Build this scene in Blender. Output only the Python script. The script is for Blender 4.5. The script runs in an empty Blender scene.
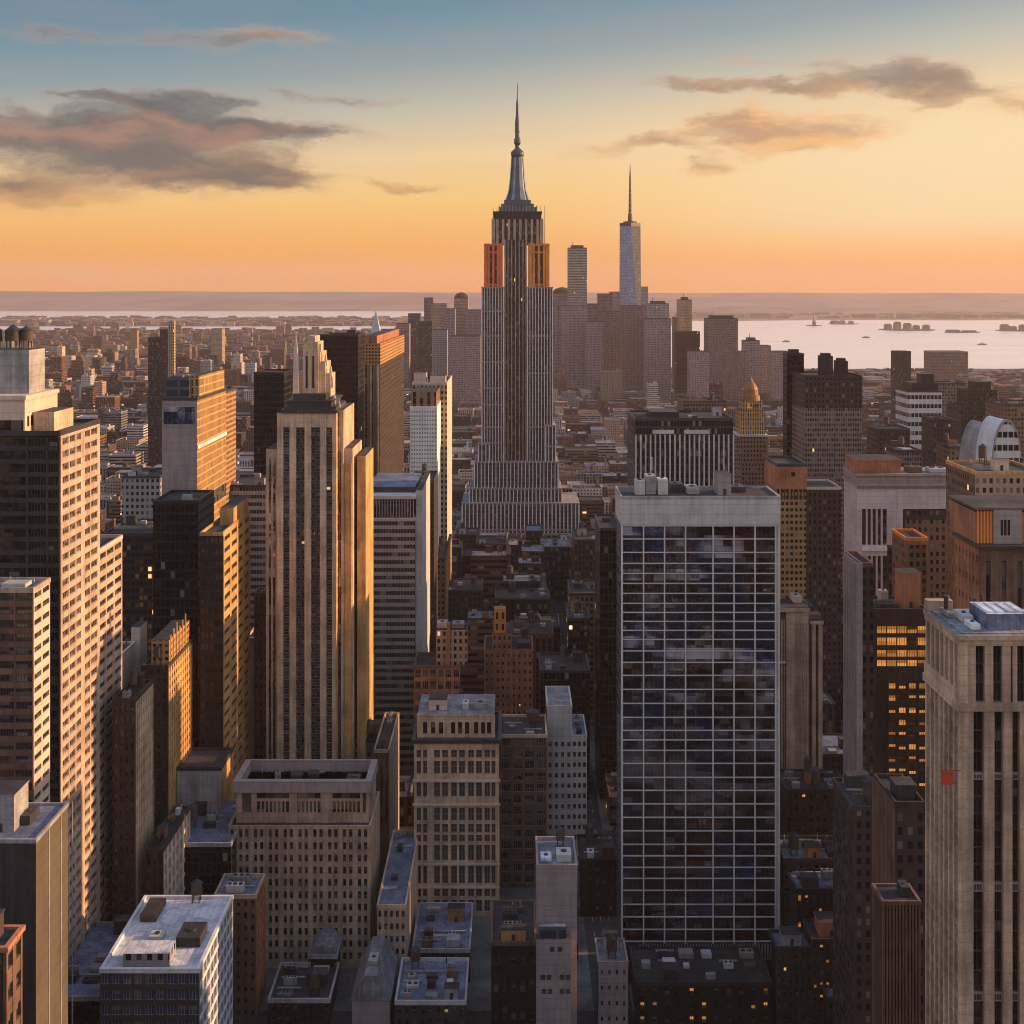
import bpy, math, random
from mathutils import Vector
from mathutils.bvhtree import BVHTree
R = math.radians
F = 1351.0          # focal length in photo pixels
EYE = 240.0         # eye height in metres
HZ = 293.0          # horizon row of the photo
scene = bpy.context.scene
col = scene.collection

# ---------------------------------------------------------------- camera
cam_data = bpy.data.cameras.new("camera")
cam = bpy.data.objects.new("camera", cam_data)
col.objects.link(cam)
cam.location = (0, 0, EYE)
cam.rotation_euler = (R(90), 0, 0)
cam_data.sensor_width = 36.0
cam_data.lens = 36.0 * F / 1024.0
cam_data.shift_y = -(512.0 - HZ) / 1024.0
cam_data.clip_start = 1.0
cam_data.clip_end = 60000.0
scene.camera = cam

# ---------------------------------------------------------------- sun
SUN_AZ, SUN_EL = R(81), R(14.5)
sd = bpy.data.lights.new("sun", 'SUN')
sd.energy = 5.0
sd.angle = R(0.5)
sd.color = (1.0, 0.59, 0.30)
so = bpy.data.objects.new("sun", sd)
col.objects.link(so)
sdir = Vector((math.sin(SUN_AZ) * math.cos(SUN_EL), math.cos(SUN_AZ) * math.cos(SUN_EL), math.sin(SUN_EL)))
so.rotation_euler = sdir.to_track_quat('Z', 'Y').to_euler()
so.location = (600, 0, 900)

scene.view_settings.view_transform = 'Standard'
scene.view_settings.look = 'None'
scene.view_settings.gamma = 1.0
scene.view_settings.exposure = 0.56
scene.view_settings.use_curve_mapping = False
scene.cycles.max_bounces = 6
scene.cycles.diffuse_bounces = 3
scene.cycles.glossy_bounces = 3
scene.cycles.volume_bounces = 1
scene.cycles.use_denoising = True
scene.cycles.filter_width = 1.05


class NT:
    """small helper for node trees"""
    def __init__(self, tree):
        self.t = tree
        tree.nodes.clear()

    def n(self, typ, **kw):
        nd = self.t.nodes.new(typ)
        for k, v in kw.items():
            setattr(nd, k, v)
        return nd

    def put(self, sock, v):
        if isinstance(v, bpy.types.NodeSocket):
            self.t.links.new(v, sock)
        elif v is not None:
            if sock.type == 'RGBA' and len(v) == 3:
                v = (*v, 1)
            sock.default_value = v

    def m(self, op, a, b=None, c=None, clamp=False):
        nd = self.n('ShaderNodeMath', operation=op)
        nd.use_clamp = clamp
        self.put(nd.inputs[0], a)
        if b is not None:
            self.put(nd.inputs[1], b)
        if c is not None:
            self.put(nd.inputs[2], c)
        return nd.outputs[0]

    def mix(self, f, a, b, blend='MIX'):
        nd = self.n('ShaderNodeMix', data_type='RGBA', blend_type=blend)
        self.put(nd.inputs[0], f)
        self.put(nd.inputs[6], a)
        self.put(nd.inputs[7], b)
        return nd.outputs[2]

    def smooth(self, v, a, b, lo=0.0, hi=1.0):
        nd = self.n('ShaderNodeMapRange', interpolation_type='SMOOTHSTEP')
        self.put(nd.inputs[0], v)
        nd.inputs[1].default_value = a
        nd.inputs[2].default_value = b
        nd.inputs[3].default_value = lo
        nd.inputs[4].default_value = hi
        return nd.outputs[0]

    def ramp(self, f, stops):
        nd = self.n('ShaderNodeValToRGB')
        e = nd.color_ramp.elements
        while len(e) < len(stops):
            e.new(0.5)
        for i, (p, c) in enumerate(stops):
            e[i].position = p
            e[i].color = (*c, 1)
        self.put(nd.inputs[0], f)
        return nd.outputs[0]

    def noise(self, vec, scale, detail=4, rough=0.5, dim='3D'):
        nd = self.n('ShaderNodeTexNoise', noise_dimensions=dim)
        if vec is not None:
            self.put(nd.inputs['Vector'], vec)
        nd.inputs['Scale'].default_value = scale
        nd.inputs['Detail'].default_value = detail
        nd.inputs['Roughness'].default_value = rough
        return nd.outputs[0]

    def vec(self, x=0.0, y=0.0, z=0.0):
        nd = self.n('ShaderNodeCombineXYZ')
        for i, v in enumerate((x, y, z)):
            self.put(nd.inputs[i], v)
        return nd.outputs[0]


def lin(r, g, b):
    return tuple(((c / 255) / 12.92 if c / 255 <= 0.04045 else ((c / 255 + 0.055) / 1.055) ** 2.4) for c in (r, g, b))


# ---------------------------------------------------------------- sky
world = bpy.data.worlds.new("World")
scene.world = world
world.use_nodes = True
w = NT(world.node_tree)
tc = w.n('ShaderNodeTexCoord').outputs['Generated']
nrm = w.n('ShaderNodeVectorMath', operation='NORMALIZE')
w.put(nrm.inputs[0], tc)
sep = w.n('ShaderNodeSeparateXYZ')
w.put(sep.inputs[0], nrm.outputs[0])
dx, dy, dz = sep.outputs
elev = w.m('ARCSINE', dz)
azim = w.m('ARCTAN2', dx, dy)
SKY = [(0.0, lin(246, 150, 44)), (0.03, lin(246, 166, 62)), (0.07, lin(244, 192, 108)), (0.105, lin(232, 198, 146)), (0.14, lin(186, 178, 158)), (0.175, lin(128, 146, 150)), (0.215, lin(86, 124, 142)), (0.30, lin(58, 106, 138)), (0.6, lin(112, 144, 182)), (1.0, lin(150, 174, 212))]
e2 = w.m('DIVIDE', elev, 1.5708)
# ramp positions above are in radians for the low sky; rescale elevation so 0..0.3 rad uses most of the ramp
# bluer to the east (left), warmer towards the sun
grad = w.ramp(w.m('ADD', elev, w.m('MULTIPLY', w.m('MULTIPLY', w.m('MINIMUM', w.m('MAXIMUM', azim, -0.8), 0.8), -0.10), w.smooth(elev, 0.02, 0.16))), SKY)
# the sky away from the sunset (behind the viewer, to the north) is pale, brightened as fill for camera-facing walls
NORTH = [(0.0, lin(238, 204, 182)), (0.12, lin(230, 206, 190)), (0.35, lin(202, 200, 208)), (0.7, lin(160, 182, 216)), (1.0, lin(150, 174, 212))]
back = w.ramp(elev, NORTH)
nish = w.n('ShaderNodeTexSky', sky_type='NISHITA')
nish.sun_disc = False
nish.sun_elevation = SUN_EL
nish.sun_rotation = SUN_AZ
nish.dust_density = 3.0
# slow uneven veil so the gradient is not perfectly smooth
veil = w.noise(w.vec(w.m('MULTIPLY', azim, 3.0), w.m('MULTIPLY', elev, 26.0), 0.0), 1.6, 3, 0.55)
grad = w.mix(w.smooth(veil, 0.35, 0.75, 0.0, 0.10), grad, lin(190, 140, 120))
# paler, creamier sky low on the sunset side
grad = w.mix(w.m('MULTIPLY', w.smooth(azim, -0.05, 0.30), w.m('MULTIPLY', w.smooth(elev, 0.015, 0.06), w.smooth(elev, 0.17, 0.10, 0.0, 0.75))), grad, lin(240, 214, 168))
# clouds: px, py, half length, half height, tilt, strength, darkness
CL = [(60, 128, 190, 26, -0.02, 1.0, 1.0), (185, 104, 85, 14, 0.03, 1.0, 1.0), (275, 132, 115, 11, 0.04, 1.05, 0.95), (110, 160, 170, 30, 0.0, 0.75, 0.75), (200, 170, 100, 20, 0.05, 1.1, 0.85), (265, 180, 45, 13, 0.05, 0.7, 0.8),
      (40, 202, 105, 16, -0.05, 0.95, 0.35), (0, 190, 60, 14, 0.0, 0.7, 0.9), (425, 187, 45, 7, 0.08, 0.85, 0.5), (392, 184, 18, 8, 0.0, 0.6, 0.5), (120, 36, 170, 10, 0.0, 0.75, 0.75), (270, 32, 60, 11, 0.0, 0.75, 0.5), (330, 96, 75, 6, 0.08, 0.75, 0.9), (95, 94, 50, 6, 0.1, 0.6, 1.0),
      (745, 124, 45, 20, 0.1, 1.15, 0.3), (815, 128, 85, 19, -0.06, 1.1, 0.1), (810, 147, 45, 10, -0.1, 0.7, 0.5), (640, 141, 80, 9, -0.16, 0.95, 0.45), (690, 146, 40, 9, 0.2, 0.7, 0.5), (716, 165, 26, 9, -0.1, 1.0, 0.35), (900, 76, 65, 18, 0.05, 1.1, 0.65), (970, 88, 55, 13, 0.08, 0.95, 0.6),
      (945, 102, 40, 9, 0.0, 0.8, 0.05), (710, 87, 100, 8, 0.03, 1.0, 0.65), (815, 84, 40, 10, 0.0, 0.8, 0.55), (770, 64, 80, 6, 0.05, 0.6, 0.55), (1010, 110, 30, 9, -0.1, 0.8, 0.1), (1010, 237, 50, 3, 0.0, 0.5, 0.4), (110, 276, 140, 6, 0.0, 0.5, 0.25)]
wx = w.m('MULTIPLY', w.m('SUBTRACT', w.noise(w.vec(w.m('MULTIPLY', azim, 9.0), w.m('MULTIPLY', elev, 22.0), 3.0), 2.2, 6, 0.62), 0.5), 0.085)
wy = w.m('MULTIPLY', w.m('SUBTRACT', w.noise(w.vec(w.m('MULTIPLY', azim, 9.0), w.m('MULTIPLY', elev, 22.0), 9.0), 2.2, 6, 0.62), 0.5), 0.030)
az2, el2 = w.m('ADD', azim, wx), w.m('ADD', elev, wy)
dens = dark = None
for (px, py, rx, ry, tilt, st, dk) in CL:
    a0 = math.atan2(px - 512, F)
    e0 = math.atan2(HZ - py, math.hypot(px - 512, F))
    ddx, ddy = w.m('SUBTRACT', az2, a0), w.m('SUBTRACT', el2, e0)
    ca, sa = math.cos(-tilt), math.sin(-tilt)
    uu = w.m('DIVIDE', w.m('ADD', w.m('MULTIPLY', ddx, ca), w.m('MULTIPLY', ddy, sa)), rx / F)
    vv = w.m('DIVIDE', w.m('SUBTRACT', w.m('MULTIPLY', ddy, ca), w.m('MULTIPLY', ddx, sa)), ry / F)
    # flatter underside than top
    r2 = w.m('ADD', w.m('MULTIPLY', uu, uu), w.m('MULTIPLY', vv, vv))
    g = w.m('MULTIPLY', w.m('EXPONENT', w.m('MULTIPLY', r2, -1.1)), st)
    gd = w.m('MULTIPLY', g, dk)
    dens = g if dens is None else w.m('ADD', dens, g)
    dark = gd if dark is None else w.m('ADD', dark, gd)
fine = w.noise(w.vec(w.m('MULTIPLY', az2, 26.0), w.m('MULTIPLY', el2, 85.0), 0.0), 1.0, 9, 0.66)
big = w.noise(w.vec(w.m('MULTIPLY', az2, 9.0), w.m('MULTIPLY', el2, 40.0), 5.0), 1.0, 5, 0.55)
tex = w.m('ADD', w.m('MULTIPLY', fine, 0.7), w.m('MULTIPLY', big, 0.6))
cd = w.m('ADD', w.m('MULTIPLY', dens, 0.9), w.m('MULTIPLY', w.m('SUBTRACT', tex, 0.66), 1.7))
cd = w.m('MULTIPLY', cd, w.smooth(dens, 0.05, 0.4))
cover = w.smooth(cd, 0.0, 1.25)
dk = w.m('DIVIDE', dark, w.m('MAXIMUM', dens, 0.05))
core_dark = w.mix(w.smooth(big, 0.45, 0.70), lin(62, 60, 66), lin(146, 100, 80))
core_lit = w.mix(w.smooth(big, 0.38, 0.60), lin(180, 132, 92), lin(238, 172, 96))
core = w.mix(w.smooth(dk, 0.3, 0.85), core_lit, core_dark)
rim = w.mix(w.smooth(dk, 0.3, 0.9), lin(232, 176, 114), lin(172, 134, 112))
ccol = w.mix(w.smooth(cd, 0.30, 0.80), rim, core)
skyc = w.mix(w.m('MULTIPLY', cover, 0.94), grad, ccol)
skyc = w.mix(w.smooth(dy, 0.35, -0.45), skyc, back)
bg1 = w.n('ShaderNodeBackground')
w.put(bg1.inputs[0], skyc)
bg1.inputs[1].default_value = 0.685
bg2 = w.n('ShaderNodeBackground')
w.put(bg2.inputs[0], nish.outputs[0])
bg2.inputs[1].default_value = 0.02
ad = w.n('ShaderNodeAddShader')
w.put(ad.inputs[0], bg1.outputs[0])
w.put(ad.inputs[1], bg2.outputs[0])
wo = w.n('ShaderNodeOutputWorld')
w.put(wo.inputs[0], ad.outputs[0])

# ---------------------------------------------------------------- materials
def newmat(name):
    m = bpy.data.materials.new(name)
    m.use_nodes = True
    return m, NT(m.node_tree)


def finish(k, colr, rough=0.8, metal=0.0, spec=0.5, normal=None, emit=None, estr=None):
    p = k.n('ShaderNodeBsdfPrincipled')
    k.put(p.inputs['Base Color'], colr)
    k.put(p.inputs['Roughness'], rough)
    k.put(p.inputs['Metallic'], metal)
    k.put(p.inputs['Specular IOR Level'], spec)
    if normal is not None:
        k.put(p.inputs['Normal'], normal)
    if emit is not None:
        k.put(p.inputs['Emission Color'], emit)
        k.put(p.inputs['Emission Strength'], estr)
    o = k.n('ShaderNodeOutputMaterial')
    k.put(o.inputs[0], p.outputs[0])
    return p


def stone(name, c, rough=0.85, var=0.25, joint=0.0, metal=0.0, seams=0.0):
    """masonry, concrete, metal: blotches, rain streaks, a fine relief"""
    m, k = newmat(name)
    co = k.n('ShaderNodeTexCoord').outputs['Object']
    s = k.n('ShaderNodeSeparateXYZ')
    k.put(s.inputs[0], co)
    blot = k.noise(co, 0.09, 5, 0.6)
    strk = k.noise(k.vec(k.m('MULTIPLY', s.outputs[0], 0.9), k.m('MULTIPLY', s.outputs[1], 0.9), k.m('MULTIPLY', s.outputs[2], 0.05)), 1.0, 4, 0.6)
    grain = k.noise(co, 2.5, 3, 0.6)
    f = k.m('ADD', k.m('MULTIPLY', blot, 0.55), k.m('ADD', k.m('MULTIPLY', strk, 0.38), k.m('MULTIPLY', grain, 0.2)))
    lo = tuple(x * max(1 - var * 2.0, 0.2) for x in c)
    hi = tuple(min(x * (1 + var), 0.9) for x in c)
    cc = k.mix(k.smooth(f, 0.40, 0.70), lo, hi)
    # courses of blocks or panels, each a little different
    gx = k.m('FLOOR', k.m('DIVIDE', k.m('ADD', s.outputs[0], s.outputs[1]), 1.7))
    gz = k.m('FLOOR', k.m('DIVIDE', s.outputs[2], 0.9))
    wnb = k.n('ShaderNodeTexWhiteNoise', noise_dimensions='3D')
    k.put(wnb.inputs['Vector'], k.vec(gx, gz, 0.0))
    cc = k.mix(k.m('MULTIPLY', wnb.outputs['Value'], min(0.6, var)), cc, tuple(x * 0.5 for x in c))
    h = grain
    if seams:
        # roofing felt: lapped strips, patched repairs, ponding stains
        sm = k.m('LESS_THAN', k.m('FRACT', k.m('DIVIDE', s.outputs[0], seams)), 0.10)
        cc = k.mix(k.m('MULTIPLY', sm, 0.55), cc, tuple(x * 0.35 for x in c))
        pa = k.n('ShaderNodeTexVoronoi')
        k.put(pa.inputs['Vector'], co)
        pa.inputs['Scale'].default_value = 0.23
        cc = k.mix(k.m('MULTIPLY', k.m('GREATER_THAN', k.n('ShaderNodeSeparateXYZ').outputs[0] if False else pa.outputs['Distance'], 0.62), 0.5), cc, tuple(x * 0.45 for x in c))
        cc = k.mix(k.smooth(k.noise(co, 0.16, 4, 0.6), 0.52, 0.66, 0.0, 0.6), cc, tuple(x * 0.4 for x in c))
    if joint:
        zz = k.m('FRACT', k.m('DIVIDE', s.outputs[2], joint))
        ln = k.m('LESS_THAN', zz, 0.09)
        cc = k.mix(k.m('MULTIPLY', ln, 0.35), cc, tuple(x * 0.4 for x in c))
    b = k.n('ShaderNodeBump')
    b.inputs['Strength'].default_value = 0.25
    b.inputs['Distance'].default_value = 0.2
    k.put(b.inputs['Height'], h)
    finish(k, cc, rough, metal, 0.35, b.outputs[0])
    return m


def pane(name, dark=(0.012, 0.014, 0.018), blind=(0.20, 0.17, 0.14), pb=0.22, lit=0.0, rough=0.08, lines=0.0, wave=0.25, tilt=0.02, litcol=(1.0, 0.55, 0.18), estr=1.2, spec=0.7, metal=0.0, refl_paint=None):
    """window glass: every pane (object, and cell of a merged mesh) has its own tint, tilt and blinds"""
    m, k = newmat(name)
    oi = k.n('ShaderNodeObjectInfo').outputs['Random']
    uv = k.n('ShaderNodeUVMap').outputs[0]
    s = k.n('ShaderNodeSeparateXYZ')
    k.put(s.inputs[0], uv)
    geo = k.n('ShaderNodeNewGeometry')
    wn = k.n('ShaderNodeTexWhiteNoise', noise_dimensions='3D')
    k.put(wn.inputs['Vector'], k.vec(k.m('FLOOR', k.m('DIVIDE', s.outputs[0], 3.1)), k.m('FLOOR', k.m('DIVIDE', s.outputs[1], 3.9)), k.m('MULTIPLY', k.m('ADD', oi, geo.outputs['Random Per Island']), 91.0)))
    r = wn.outputs['Value']
    isb = k.smooth(r, 1 - pb - 0.02, 1 - pb + 0.02) if pb > 0 else 0.0
    cc = k.mix(k.m('MULTIPLY', isb, k.m('MULTIPLY', r, 0.9)) if pb > 0 else 0.0, dark, blind)
    r2 = k.m('FRACT', k.m('MULTIPLY', r, 57.31))
    if pb > 0.1:
        drawn = k.m('MULTIPLY', k.m('GREATER_THAN', s.outputs[1], k.m('SUBTRACT', k.m('MULTIPLY', r2, 4.5), 1.2)), k.m('GREATER_THAN', k.m('FRACT', k.m('MULTIPLY', r, 311.7)), 0.35))
        cc = k.mix(k.m('MULTIPLY', drawn, 0.55), cc, blind)
    cc = k.mix(k.m('MULTIPLY', r2, 0.5), cc, tuple(x * 2.2 + 0.004 for x in dark))
    if lines:
        ff = k.m('FRACT', k.m('DIVIDE', s.outputs[0], lines))
        cc = k.mix(k.m('MULTIPLY', k.m('LESS_THAN', ff, 0.16), 0.75), cc, (0.34, 0.32, 0.32))
    if refl_paint:
        # painted reflections: blue and maroon patches, pale runs along floors, stronger high up
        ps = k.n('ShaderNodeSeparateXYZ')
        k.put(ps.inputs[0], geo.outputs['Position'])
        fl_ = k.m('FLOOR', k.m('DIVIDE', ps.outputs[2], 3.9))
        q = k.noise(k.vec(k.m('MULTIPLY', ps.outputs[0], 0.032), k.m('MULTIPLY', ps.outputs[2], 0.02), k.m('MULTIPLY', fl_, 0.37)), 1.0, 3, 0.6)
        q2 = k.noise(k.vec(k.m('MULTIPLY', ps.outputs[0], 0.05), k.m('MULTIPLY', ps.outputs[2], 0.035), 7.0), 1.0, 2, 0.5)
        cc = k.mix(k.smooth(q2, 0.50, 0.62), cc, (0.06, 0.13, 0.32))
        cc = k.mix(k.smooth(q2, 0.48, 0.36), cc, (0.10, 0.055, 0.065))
        pm = k.m('MULTIPLY', k.smooth(k.m('ADD', q, k.m('MULTIPLY', k.m('SUBTRACT', r2, 0.5), 0.10)), 0.46, 0.68), k.m('MULTIPLY', k.smooth(ps.outputs[2], 60, 125, 0.22, 1.0), refl_paint))
        cc = k.mix(pm, cc, blind)  # paints the pale reflections with the blind colour
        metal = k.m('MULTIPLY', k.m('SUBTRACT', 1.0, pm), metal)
    tn = k.n('ShaderNodeVectorMath', operation='SUBTRACT')
    k.put(tn.inputs[0], wn.outputs['Color'])
    tn.inputs[1].default_value = (0.5, 0.5, 0.5)
    ts = k.n('ShaderNodeVectorMath', operation='SCALE')
    k.put(ts.inputs[0], tn.outputs[0])
    ts.inputs['Scale'].default_value = tilt
    ta = k.n('ShaderNodeVectorMath', operation='ADD')
    k.put(ta.inputs[0], geo.outputs['Normal'])
    k.put(ta.inputs[1], ts.outputs[0])
    tz = k.n('ShaderNodeVectorMath', operation='NORMALIZE')
    k.put(tz.inputs[0], ta.outputs[0])
    b = k.n('ShaderNodeBump')
    b.inputs['Strength'].default_value = wave
    b.inputs['Distance'].default_value = 0.25
    k.put(b.inputs['Height'], k.noise(k.n('ShaderNodeTexCoord').outputs['Object'], 0.22, 2, 0.4))
    k.put(b.inputs['Normal'], tz.outputs[0])
    if lit > 0:
        on = k.m('GREATER_THAN', k.m('FRACT', k.m('MULTIPLY', r, 913.7)), 1 - lit)
        st = k.m('MULTIPLY', on, k.m('MULTIPLY', k.m('ADD', r2, 0.25), estr))
        finish(k, cc, rough, metal, spec, b.outputs[0], litcol, st)
    else:
        finish(k, cc, rough, metal, spec, b.outputs[0])
    return m


def facade(name, wall, glass=(0.012, 0.013, 0.016), cw=3.0, ch=3.6, ww=0.55, wh=0.55, lit=0.012, attr=False, roof=(0.10, 0.095, 0.095), blind=(0.22, 0.19, 0.16), pb=0.25, bump=0.5, grough=0.12, sub=0):
    """a whole wall of windows for buildings whose panes are a pixel or two: cells in metres along the wall (UV) and up it"""
    m, k = newmat(name)
    uv = k.n('ShaderNodeUVMap').outputs[0]
    s = k.n('ShaderNodeSeparateXYZ')
    k.put(s.inputs[0], uv)
    cu, cv = k.m('DIVIDE', s.outputs[0], cw), k.m('DIVIDE', s.outputs[1], ch)
    fu, fv = k.m('FRACT', cu), k.m('FRACT', cv)
    mu = k.m('LESS_THAN', k.m('ABSOLUTE', k.m('SUBTRACT', fu, 0.5)), ww / 2) if ww < 1 else 1.0
    mv = k.m('LESS_THAN', k.m('ABSOLUTE', k.m('SUBTRACT', fv, 0.5)), wh / 2) if wh < 1 else 1.0
    geo = k.n('ShaderNodeNewGeometry')
    gn = k.n('ShaderNodeSeparateXYZ')
    k.put(gn.inputs[0], geo.outputs['True Normal'])
    top = k.m('GREATER_THAN', gn.outputs[2], 0.5)
    win = k.m('MULTIPLY', k.m('MULTIPLY', mu, mv), k.m('SUBTRACT', 1.0, top))
    wn = k.n('ShaderNodeTexWhiteNoise', noise_dimensions='3D')
    k.put(wn.inputs['Vector'], k.vec(k.m('FLOOR', cu), k.m('FLOOR', cv), k.m('MULTIPLY', geo.outputs['Random Per Island'], 77.0)))
    r = wn.outputs['Value']
    r2 = k.m('FRACT', k.m('MULTIPLY', r, 57.31))
    gl = k.mix(k.m('MULTIPLY', k.m('GREATER_THAN', r, 1 - pb), r2), glass, blind)
    if sub:
        fs = k.m('FRACT', k.m('DIVIDE', s.outputs[0], sub))
        gl = k.mix(k.m('MULTIPLY', k.m('LESS_THAN', fs, 0.22), 0.55), gl, wall)
    co = k.n('ShaderNodeTexCoord').outputs['Object']
    so_ = k.n('ShaderNodeSeparateXYZ')
    k.put(so_.inputs[0], co)
    blot = k.noise(co, 0.06, 4, 0.6)
    strk = k.noise(k.vec(k.m('MULTIPLY', so_.outputs[0], 0.7), k.m('MULTIPLY', so_.outputs[1], 0.7), k.m('MULTIPLY', so_.outputs[2], 0.04)), 1.0, 3, 0.6)
    f = k.smooth(k.m('ADD', k.m('MULTIPLY', blot, 0.5), k.m('MULTIPLY', strk, 0.5)), 0.32, 0.68)
    if attr:
        base = k.n('ShaderNodeAttribute', attribute_name='tint').outputs['Color']
        rf = k.mix(0.35, base, (0.13, 0.125, 0.13))
    else:
        base, rf = wall, roof
    wc = k.mix(f, k.mix(0.32, base, (0.02, 0.018, 0.016)), base)
    rc = k.mix(k.smooth(k.noise(co, 0.25, 5, 0.65), 0.35, 0.7), k.mix(0.45, rf, (0.03, 0.03, 0.032)), rf)
    cc = k.mix(win, wc, gl)
    cc = k.mix(top, cc, rc)
    ro = k.m('SUBTRACT', 0.85, k.m('MULTIPLY', win, 0.85 - grough))
    b = k.n('ShaderNodeBump')
    b.inputs['Strength'].default_value = bump
    b.inputs['Distance'].default_value = 0.4
    b.invert = True
    k.put(b.inputs['Height'], win)
    if lit > 0:
        on = k.m('GREATER_THAN', k.m('FRACT', k.m('MULTIPLY', r, 913.7)), 1 - lit)
        st = k.m('MULTIPLY', k.m('MULTIPLY', on, win), k.m('ADD', k.m('MULTIPLY', r2, 1.3), 0.2))
        finish(k, cc, ro, 0.0, 0.25, b.outputs[0], (1.0, 0.56, 0.2), st)
    else:
        finish(k, cc, ro, 0.0, 0.25, b.outputs[0])
    return m


M = {}
M['tan'] = stone('tan_stone', (0.58, 0.42, 0.28), joint=1.9)
M['tan2'] = stone('buff_stone', (0.47, 0.34, 0.24), joint=1.9)
M['cream'] = stone('cream_wall', (0.64, 0.49, 0.39), var=0.12, joint=3.4)
M['peach'] = stone('peach_stone', (0.50, 0.36, 0.27), var=0.22, joint=3.85)
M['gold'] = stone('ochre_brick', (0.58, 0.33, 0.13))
M['grey'] = stone('grey_concrete', (0.34, 0.325, 0.315), joint=3.4)
M['pale'] = stone('pale_concrete', (0.52, 0.50, 0.48), var=0.12, joint=3.4)
M['white'] = stone('white_paint', (0.72, 0.70, 0.68), var=0.12)
M['pinkgrey'] = stone('pinkish_render', (0.33, 0.27, 0.26), var=0.14, joint=3.4)
M['brown'] = stone('brown_brick', (0.17, 0.10, 0.066))
M['olive'] = stone('olive_render', (0.11, 0.09, 0.06), var=0.12, joint=3.4)
M['dkbrown'] = stone('dark_brown_brick', (0.055, 0.037, 0.029))
M['brick'] = stone('orange_brick', (0.40, 0.17, 0.085))
M['floodlit_red'] = stone('floodlit_red_stone', (0.78, 0.17, 0.06), var=0.15)  # red floodlight of the left shoulder, put into the stone colour
M['amber'] = stone('amber_stone', (0.85, 0.27, 0.05), var=0.15)  # on the right shoulder this colour carries painted floodlight
M['black'] = stone('black_cladding', (0.018, 0.017, 0.018), rough=0.45)
M['dark'] = stone('dark_metal', (0.045, 0.043, 0.045), rough=0.5)
M['steel'] = stone('spire_steel', (0.10, 0.11, 0.14), rough=0.4, metal=0.4)
M['silver'] = stone('spire_silver', (0.24, 0.27, 0.34), rough=0.35, metal=0.5)
M['tar'] = stone('roof_tar', (0.055, 0.053, 0.056), rough=0.9, var=0.4, seams=1.1)
M['roofgrey'] = stone('roof_gravel', (0.26, 0.26, 0.275), rough=0.9, var=0.35, seams=1.6)
M['roofblue'] = stone('blue_grey_membrane', (0.17, 0.20, 0.28), rough=0.8, var=0.3, seams=1.3)
M['roofwhite'] = stone('white_membrane', (0.66, 0.68, 0.74), rough=0.7, var=0.14, seams=1.9)
M['copper'] = stone('gilded_roof', (0.30, 0.14, 0.05), rough=0.5, metal=0.2)
M['wood'] = stone('tank_wood', (0.10, 0.07, 0.05))
M['red'] = stone('red_panel', (0.45, 0.06, 0.03))
M['glass'] = pane('window_glass')
M['glasslit'] = pane('window_glass_some_lit', lit=0.008, estr=0.6)
M['glassblack'] = pane('black_window_glass', pb=0.04, dark=(0.008, 0.008, 0.010))
M['glasstower'] = pane('tower_glass', dark=(0.07, 0.075, 0.10), pb=0.10, blind=(0.54, 0.52, 0.56), rough=0.035, wave=0.8, tilt=0.06, refl_paint=0.85, lines=1.55, spec=1.0, metal=0.9)  # pale and coloured reflections are painted into these panes
M['glassblue'] = pane('blue_glass', dark=(0.03, 0.05, 0.12), pb=0.1, rough=0.06, spec=0.9)
M['litband'] = pane('amber_lit_glass', dark=(0.06, 0.03, 0.012), blind=(0.25, 0.12, 0.04), pb=0.4, lit=0.5, estr=0.42, litcol=(1.0, 0.40, 0.10))
M['litfull'] = pane('amber_lit_floor', dark=(0.06, 0.03, 0.012), blind=(0.25, 0.12, 0.04), pb=0.4, lit=0.93, estr=0.42, litcol=(1.0, 0.40, 0.09))
M['litfew'] = pane('dim_glass_few_lit', lit=0.13, estr=0.35, litcol=(1.0, 0.42, 0.12))
M['frame'] = stone('window_frame', (0.30, 0.28, 0.26), var=0.1)
M['framedark'] = stone('dark_window_frame', (0.06, 0.055, 0.05), var=0.1)
M['framewhite'] = stone('white_mullion', (0.62, 0.61, 0.60), var=0.08)
# whole-wall facades
M['f_dk'] = facade('f_dark_glass', (0.05, 0.045, 0.042), cw=1.6, ch=3.8, ww=0.8, wh=0.7, lit=0.002)
M['f_black'] = facade('f_black_glass', (0.016, 0.015, 0.016), glass=(0.006, 0.006, 0.008), cw=2.0, ch=3.9, ww=0.8, wh=0.75, lit=0.002, pb=0.03, roof=(0.03, 0.03, 0.03))
M['f_greyband'] = facade('f_grey_bands', (0.40, 0.37, 0.34), cw=3.0, ch=3.9, ww=1.0, wh=0.5, sub=1.5, lit=0.006)
M['f_whitegrid'] = facade('f_white_grid', (0.75, 0.72, 0.68), cw=1.6, ch=2.6, ww=0.4, wh=0.35, lit=0.0)
M['f_whiteband'] = facade('f_white_bands', (0.66, 0.64, 0.62), cw=3.0, ch=7.0, ww=1.0, wh=0.45, lit=0.0, sub=3)
M['f_brownrib'] = facade('f_brown_ribs', (0.34, 0.19, 0.10), cw=4.4, ch=3.9, ww=0.45, wh=0.9, lit=0.004)
M['f_brown'] = facade('f_brown_windows', (0.22, 0.13, 0.085), cw=2.6, ch=3.6, ww=0.5, wh=0.55, lit=0.006)
M['f_dkbrown'] = facade('f_dark_brown_windows', (0.06, 0.041, 0.033), cw=2.6, ch=3.6, ww=0.5, wh=0.55, lit=0.002)
M['f_tan'] = facade('f_tan_windows', (0.46, 0.33, 0.22), cw=2.6, ch=3.6, ww=0.5, wh=0.55, lit=0.004)
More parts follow.
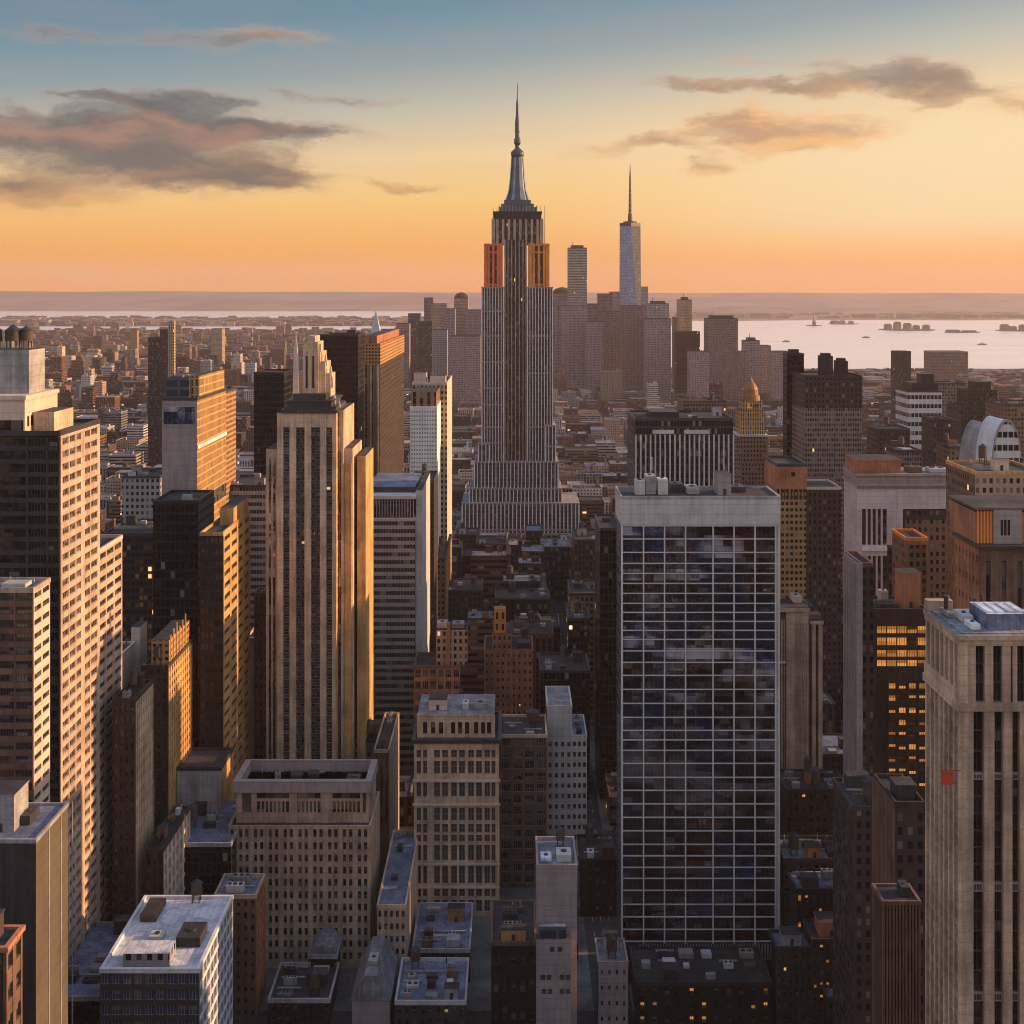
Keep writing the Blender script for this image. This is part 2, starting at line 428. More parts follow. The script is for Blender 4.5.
M['f_goldrib'] = facade('f_ochre_ribs', (0.62, 0.36, 0.14), cw=1.9, ch=3.6, ww=0.5, wh=0.8, lit=0.0, glass=(0.05, 0.035, 0.02))
M['f_goldgrid'] = facade('f_ochre_grid', (0.44, 0.25, 0.11), cw=1.9, ch=2.6, ww=0.62, wh=0.5, lit=0.0, glass=(0.03, 0.025, 0.02), blind=(0.3, 0.2, 0.1))
M['f_ltgold'] = facade('f_lattice', (0.50, 0.27, 0.10), cw=2.2, ch=2.4, ww=0.5, wh=0.5, lit=0.0)
M['f_taupe'] = facade('f_taupe_grid', (0.24, 0.18, 0.145), cw=1.5, ch=3.2, ww=0.65, wh=0.6, lit=0.004, pb=0.5, blind=(0.20, 0.15, 0.12))
M['f_litgold'] = facade('f_gold_speckled', (0.035, 0.03, 0.028), cw=2.0, ch=3.4, ww=0.8, wh=0.6, lit=0.04, pb=0.35, blind=(0.32, 0.20, 0.07))
M['f_deco'] = facade('f_deco_bays', (0.11, 0.09, 0.078), cw=1.4, ch=3.7, ww=0.7, wh=0.6, lit=0.0, pb=0.35, blind=(0.22, 0.18, 0.15))
M['f_haze_mauve'] = facade('f_haze_mauve_grid', (0.34, 0.26, 0.26), cw=3.0, ch=3.6, ww=0.6, wh=0.5, lit=0.0, pb=0.5, blind=(0.3, 0.22, 0.2))  # lightened to put distance haze into the wall colour
M['f_haze_umber'] = facade('f_haze_umber_grid', (0.24, 0.17, 0.16), cw=3.0, ch=3.6, ww=0.6, wh=0.5, lit=0.0, pb=0.4)  # downtown haze painted in by lightening the walls
M['f_hazeglass'] = facade('f_tinted_glass', (0.10, 0.11, 0.14), glass=(0.03, 0.04, 0.06), cw=6.0, ch=4.2, ww=0.85, wh=0.7, lit=0.0)
M['f_grey'] = facade('f_grey_windows', (0.34, 0.32, 0.31), cw=3.0, ch=3.8, ww=0.5, wh=0.5, lit=0.004)
M['g_grid'] = facade('g_grid', (0.2, 0.15, 0.1), attr=True, cw=3.2, ch=3.6, ww=0.45, wh=0.5, lit=0.004)
M['g_band'] = facade('g_band', (0.2, 0.15, 0.1), attr=True, cw=4.0, ch=3.8, ww=1.0, wh=0.48, lit=0.003)
M['g_rib'] = facade('g_rib', (0.2, 0.15, 0.1), attr=True, cw=3.4, ch=3.7, ww=0.5, wh=0.85, lit=0.003)


# ---------------------------------------------------------------- mesh helpers
class MB:
    def __init__(self):
        self.v, self.f, self.uv, self.mi, self.tint = [], [], [], [], []

    def face(self, pts, m=0, uvs=None, tint=None):
        i = len(self.v)
        self.v.extend(pts)
        self.f.append(tuple(range(i, i + len(pts))))
        self.uv.extend(uvs if uvs else [(p[0], p[1]) for p in pts])
        self.mi.append(m)
        self.tint.append(tint)

    def prism(self, pts, z0, z1, m=0, mt=None, tops=None, uo=(0, 0), tint=None, bottom=False):
        """closed wall ring over a counter-clockwise outline, optional other outline at the top; vertices shared so it is one island"""
        n = len(pts)
        tp = tops or pts
        i = len(self.v)
        self.v.extend([(p[0], p[1], z0) for p in pts])
        self.v.extend([(p[0], p[1], z1) for p in tp])
        acc = 0.0
        for k in range(n):
            a, b = pts[k], pts[(k + 1) % n]
            L = math.hypot(b[0] - a[0], b[1] - a[1])
            self.f.append((i + k, i + (k + 1) % n, i + n + (k + 1) % n, i + n + k))
            u0, u1 = acc + uo[0], acc + L + uo[0]
            self.uv.extend([(u0, z0 + uo[1]), (u1, z0 + uo[1]), (u1, z1 + uo[1]), (u0, z1 + uo[1])])
            self.mi.append(m)
            self.tint.append(tint)
            acc += L
        self.f.append(tuple(range(i + n, i + 2 * n)))
        self.uv.extend([(p[0], p[1]) for p in tp])
        self.mi.append(m if mt is None else mt)
        self.tint.append(tint)
        if bottom:
            self.f.append(tuple(reversed(range(i, i + n))))
            self.uv.extend([(p[0], p[1]) for p in pts])
            self.mi.append(m)
            self.tint.append(tint)
        return self

    def box(self, x0, x1, y0, y1, z0, z1, m=0, mt=None, uo=(0, 0), tint=None, bottom=False):
        return self.prism([(x0, y0), (x1, y0), (x1, y1), (x0, y1)], z0, z1, m, mt, None, uo, tint, bottom)

    def cyl(self, cx, cy, r0, r1, z0, z1, n=14, m=0, bottom=False):
        a = [(cx + r0 * math.cos(2 * math.pi * k / n), cy + r0 * math.sin(2 * math.pi * k / n)) for k in range(n)]
        b = [(cx + r1 * math.cos(2 * math.pi * k / n), cy + r1 * math.sin(2 * math.pi * k / n)) for k in range(n)]
        return self.prism(a, z0, z1, m, None, b, bottom=bottom)

    def taper(self, cx, cy, w0, d0, z0, w1, d1, z1, m=0):
        a = [(cx - w0 / 2, cy - d0 / 2), (cx + w0 / 2, cy - d0 / 2), (cx + w0 / 2, cy + d0 / 2), (cx - w0 / 2, cy + d0 / 2)]
        b = [(cx - w1 / 2, cy - d1 / 2), (cx + w1 / 2, cy - d1 / 2), (cx + w1 / 2, cy + d1 / 2), (cx - w1 / 2, cy + d1 / 2)]
        return self.prism(a, z0, z1, m, None, b)

    def lathe(self, cx, cy, prof, n=16, m=0):
        i = len(self.v)
        for (r, z) in prof:
            for k in range(n):
                self.v.append((cx + r * math.cos(2 * math.pi * k / n), cy + r * math.sin(2 * math.pi * k / n), z))
        for j in range(len(prof) - 1):
            for k in range(n):
                a = i + j * n + k
                b = i + j * n + (k + 1) % n
                self.f.append((a, b, b + n, a + n))
                self.uv.extend([(k, prof[j][1]), (k + 1, prof[j][1]), (k + 1, prof[j + 1][1]), (k, prof[j + 1][1])])
                self.mi.append(m)
                self.tint.append(None)
        self.f.append(tuple(range(i + (len(prof) - 1) * n, i + len(prof) * n)))
        self.uv.extend([(0, 0)] * n)
        self.mi.append(m)
        self.tint.append(None)
        return self

    def mesh(self, name, mats, off=(0, 0, 0)):
        me = bpy.data.meshes.new(name)
        ox, oy, oz = off
        me.from_pydata([(a - ox, b - oy, c - oz) for a, b, c in self.v], [], self.f)
        for mm in mats:
            me.materials.append(M[mm] if isinstance(mm, str) else mm)
        ul = me.uv_layers.new(name="UVMap")
        flat = [c for p in self.uv for c in p]
        ul.data.foreach_set("uv", flat)
        me.polygons.foreach_set("material_index", self.mi)
        if any(t is not None for t in self.tint):
            at = me.color_attributes.new("tint", 'FLOAT_COLOR', 'CORNER')
            data = []
            for fc, t in zip(self.f, self.tint):
                t = t or (0.2, 0.2, 0.2)
                data.extend([t[0], t[1], t[2], 1.0] * len(fc))
            at.data.foreach_set("color", data)
        me.update()
        return me


OCC = []      # hero geometry, used to find which background buildings show
FOOT = []     # hero footprints
LANDMARK = [] # (short name, px, py)


def link(name, me, parent=None):
    o = bpy.data.objects.new(name, me)
    col.objects.link(o)
    if parent is not None:
        o.parent = parent
    return o


class Thing:
    """an Empty at the building's base, and its parts"""
    def __init__(self, name, label, cat, loc, group=None):
        self.o = bpy.data.objects.new(name, None)
        col.objects.link(self.o)
        self.loc = loc
        self.o.location = loc
        self.o['label'] = label
        self.o['category'] = cat
        if group:
            self.o['group'] = group
        self.wins = []

    def part(self, name, mb, mats, parent=None, occ=True):
        if isinstance(mats, str):
            mats = [mats]
        if occ:
            OCC.append(mb)
        return link(name, mb.mesh(name, mats, self.loc), parent or self.o)


_panes = {}


def pane_mesh(face, wd, ht, mats, nm, nh=0):
    """one window: frame ring, mullions, pane; centred, facing -Y ('F'), +X ('R') or -X ('L')"""
    key = (face, round(wd, 2), round(ht, 2), mats, nm, nh)
    if key in _panes:
        return _panes[key]
    b = MB()
    t = min(0.16, wd * 0.08, ht * 0.1)
    d = 0.12
    def bx(a0, a1, z0, z1, p0, p1, m):
        if face == 'F':
            b.box(a0, a1, p0, p1, z0, z1, m, bottom=True)
        elif face == 'R':
            b.box(-p1, -p0, a0, a1, z0, z1, m, bottom=True)
        else:
            b.box(p0, p1, a0, a1, z0, z1, m, bottom=True)
    hw, hh = wd / 2, ht / 2
    bx(-hw + t, hw - t, -hh + t, hh - t, 0.05, 0.10, 0)
    bx(-hw, -hw + t, -hh, hh, -d / 2, 0.11, 1)
    bx(hw - t, hw, -hh, hh, -d / 2, 0.11, 1)
    bx(-hw + t, hw - t, -hh, -hh + t, -d / 2, 0.11, 1)
    bx(-hw + t, hw - t, hh - t, hh, -d / 2, 0.11, 1)
    for i in range(nm):
        c = -hw + wd * (i + 1) / (nm + 1)
        bx(c - t * 0.4, c + t * 0.4, -hh + t, hh - t, -d / 4, 0.049, 1)
    for i in range(nh):
        c = -hh + ht * (i + 1) / (nh + 1)
        bx(-hw + t, hw - t, c - t * 0.4, c + t * 0.4, -d / 5, 0.047, 1)
    me = b.mesh('window', mats)
    _panes[key] = (me, b)
    return me, b


def add_window(t, face, a, z, plane, wd, ht, mats=('glass', 'frame'), nm=1, name='window', nh=0):
    me, b = pane_mesh(face, wd, ht, mats, nm, nh)
    p = (a, plane, z) if face == 'F' else (plane, a, z)
    dist = max(p[1], 50.0)
    pr = HZ + F * (EYE - z) / dist
    pc = 512 + F * p[0] / dist
    seen = 1.0 if (-5 < pc < 1029 and pr < 1028) else 0.05
    t.wins.append((wd * ht / dist ** 2 * seen, len(t.wins), p, me, b, mats, name))


def flush_windows(t, most=100):
    ws = sorted(t.wins, key=lambda q: (-round(q[0], 7), q[1]))
    for (_, _, p, me, b, mats, name) in ws[:most]:
        o = link(name, me, t.o)
        o.location = (p[0] - t.loc[0], p[1] - t.loc[1], p[2] - t.loc[2])
    rest = ws[most:]
    if rest:
        big, mats = MB(), []
        for (_, _, p, me, b, ms, name) in rest:
            idx = []
            for q in ms:
                if q not in mats:
                    mats.append(q)
                idx.append(mats.index(q))
            i = len(big.v)
            big.v.extend([(x + p[0], y + p[1], z + p[2]) for x, y, z in b.v])
            big.f.extend([tuple(i + q for q in fc) for fc in b.f])
            big.uv.extend([(u + p[0] * 1.7 + p[1] + round(p[2] / 1.5) * 37.0, v) for u, v in b.uv])
            big.mi.extend([idx[q] for q in b.mi])
            big.tint.extend(b.tint)
        o = t.part(rest[0][6], big, mats, occ=False)
        o['kind'] = 'stuff'
    t.wins = []


def wall_grid(t, face, plane, a0, a1, z0, z1, nc, nr, wf=0.55, hf=0.55, mat='tan', win=('glass', 'frame'), depth=0.6, nm=1, name='wall', cols=None, rows=None,
              pier_out=0.12, wins=True, zoff=0.0, nh=0, smat=None, b=None):
    """a wall of piers and spandrels with real openings, and a window set in each"""
    own = b is None
    b = b or MB()
    if cols is None:
        cw = (a1 - a0) / nc
        cols = [(a0 + cw * (i + 0.5 - wf / 2), a0 + cw * (i + 0.5 + wf / 2)) for i in range(nc)]
    if rows is None:
        rh = (z1 - z0) / nr
        rows = [(z0 + rh * (j + 0.5 - hf / 2) + zoff * rh, z0 + rh * (j + 0.5 + hf / 2) + zoff * rh) for j in range(nr)]
    def bx(p, q, zz0, zz1, out, m):
        if face == 'F':
            b.box(p, q, plane - out, plane + depth + 0.2, zz0, zz1, m, bottom=True)
        elif face == 'R':
            b.box(plane - depth - 0.2, plane + out, p, q, zz0, zz1, m, bottom=True)
        else:
            b.box(plane - out, plane + depth + 0.2, p, q, zz0, zz1, m, bottom=True)
    edges = [a0] + [e for c in cols for e in c] + [a1]
    for i in range(0, len(edges), 2):
        if edges[i + 1] - edges[i] > 0.01:
            bx(edges[i], edges[i + 1], z0, z1, pier_out, 0)
    zed = [z0] + [e for r in rows for e in r] + [z1]
    for (p, q) in cols:
        for j in range(0, len(zed), 2):
            if zed[j + 1] - zed[j] > 0.01:
                bx(p, q, zed[j], zed[j + 1] - (0.02 if j + 2 >= len(zed) else 0), 0.0, 0 if smat is None else 1)
        if wins:
            for (r0, r1) in rows:
                s = 1 if face in 'FL' else -1
                add_window(t, face, (p + q) / 2, (r0 + r1) / 2, plane + s * (depth - 0.12), q - p, r1 - r0, win, nm, nh=nh)
    if own:
        t.part(name, b, [mat] if smat is None else [mat, smat])
    return cols, rows


def px_x(px, Y):
    return (px - 512.0) * Y / F


def py_z(py, Y):
    return EYE - (py - HZ) * Y / F


def tank(t, x, y, z, r=2.2, h=4.5):
    """roof water tank: part with legs and a cone lid as sub-parts"""
    b = MB()
    b.cyl(x, y, r, r * 0.97, z + 2.6, z + 2.6 + h, 16, bottom=True)
    o = t.part('water_tank', b, 'wood')
    c = MB()
    c.cyl(x, y, r * 1.08, 0.12, z + 2.605 + h, z + 2.6 + h + r * 0.8, 16, bottom=True)
    t.part('tank_lid', c, 'dark', o)
    for sx in (-1, 1):
        for sy in (-1, 1):
            g = MB()
            g.box(x + sx * r * 0.6 - 0.14, x + sx * r * 0.6 + 0.14, y + sy * r * 0.6 - 0.14, y + sy * r * 0.6 + 0.14, z, z + 2.595)
            t.part('leg', g, 'dark', o)


def unit(t, x0, x1, y0, y1, z, h, mat='grey', name='cooling_unit', fans=True):
    """rooftop plant: louvred box with fan drums"""
    b = MB()
    b.box(x0, x1, y0, y1, z + 0.25, z + h, 0, bottom=True)
    b.box(x0 + 0.3, x1 - 0.3, y0 + 0.3, y1 - 0.3, z, z + 0.25, 0)
    nl = max(2, int(h / 0.7))
    for i in range(nl):
        zz = z + 0.4 + (h - 0.7) * i / nl
        b.box(x0 + 0.2, x1 - 0.2, y0 - 0.08, y0, zz, zz + 0.22, 0, bottom=True)
    o = t.part(name, b, mat)
    if fans:
        w_, d_ = x1 - x0, y1 - y0
        r = min(w_, d_) * 0.2
        n = max(1, int(w_ / (2.6 * r)))
        for i in range(min(n, 4)):
            c = MB()
            c.cyl(x0 + w_ * (i + 0.5) / n, (y0 + y1) / 2, r, r * 0.95, z + h, z + h + 0.35, 14)
            t.part('fan', c, 'dark', o)
    return o


def bulkhead(t, x0, x1, y0, y1, z, h, mat='tan2'):
    b = MB()
    b.box(x0, x1, y0, y1, z, z + h, 0, 1)
    b.box(x0 - 0.2, x1 + 0.2, y0 - 0.2, y1 + 0.2, z + h, z + h + 0.35, 0, 1, bottom=True)
    o = t.part('roof_bulkhead', b, [mat, 'tar'])
    d = MB()
    cx = (x0 + x1) / 2
    d.box(cx - 0.6, cx + 0.6, y0 - 0.06, y0 + 0.1, z + 0.05, z + min(2.2, h * 0.8), 0)
    t.part('door', d, 'dark', o)
    return o


def roof(t, x0, x1, y0, y1, z, mat='tar', edge='grey', h=1.1, th=0.5, out=0.15, name='roof'):
    """roof deck inside a parapet with a coping"""
    b = MB()
    b.box(x0 + th, x1 - th, y0 + th, y1 - th, z - 0.4, z + 0.06, 0)
    X0, X1, Y0, Y1 = x0 - out, x1 + out, y0 - out, y1 + out
    b.box(X0, X1, Y0, y0 + th, z - 0.3, z + h, 1, bottom=True)
    b.box(X0, X1, y1 - th, Y1, z - 0.3, z + h, 1, bottom=True)
    b.box(X0, x0 + th, y0 + th, y1 - th, z - 0.3, z + h - 0.01, 1, bottom=True)
    b.box(x1 - th, X1, y0 + th, y1 - th, z - 0.3, z + h - 0.01, 1, bottom=True)
    return t.part(name, b, [mat, edge])


def clutter(t, x0, x1, y0, y1, z, seed, n=3, tanks=1, mats=('grey', 'dark', 'pinkgrey', 'roofgrey', 'brown', 'dark', 'grey', 'pale'), bh=None):
    """bulkhead, plant, ducts and a tank on a roof, none overlapping: the roof is cut in cells"""
    rnd = random.Random(seed)
    w_, d_ = x1 - x0, y1 - y0
    nx = max(1, int(w_ / 6.0))
    ny = max(1, int(d_ / 6.0))
    cells = [(i, j) for i in range(nx) for j in range(ny)]
    rnd.shuffle(cells)
    kinds = (['bulkhead'] if bh else []) + ['tank'] * tanks + ['unit'] * n
    for q in range(3 if y0 < 600 else 0):
        v_ = MB()
        vx, vy = rnd.uniform(x0 + 0.6, x1 - 0.6), y1 - rnd.uniform(0.2, 0.6)
        v_.cyl(vx, vy, 0.16, 0.16, z, z + rnd.uniform(0.9, 2.6), 8)
        t.part('vent_pipe', v_, rnd.choice(('dark', 'grey', 'pale')), occ=False)
    for kd, (i, j) in zip(kinds, cells):
        cx0, cy0 = x0 + w_ * i / nx, y0 + d_ * j / ny
        cw, cd = w_ / nx, d_ / ny
        if kd == 'bulkhead':
            bulkhead(t, cx0 + cw * 0.15, cx0 + cw * 0.85, cy0 + cd * 0.15, cy0 + cd * 0.85, z + 0.06, rnd.uniform(3, 4.5), bh)
        elif kd == 'tank':
            tank(t, cx0 + cw / 2, cy0 + cd / 2, z + 0.06, min(cw, cd) * 0.27, rnd.uniform(3.5, 4.6))
        else:
            a = rnd.uniform(0.12, 0.25)
            unit(t, cx0 + cw * a, cx0 + cw * rnd.uniform(0.5, 0.85), cy0 + cd * 0.2, cy0 + cd * rnd.uniform(0.4, 0.8), z + 0.06, rnd.uniform(0.9, 2.8), rnd.choice(mats), fans=rnd.random() < 0.6)
            if rnd.random() < 0.5:
                d = MB()
                d.box(cx0 + 0.3, cx0 + cw * 0.95, cy0 + cd * 0.86, cy0 + cd * 0.86 + 0.6, z + 0.3, z + 0.85, 0, bottom=True)
                d.box(cx0 + cw * 0.5, cx0 + cw * 0.5 + 0.6, cy0 + cd * 0.86 + 0.05, cy0 + cd * 0.86 + 0.55, z + 0.06, z + 0.3, 0)
                t.part('duct', d, 'grey', occ=False)


def hero(name, label, fx0, fx1, Y0, side=None, depth=None, cat='building', mark=None, group=None):
    """a building from the photo columns of its front face, its distance and the far column of its visible side"""
    x0, x1 = px_x(fx0, Y0), px_x(fx1, Y0)
    if side is not None:
        xe = x1 if side < 512 else x0
        ed = fx1 if side < 512 else fx0
        Y1 = Y0 * (ed - 512.0) / (side - 512.0)
    else:
        Y1 = Y0 + depth
    t = Thing(name, label, cat, ((x0 + x1) / 2, (Y0 + Y1) / 2, 0), group)
    t.x0, t.x1, t.y0, t.y1 = x0, x1, Y0, Y1
    FOOT.append((min(x0, x1) - 2, max(x0, x1) + 2, Y0 - 2, Y1 + 2))
    if mark:
        LANDMARK.append((mark, (fx0 + fx1) / 2, Y0))
    return t


def simple(name, label, fx0, fx1, top, Y0, side=None, depth=None, mat='f_dk', side_mat=None, mark=None, cat='building', edge='dark', roofm='tar', seed=1, n=2, tanks=0, bh='dark', group=None, blank=None):
    """a building in plain volumes: walls, roof with parapet, rooftop plant"""
    t = hero(name, label, fx0, fx1, Y0, side, depth, cat, mark, group)
    z = py_z(top, Y0)
    rnd = random.Random(seed)
    uo = (rnd.uniform(0, 90), rnd.uniform(0, 90))
    b = MB()
    b.box(t.x0, t.x1, t.y0, t.y1, 0, z, 0, uo=uo)
    mats = [mat]
    if side_mat:
        mats.append(side_mat)
        b.mi[1] = 1
        b.mi[3] = 1
    t.part('wall', b, mats)
    roof(t, t.x0, t.x1, t.y0, t.y1, z, roofm, edge)
    if n or tanks:
        clutter(t, t.x0 + 1.5, t.x1 - 1.5, t.y0 + 1.5, t.y1 - 1.5, z, seed, n, tanks, bh=bh)
    t.z = z
    return t

# ================================================================ setting
HAZE_D = 3.3e-5
def sheet(name, x0, x1, y0, y1, z, mat, kind='structure'):
    b = MB()
    b.face([(x0, y0, z), (x1, y0, z), (x1, y1, z), (x0, y1, z)])
    o = link(name, b.mesh(name, [mat]))
    o['kind'] = kind
    return o

def ground_mat():
    m, k = newmat('asphalt_and_land')
    co = k.n('ShaderNodeTexCoord').outputs['Object']
    s = k.n('ShaderNodeSeparateXYZ')
    k.put(s.inputs[0], co)
    far = k.smooth(s.outputs[1], 3500, 5200)
    near = k.mix(k.smooth(k.noise(co, 0.35, 5, 0.6), 0.35, 0.7), (0.035, 0.034, 0.035), (0.065, 0.062, 0.06))
    land = k.mix(k.smooth(k.noise(co, 0.004, 8, 0.7), 0.38, 0.62), (0.05, 0.036, 0.03), (0.15, 0.10, 0.075))
    finish(k, k.mix(far, near, land), 0.95)
    return m
M['ground'] = ground_mat()

def water_mat():
    m, k = newmat('harbour_water')
    co = k.n('ShaderNodeTexCoord').outputs['Object']
    s = k.n('ShaderNodeSeparateXYZ')
    k.put(s.inputs[0], co)
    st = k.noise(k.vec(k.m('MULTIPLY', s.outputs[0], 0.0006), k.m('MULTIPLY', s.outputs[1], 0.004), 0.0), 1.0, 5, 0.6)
    c = k.mix(k.smooth(st, 0.38, 0.66), (0.80, 0.83, 0.86), (0.90, 0.92, 0.94))  # near-white base colour stands in for sun glitter
    b = k.n('ShaderNodeBump')
    b.inputs['Strength'].default_value = 0.35
    b.inputs['Distance'].default_value = 1.0
    k.put(b.inputs['Height'], k.noise(co, 0.05, 4, 0.6))
    finish(k, c, k.smooth(st, 0.3, 0.7, 0.28, 0.16), 0.0, 0.5, b.outputs[0])
    return m
M['water'] = water_mat()
M['pave'] = stone('pavement_concrete', (0.15, 0.145, 0.14), var=0.3)
M['paint'] = stone('road_paint', (0.6, 0.58, 0.52))

def hill_mat():
    m, k = newmat('wooded_land')
    co = k.n('ShaderNodeTexCoord').outputs['Object']
    s = k.n('ShaderNodeSeparateXYZ')
    k.put(s.inputs[0], co)
    a = k.noise(k.vec(k.m('MULTIPLY', s.outputs[0], 0.0011), k.m('MULTIPLY', s.outputs[1], 0.0007), k.m('MULTIPLY', s.outputs[2], 0.014)), 1.0, 7, 0.68)
    c = k.mix(k.smooth(a, 0.36, 0.64), (0.045, 0.04, 0.045), (0.17, 0.125, 0.11))
    finish(k, c, 0.95)
    return m
M['hill'] = hill_mat()

sheet('ground', -14800, 14800, -1400, 22500, 0.0, 'ground')

# water: harbour on the right, an inlet crossing on the left, open bay behind
def outline(name, pts, z, mat):
    b = MB()
    b.face([(x, y, z) for x, y in pts])
    o = link(name, b.mesh(name, [mat]))
    o['kind'] = 'structure'
    return o
rw = random.Random(5)
def shore(x0, y0, x1, y1, n, j):
    out = []
    for i in range(n + 1):
        t = i / n
        out.append((x0 + (x1 - x0) * t + rw.uniform(-j, j), y0 + (y1 - y0) * t + rw.uniform(-j, j)))
    return out
outline('harbour_water', shore(430, 4350, 1250, 4250, 8, 45) + shore(1400, 4260, 2600, 4560, 10, 40) + [(4300, 4700), (7600, 4900)] + shore(7600, 12600, 1500, 11600, 14, 170) + shore(1300, 10500, 560, 7000, 10, 60), 0.6, 'water')
outline('inlet_water', shore(-9000, 8700, -1500, 8450, 12, 60) + shore(-1100, 8500, 500, 9000, 5, 50) + shore(400, 9700, -9000, 9600, 14, 70), 0.6, 'water')
outline('bay_water', shore(-14000, 12900, 1100, 13100, 16, 120) + shore(1100, 17600, -14000, 17900, 12, 60), 0.6, 'water')

def ridge(name, x0, x1, y0, y1, h, seed, n=90, low=0.75):
    """long low hills"""
    rr = random.Random(seed)
    ph = [(rr.uniform(0, 6.3), rr.uniform(0.4, 1.0) * f) for f in (1, 2.3, 5.1, 11, 23)]
    b = MB()
    rows = [(0.0, 0.0), (0.25, 0.55), (0.5, 1.0), (0.8, 0.9), (1.0, 0.0)]
    prof = []
    for i in range(n + 1):
        t = i / n
        v = sum(math.sin(p + t * 6.3 * f) / (1 + f) for p, f in ph)
        prof.append(h * (low + (1 - low) * (0.5 + 0.45 * v)) * min(1, t * 14 + .05, (1 - t) * 14 + .05))
    for r, (ty, th) in enumerate(rows):
        for i in range(n + 1):
            b.v.append((x0 + (x1 - x0) * i / n, y0 + (y1 - y0) * ty + rr.uniform(-30, 30), max(prof[i] * th, -0.5)))
    for r in range(len(rows) - 1):
        for i in range(n):
            a = r * (n + 1) + i
            b.f.append((a, a + 1, a + n + 2, a + n + 1))
            b.uv.extend([(0, 0)] * 4)
            b.mi.append(0)
            b.tint.append(None)
    me = b.mesh(name, ['hill'])
    o = link(name, me)
    o['kind'] = 'structure'
ridge('hills', -14500, 14500, 18200, 21800, 292, 3)
ridge('hills_near', 1500, 14000, 12900, 16500, 95, 8, low=0.4)
ridge('hills_left', -14000, 1000, 9900, 12500, 26, 12, low=0.2)

# ---------------------------------------------------------------- left, near to far
# A: big office tower at the left edge
t = hero('office_tower', 'tall office tower at the left edge, dark glass front and cream window-striped sunlit flank', -62, 60, 400, side=100, mark='striped office tower')
zt = py_z(437, 400)
b = MB(); b.box(t.x0, t.x1 - 0.8, t.y0 + 0.8, t.y1, 0, zt - 0.5); t.part('core', b, 'black')
fl = 3.85; nr = int(zt // fl)
z0 = zt - nr * fl
cx = [px_x(p, 400) for p in (-62, 27, 47, 59.5)]
cols = [(cx[i] + 0.25, cx[i + 1] - 0.25) for i in range(3)]
rows = [(z0 + j * fl + 1.0, z0 + (j + 1) * fl - 0.15) for j in range(nr)]
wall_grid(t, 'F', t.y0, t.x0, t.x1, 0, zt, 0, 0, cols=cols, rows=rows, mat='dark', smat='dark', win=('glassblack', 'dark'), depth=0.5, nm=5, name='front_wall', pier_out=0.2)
L = t.y1 - t.y0
cols = [(t.y0 + L * a, t.y0 + L * c) for a, c in ((0.06, 0.20), (0.225, 0.365), (0.39, 0.5), (0.60, 0.73), (0.755, 0.93))]
rows = [(z0 + j * fl + 1.1, z0 + (j + 1) * fl - 0.6) for j in range(nr)]
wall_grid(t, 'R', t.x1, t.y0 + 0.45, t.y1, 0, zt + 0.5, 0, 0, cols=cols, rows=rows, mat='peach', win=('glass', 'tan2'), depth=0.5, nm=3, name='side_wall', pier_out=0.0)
flush_windows(t)
roof(t, t.x0, t.x1 - 0.01, t.y0, t.y1, zt + 0.6, 'tar', 'dark', h=1.2)
# two stepped rooftop storeys
a0, a1 = px_x(-60, 405), px_x(26, 405)
zp = py_z(398, 405)
b = MB(); b.box(a0, a1, 404, 433, zt + 0.6, zp, 0, 1)
o = t.part('penthouse', b, ['cream', 'tar'])
b = MB()
for i in range(9):
    yy = 406 + i * 3
    b.box(a1 - 0.4, a1 + 0.06, yy, yy + 1.6, zt + 2.5, zt + 5.6, 0)
t.part('window', b, 'glassblack', o)
b = MB(); b.box(a0, a1 - 0.5, 403.9, 404.2, zt + 1.5, zt + 4.6, 0); t.part('window', b, 'glassblack', o)
b = MB(); b.box(a0 - 0.3, a1 + 0.5, 403.5, 433.4, zp - 0.4, zp + 0.8, 0, bottom=True); t.part('cornice', b, 'cream', o)
b = MB(); b.box(px_x(-60, 412), px_x(29, 412), 412, 426, zp + 0.8, py_z(350, 412), 0, 1)
t.part('plant_room', b, ['grey', 'tar'])
zz = py_z(350, 412)
for i, (px, r) in enumerate(((-8, 3.0), (12, 2.4), (24, 1.9))):
    tank(t, px_x(px, 417), 417 + i, zz, r, 3.2)
b = MB(); b.box(a1 + 0.5, px_x(54, 410), 410, 428, zt + 0.6, zt + 6.5, 0, 1)
t.part('plant_room', b, ['tan', 'tar'])
# lower rear wing of A
t2 = hero('office_block', 'cream striped office wing directly behind the big left tower, a step lower', 60, 60.0, 400, side=100)
t2.x1 = t.x1 - 0.6; t2.x0 = t2.x1 - 30; t2.y0 = t.y1 + 0.1; t2.y1 = 466; FOOT[-1] = (t2.x0, t2.x1, t2.y0, t2.y1)
t2.o.location = t2.loc = (t2.x1 - 15, 452, 0)
z2 = py_z(553, t2.y0)
b = MB(); b.box(t2.x0, t2.x1 - 0.8, t2.y0, t2.y1, 0, z2 - 0.3); t2.part('core', b, 'black')
nr2 = int(z2 // fl)
zs = z2 - nr2 * fl
L = t2.y1 - t2.y0
wall_grid(t2, 'R', t2.x1, t2.y0, t2.y1, 0, z2, 0, 0, cols=[(t2.y0 + L * a, t2.y0 + L * c) for a, c in ((0.05, 0.3), (0.34, 0.62), (0.68, 0.95))], rows=[(zs + j * fl + 1.1, zs + (j + 1) * fl - 0.9) for j in range(nr2)], mat='peach', win=('glass', 'framedark'), nm=2, depth=0.7, pier_out=0.0)
wall_grid(t2, 'F', t2.y0 - 0.0, t2.x0, t2.x1 - 0.9, z2 - 0.6, z2, 1, 1, wf=0.5, hf=0.1, mat='cream', wins=False, depth=0.05)
flush_windows(t2, 90)
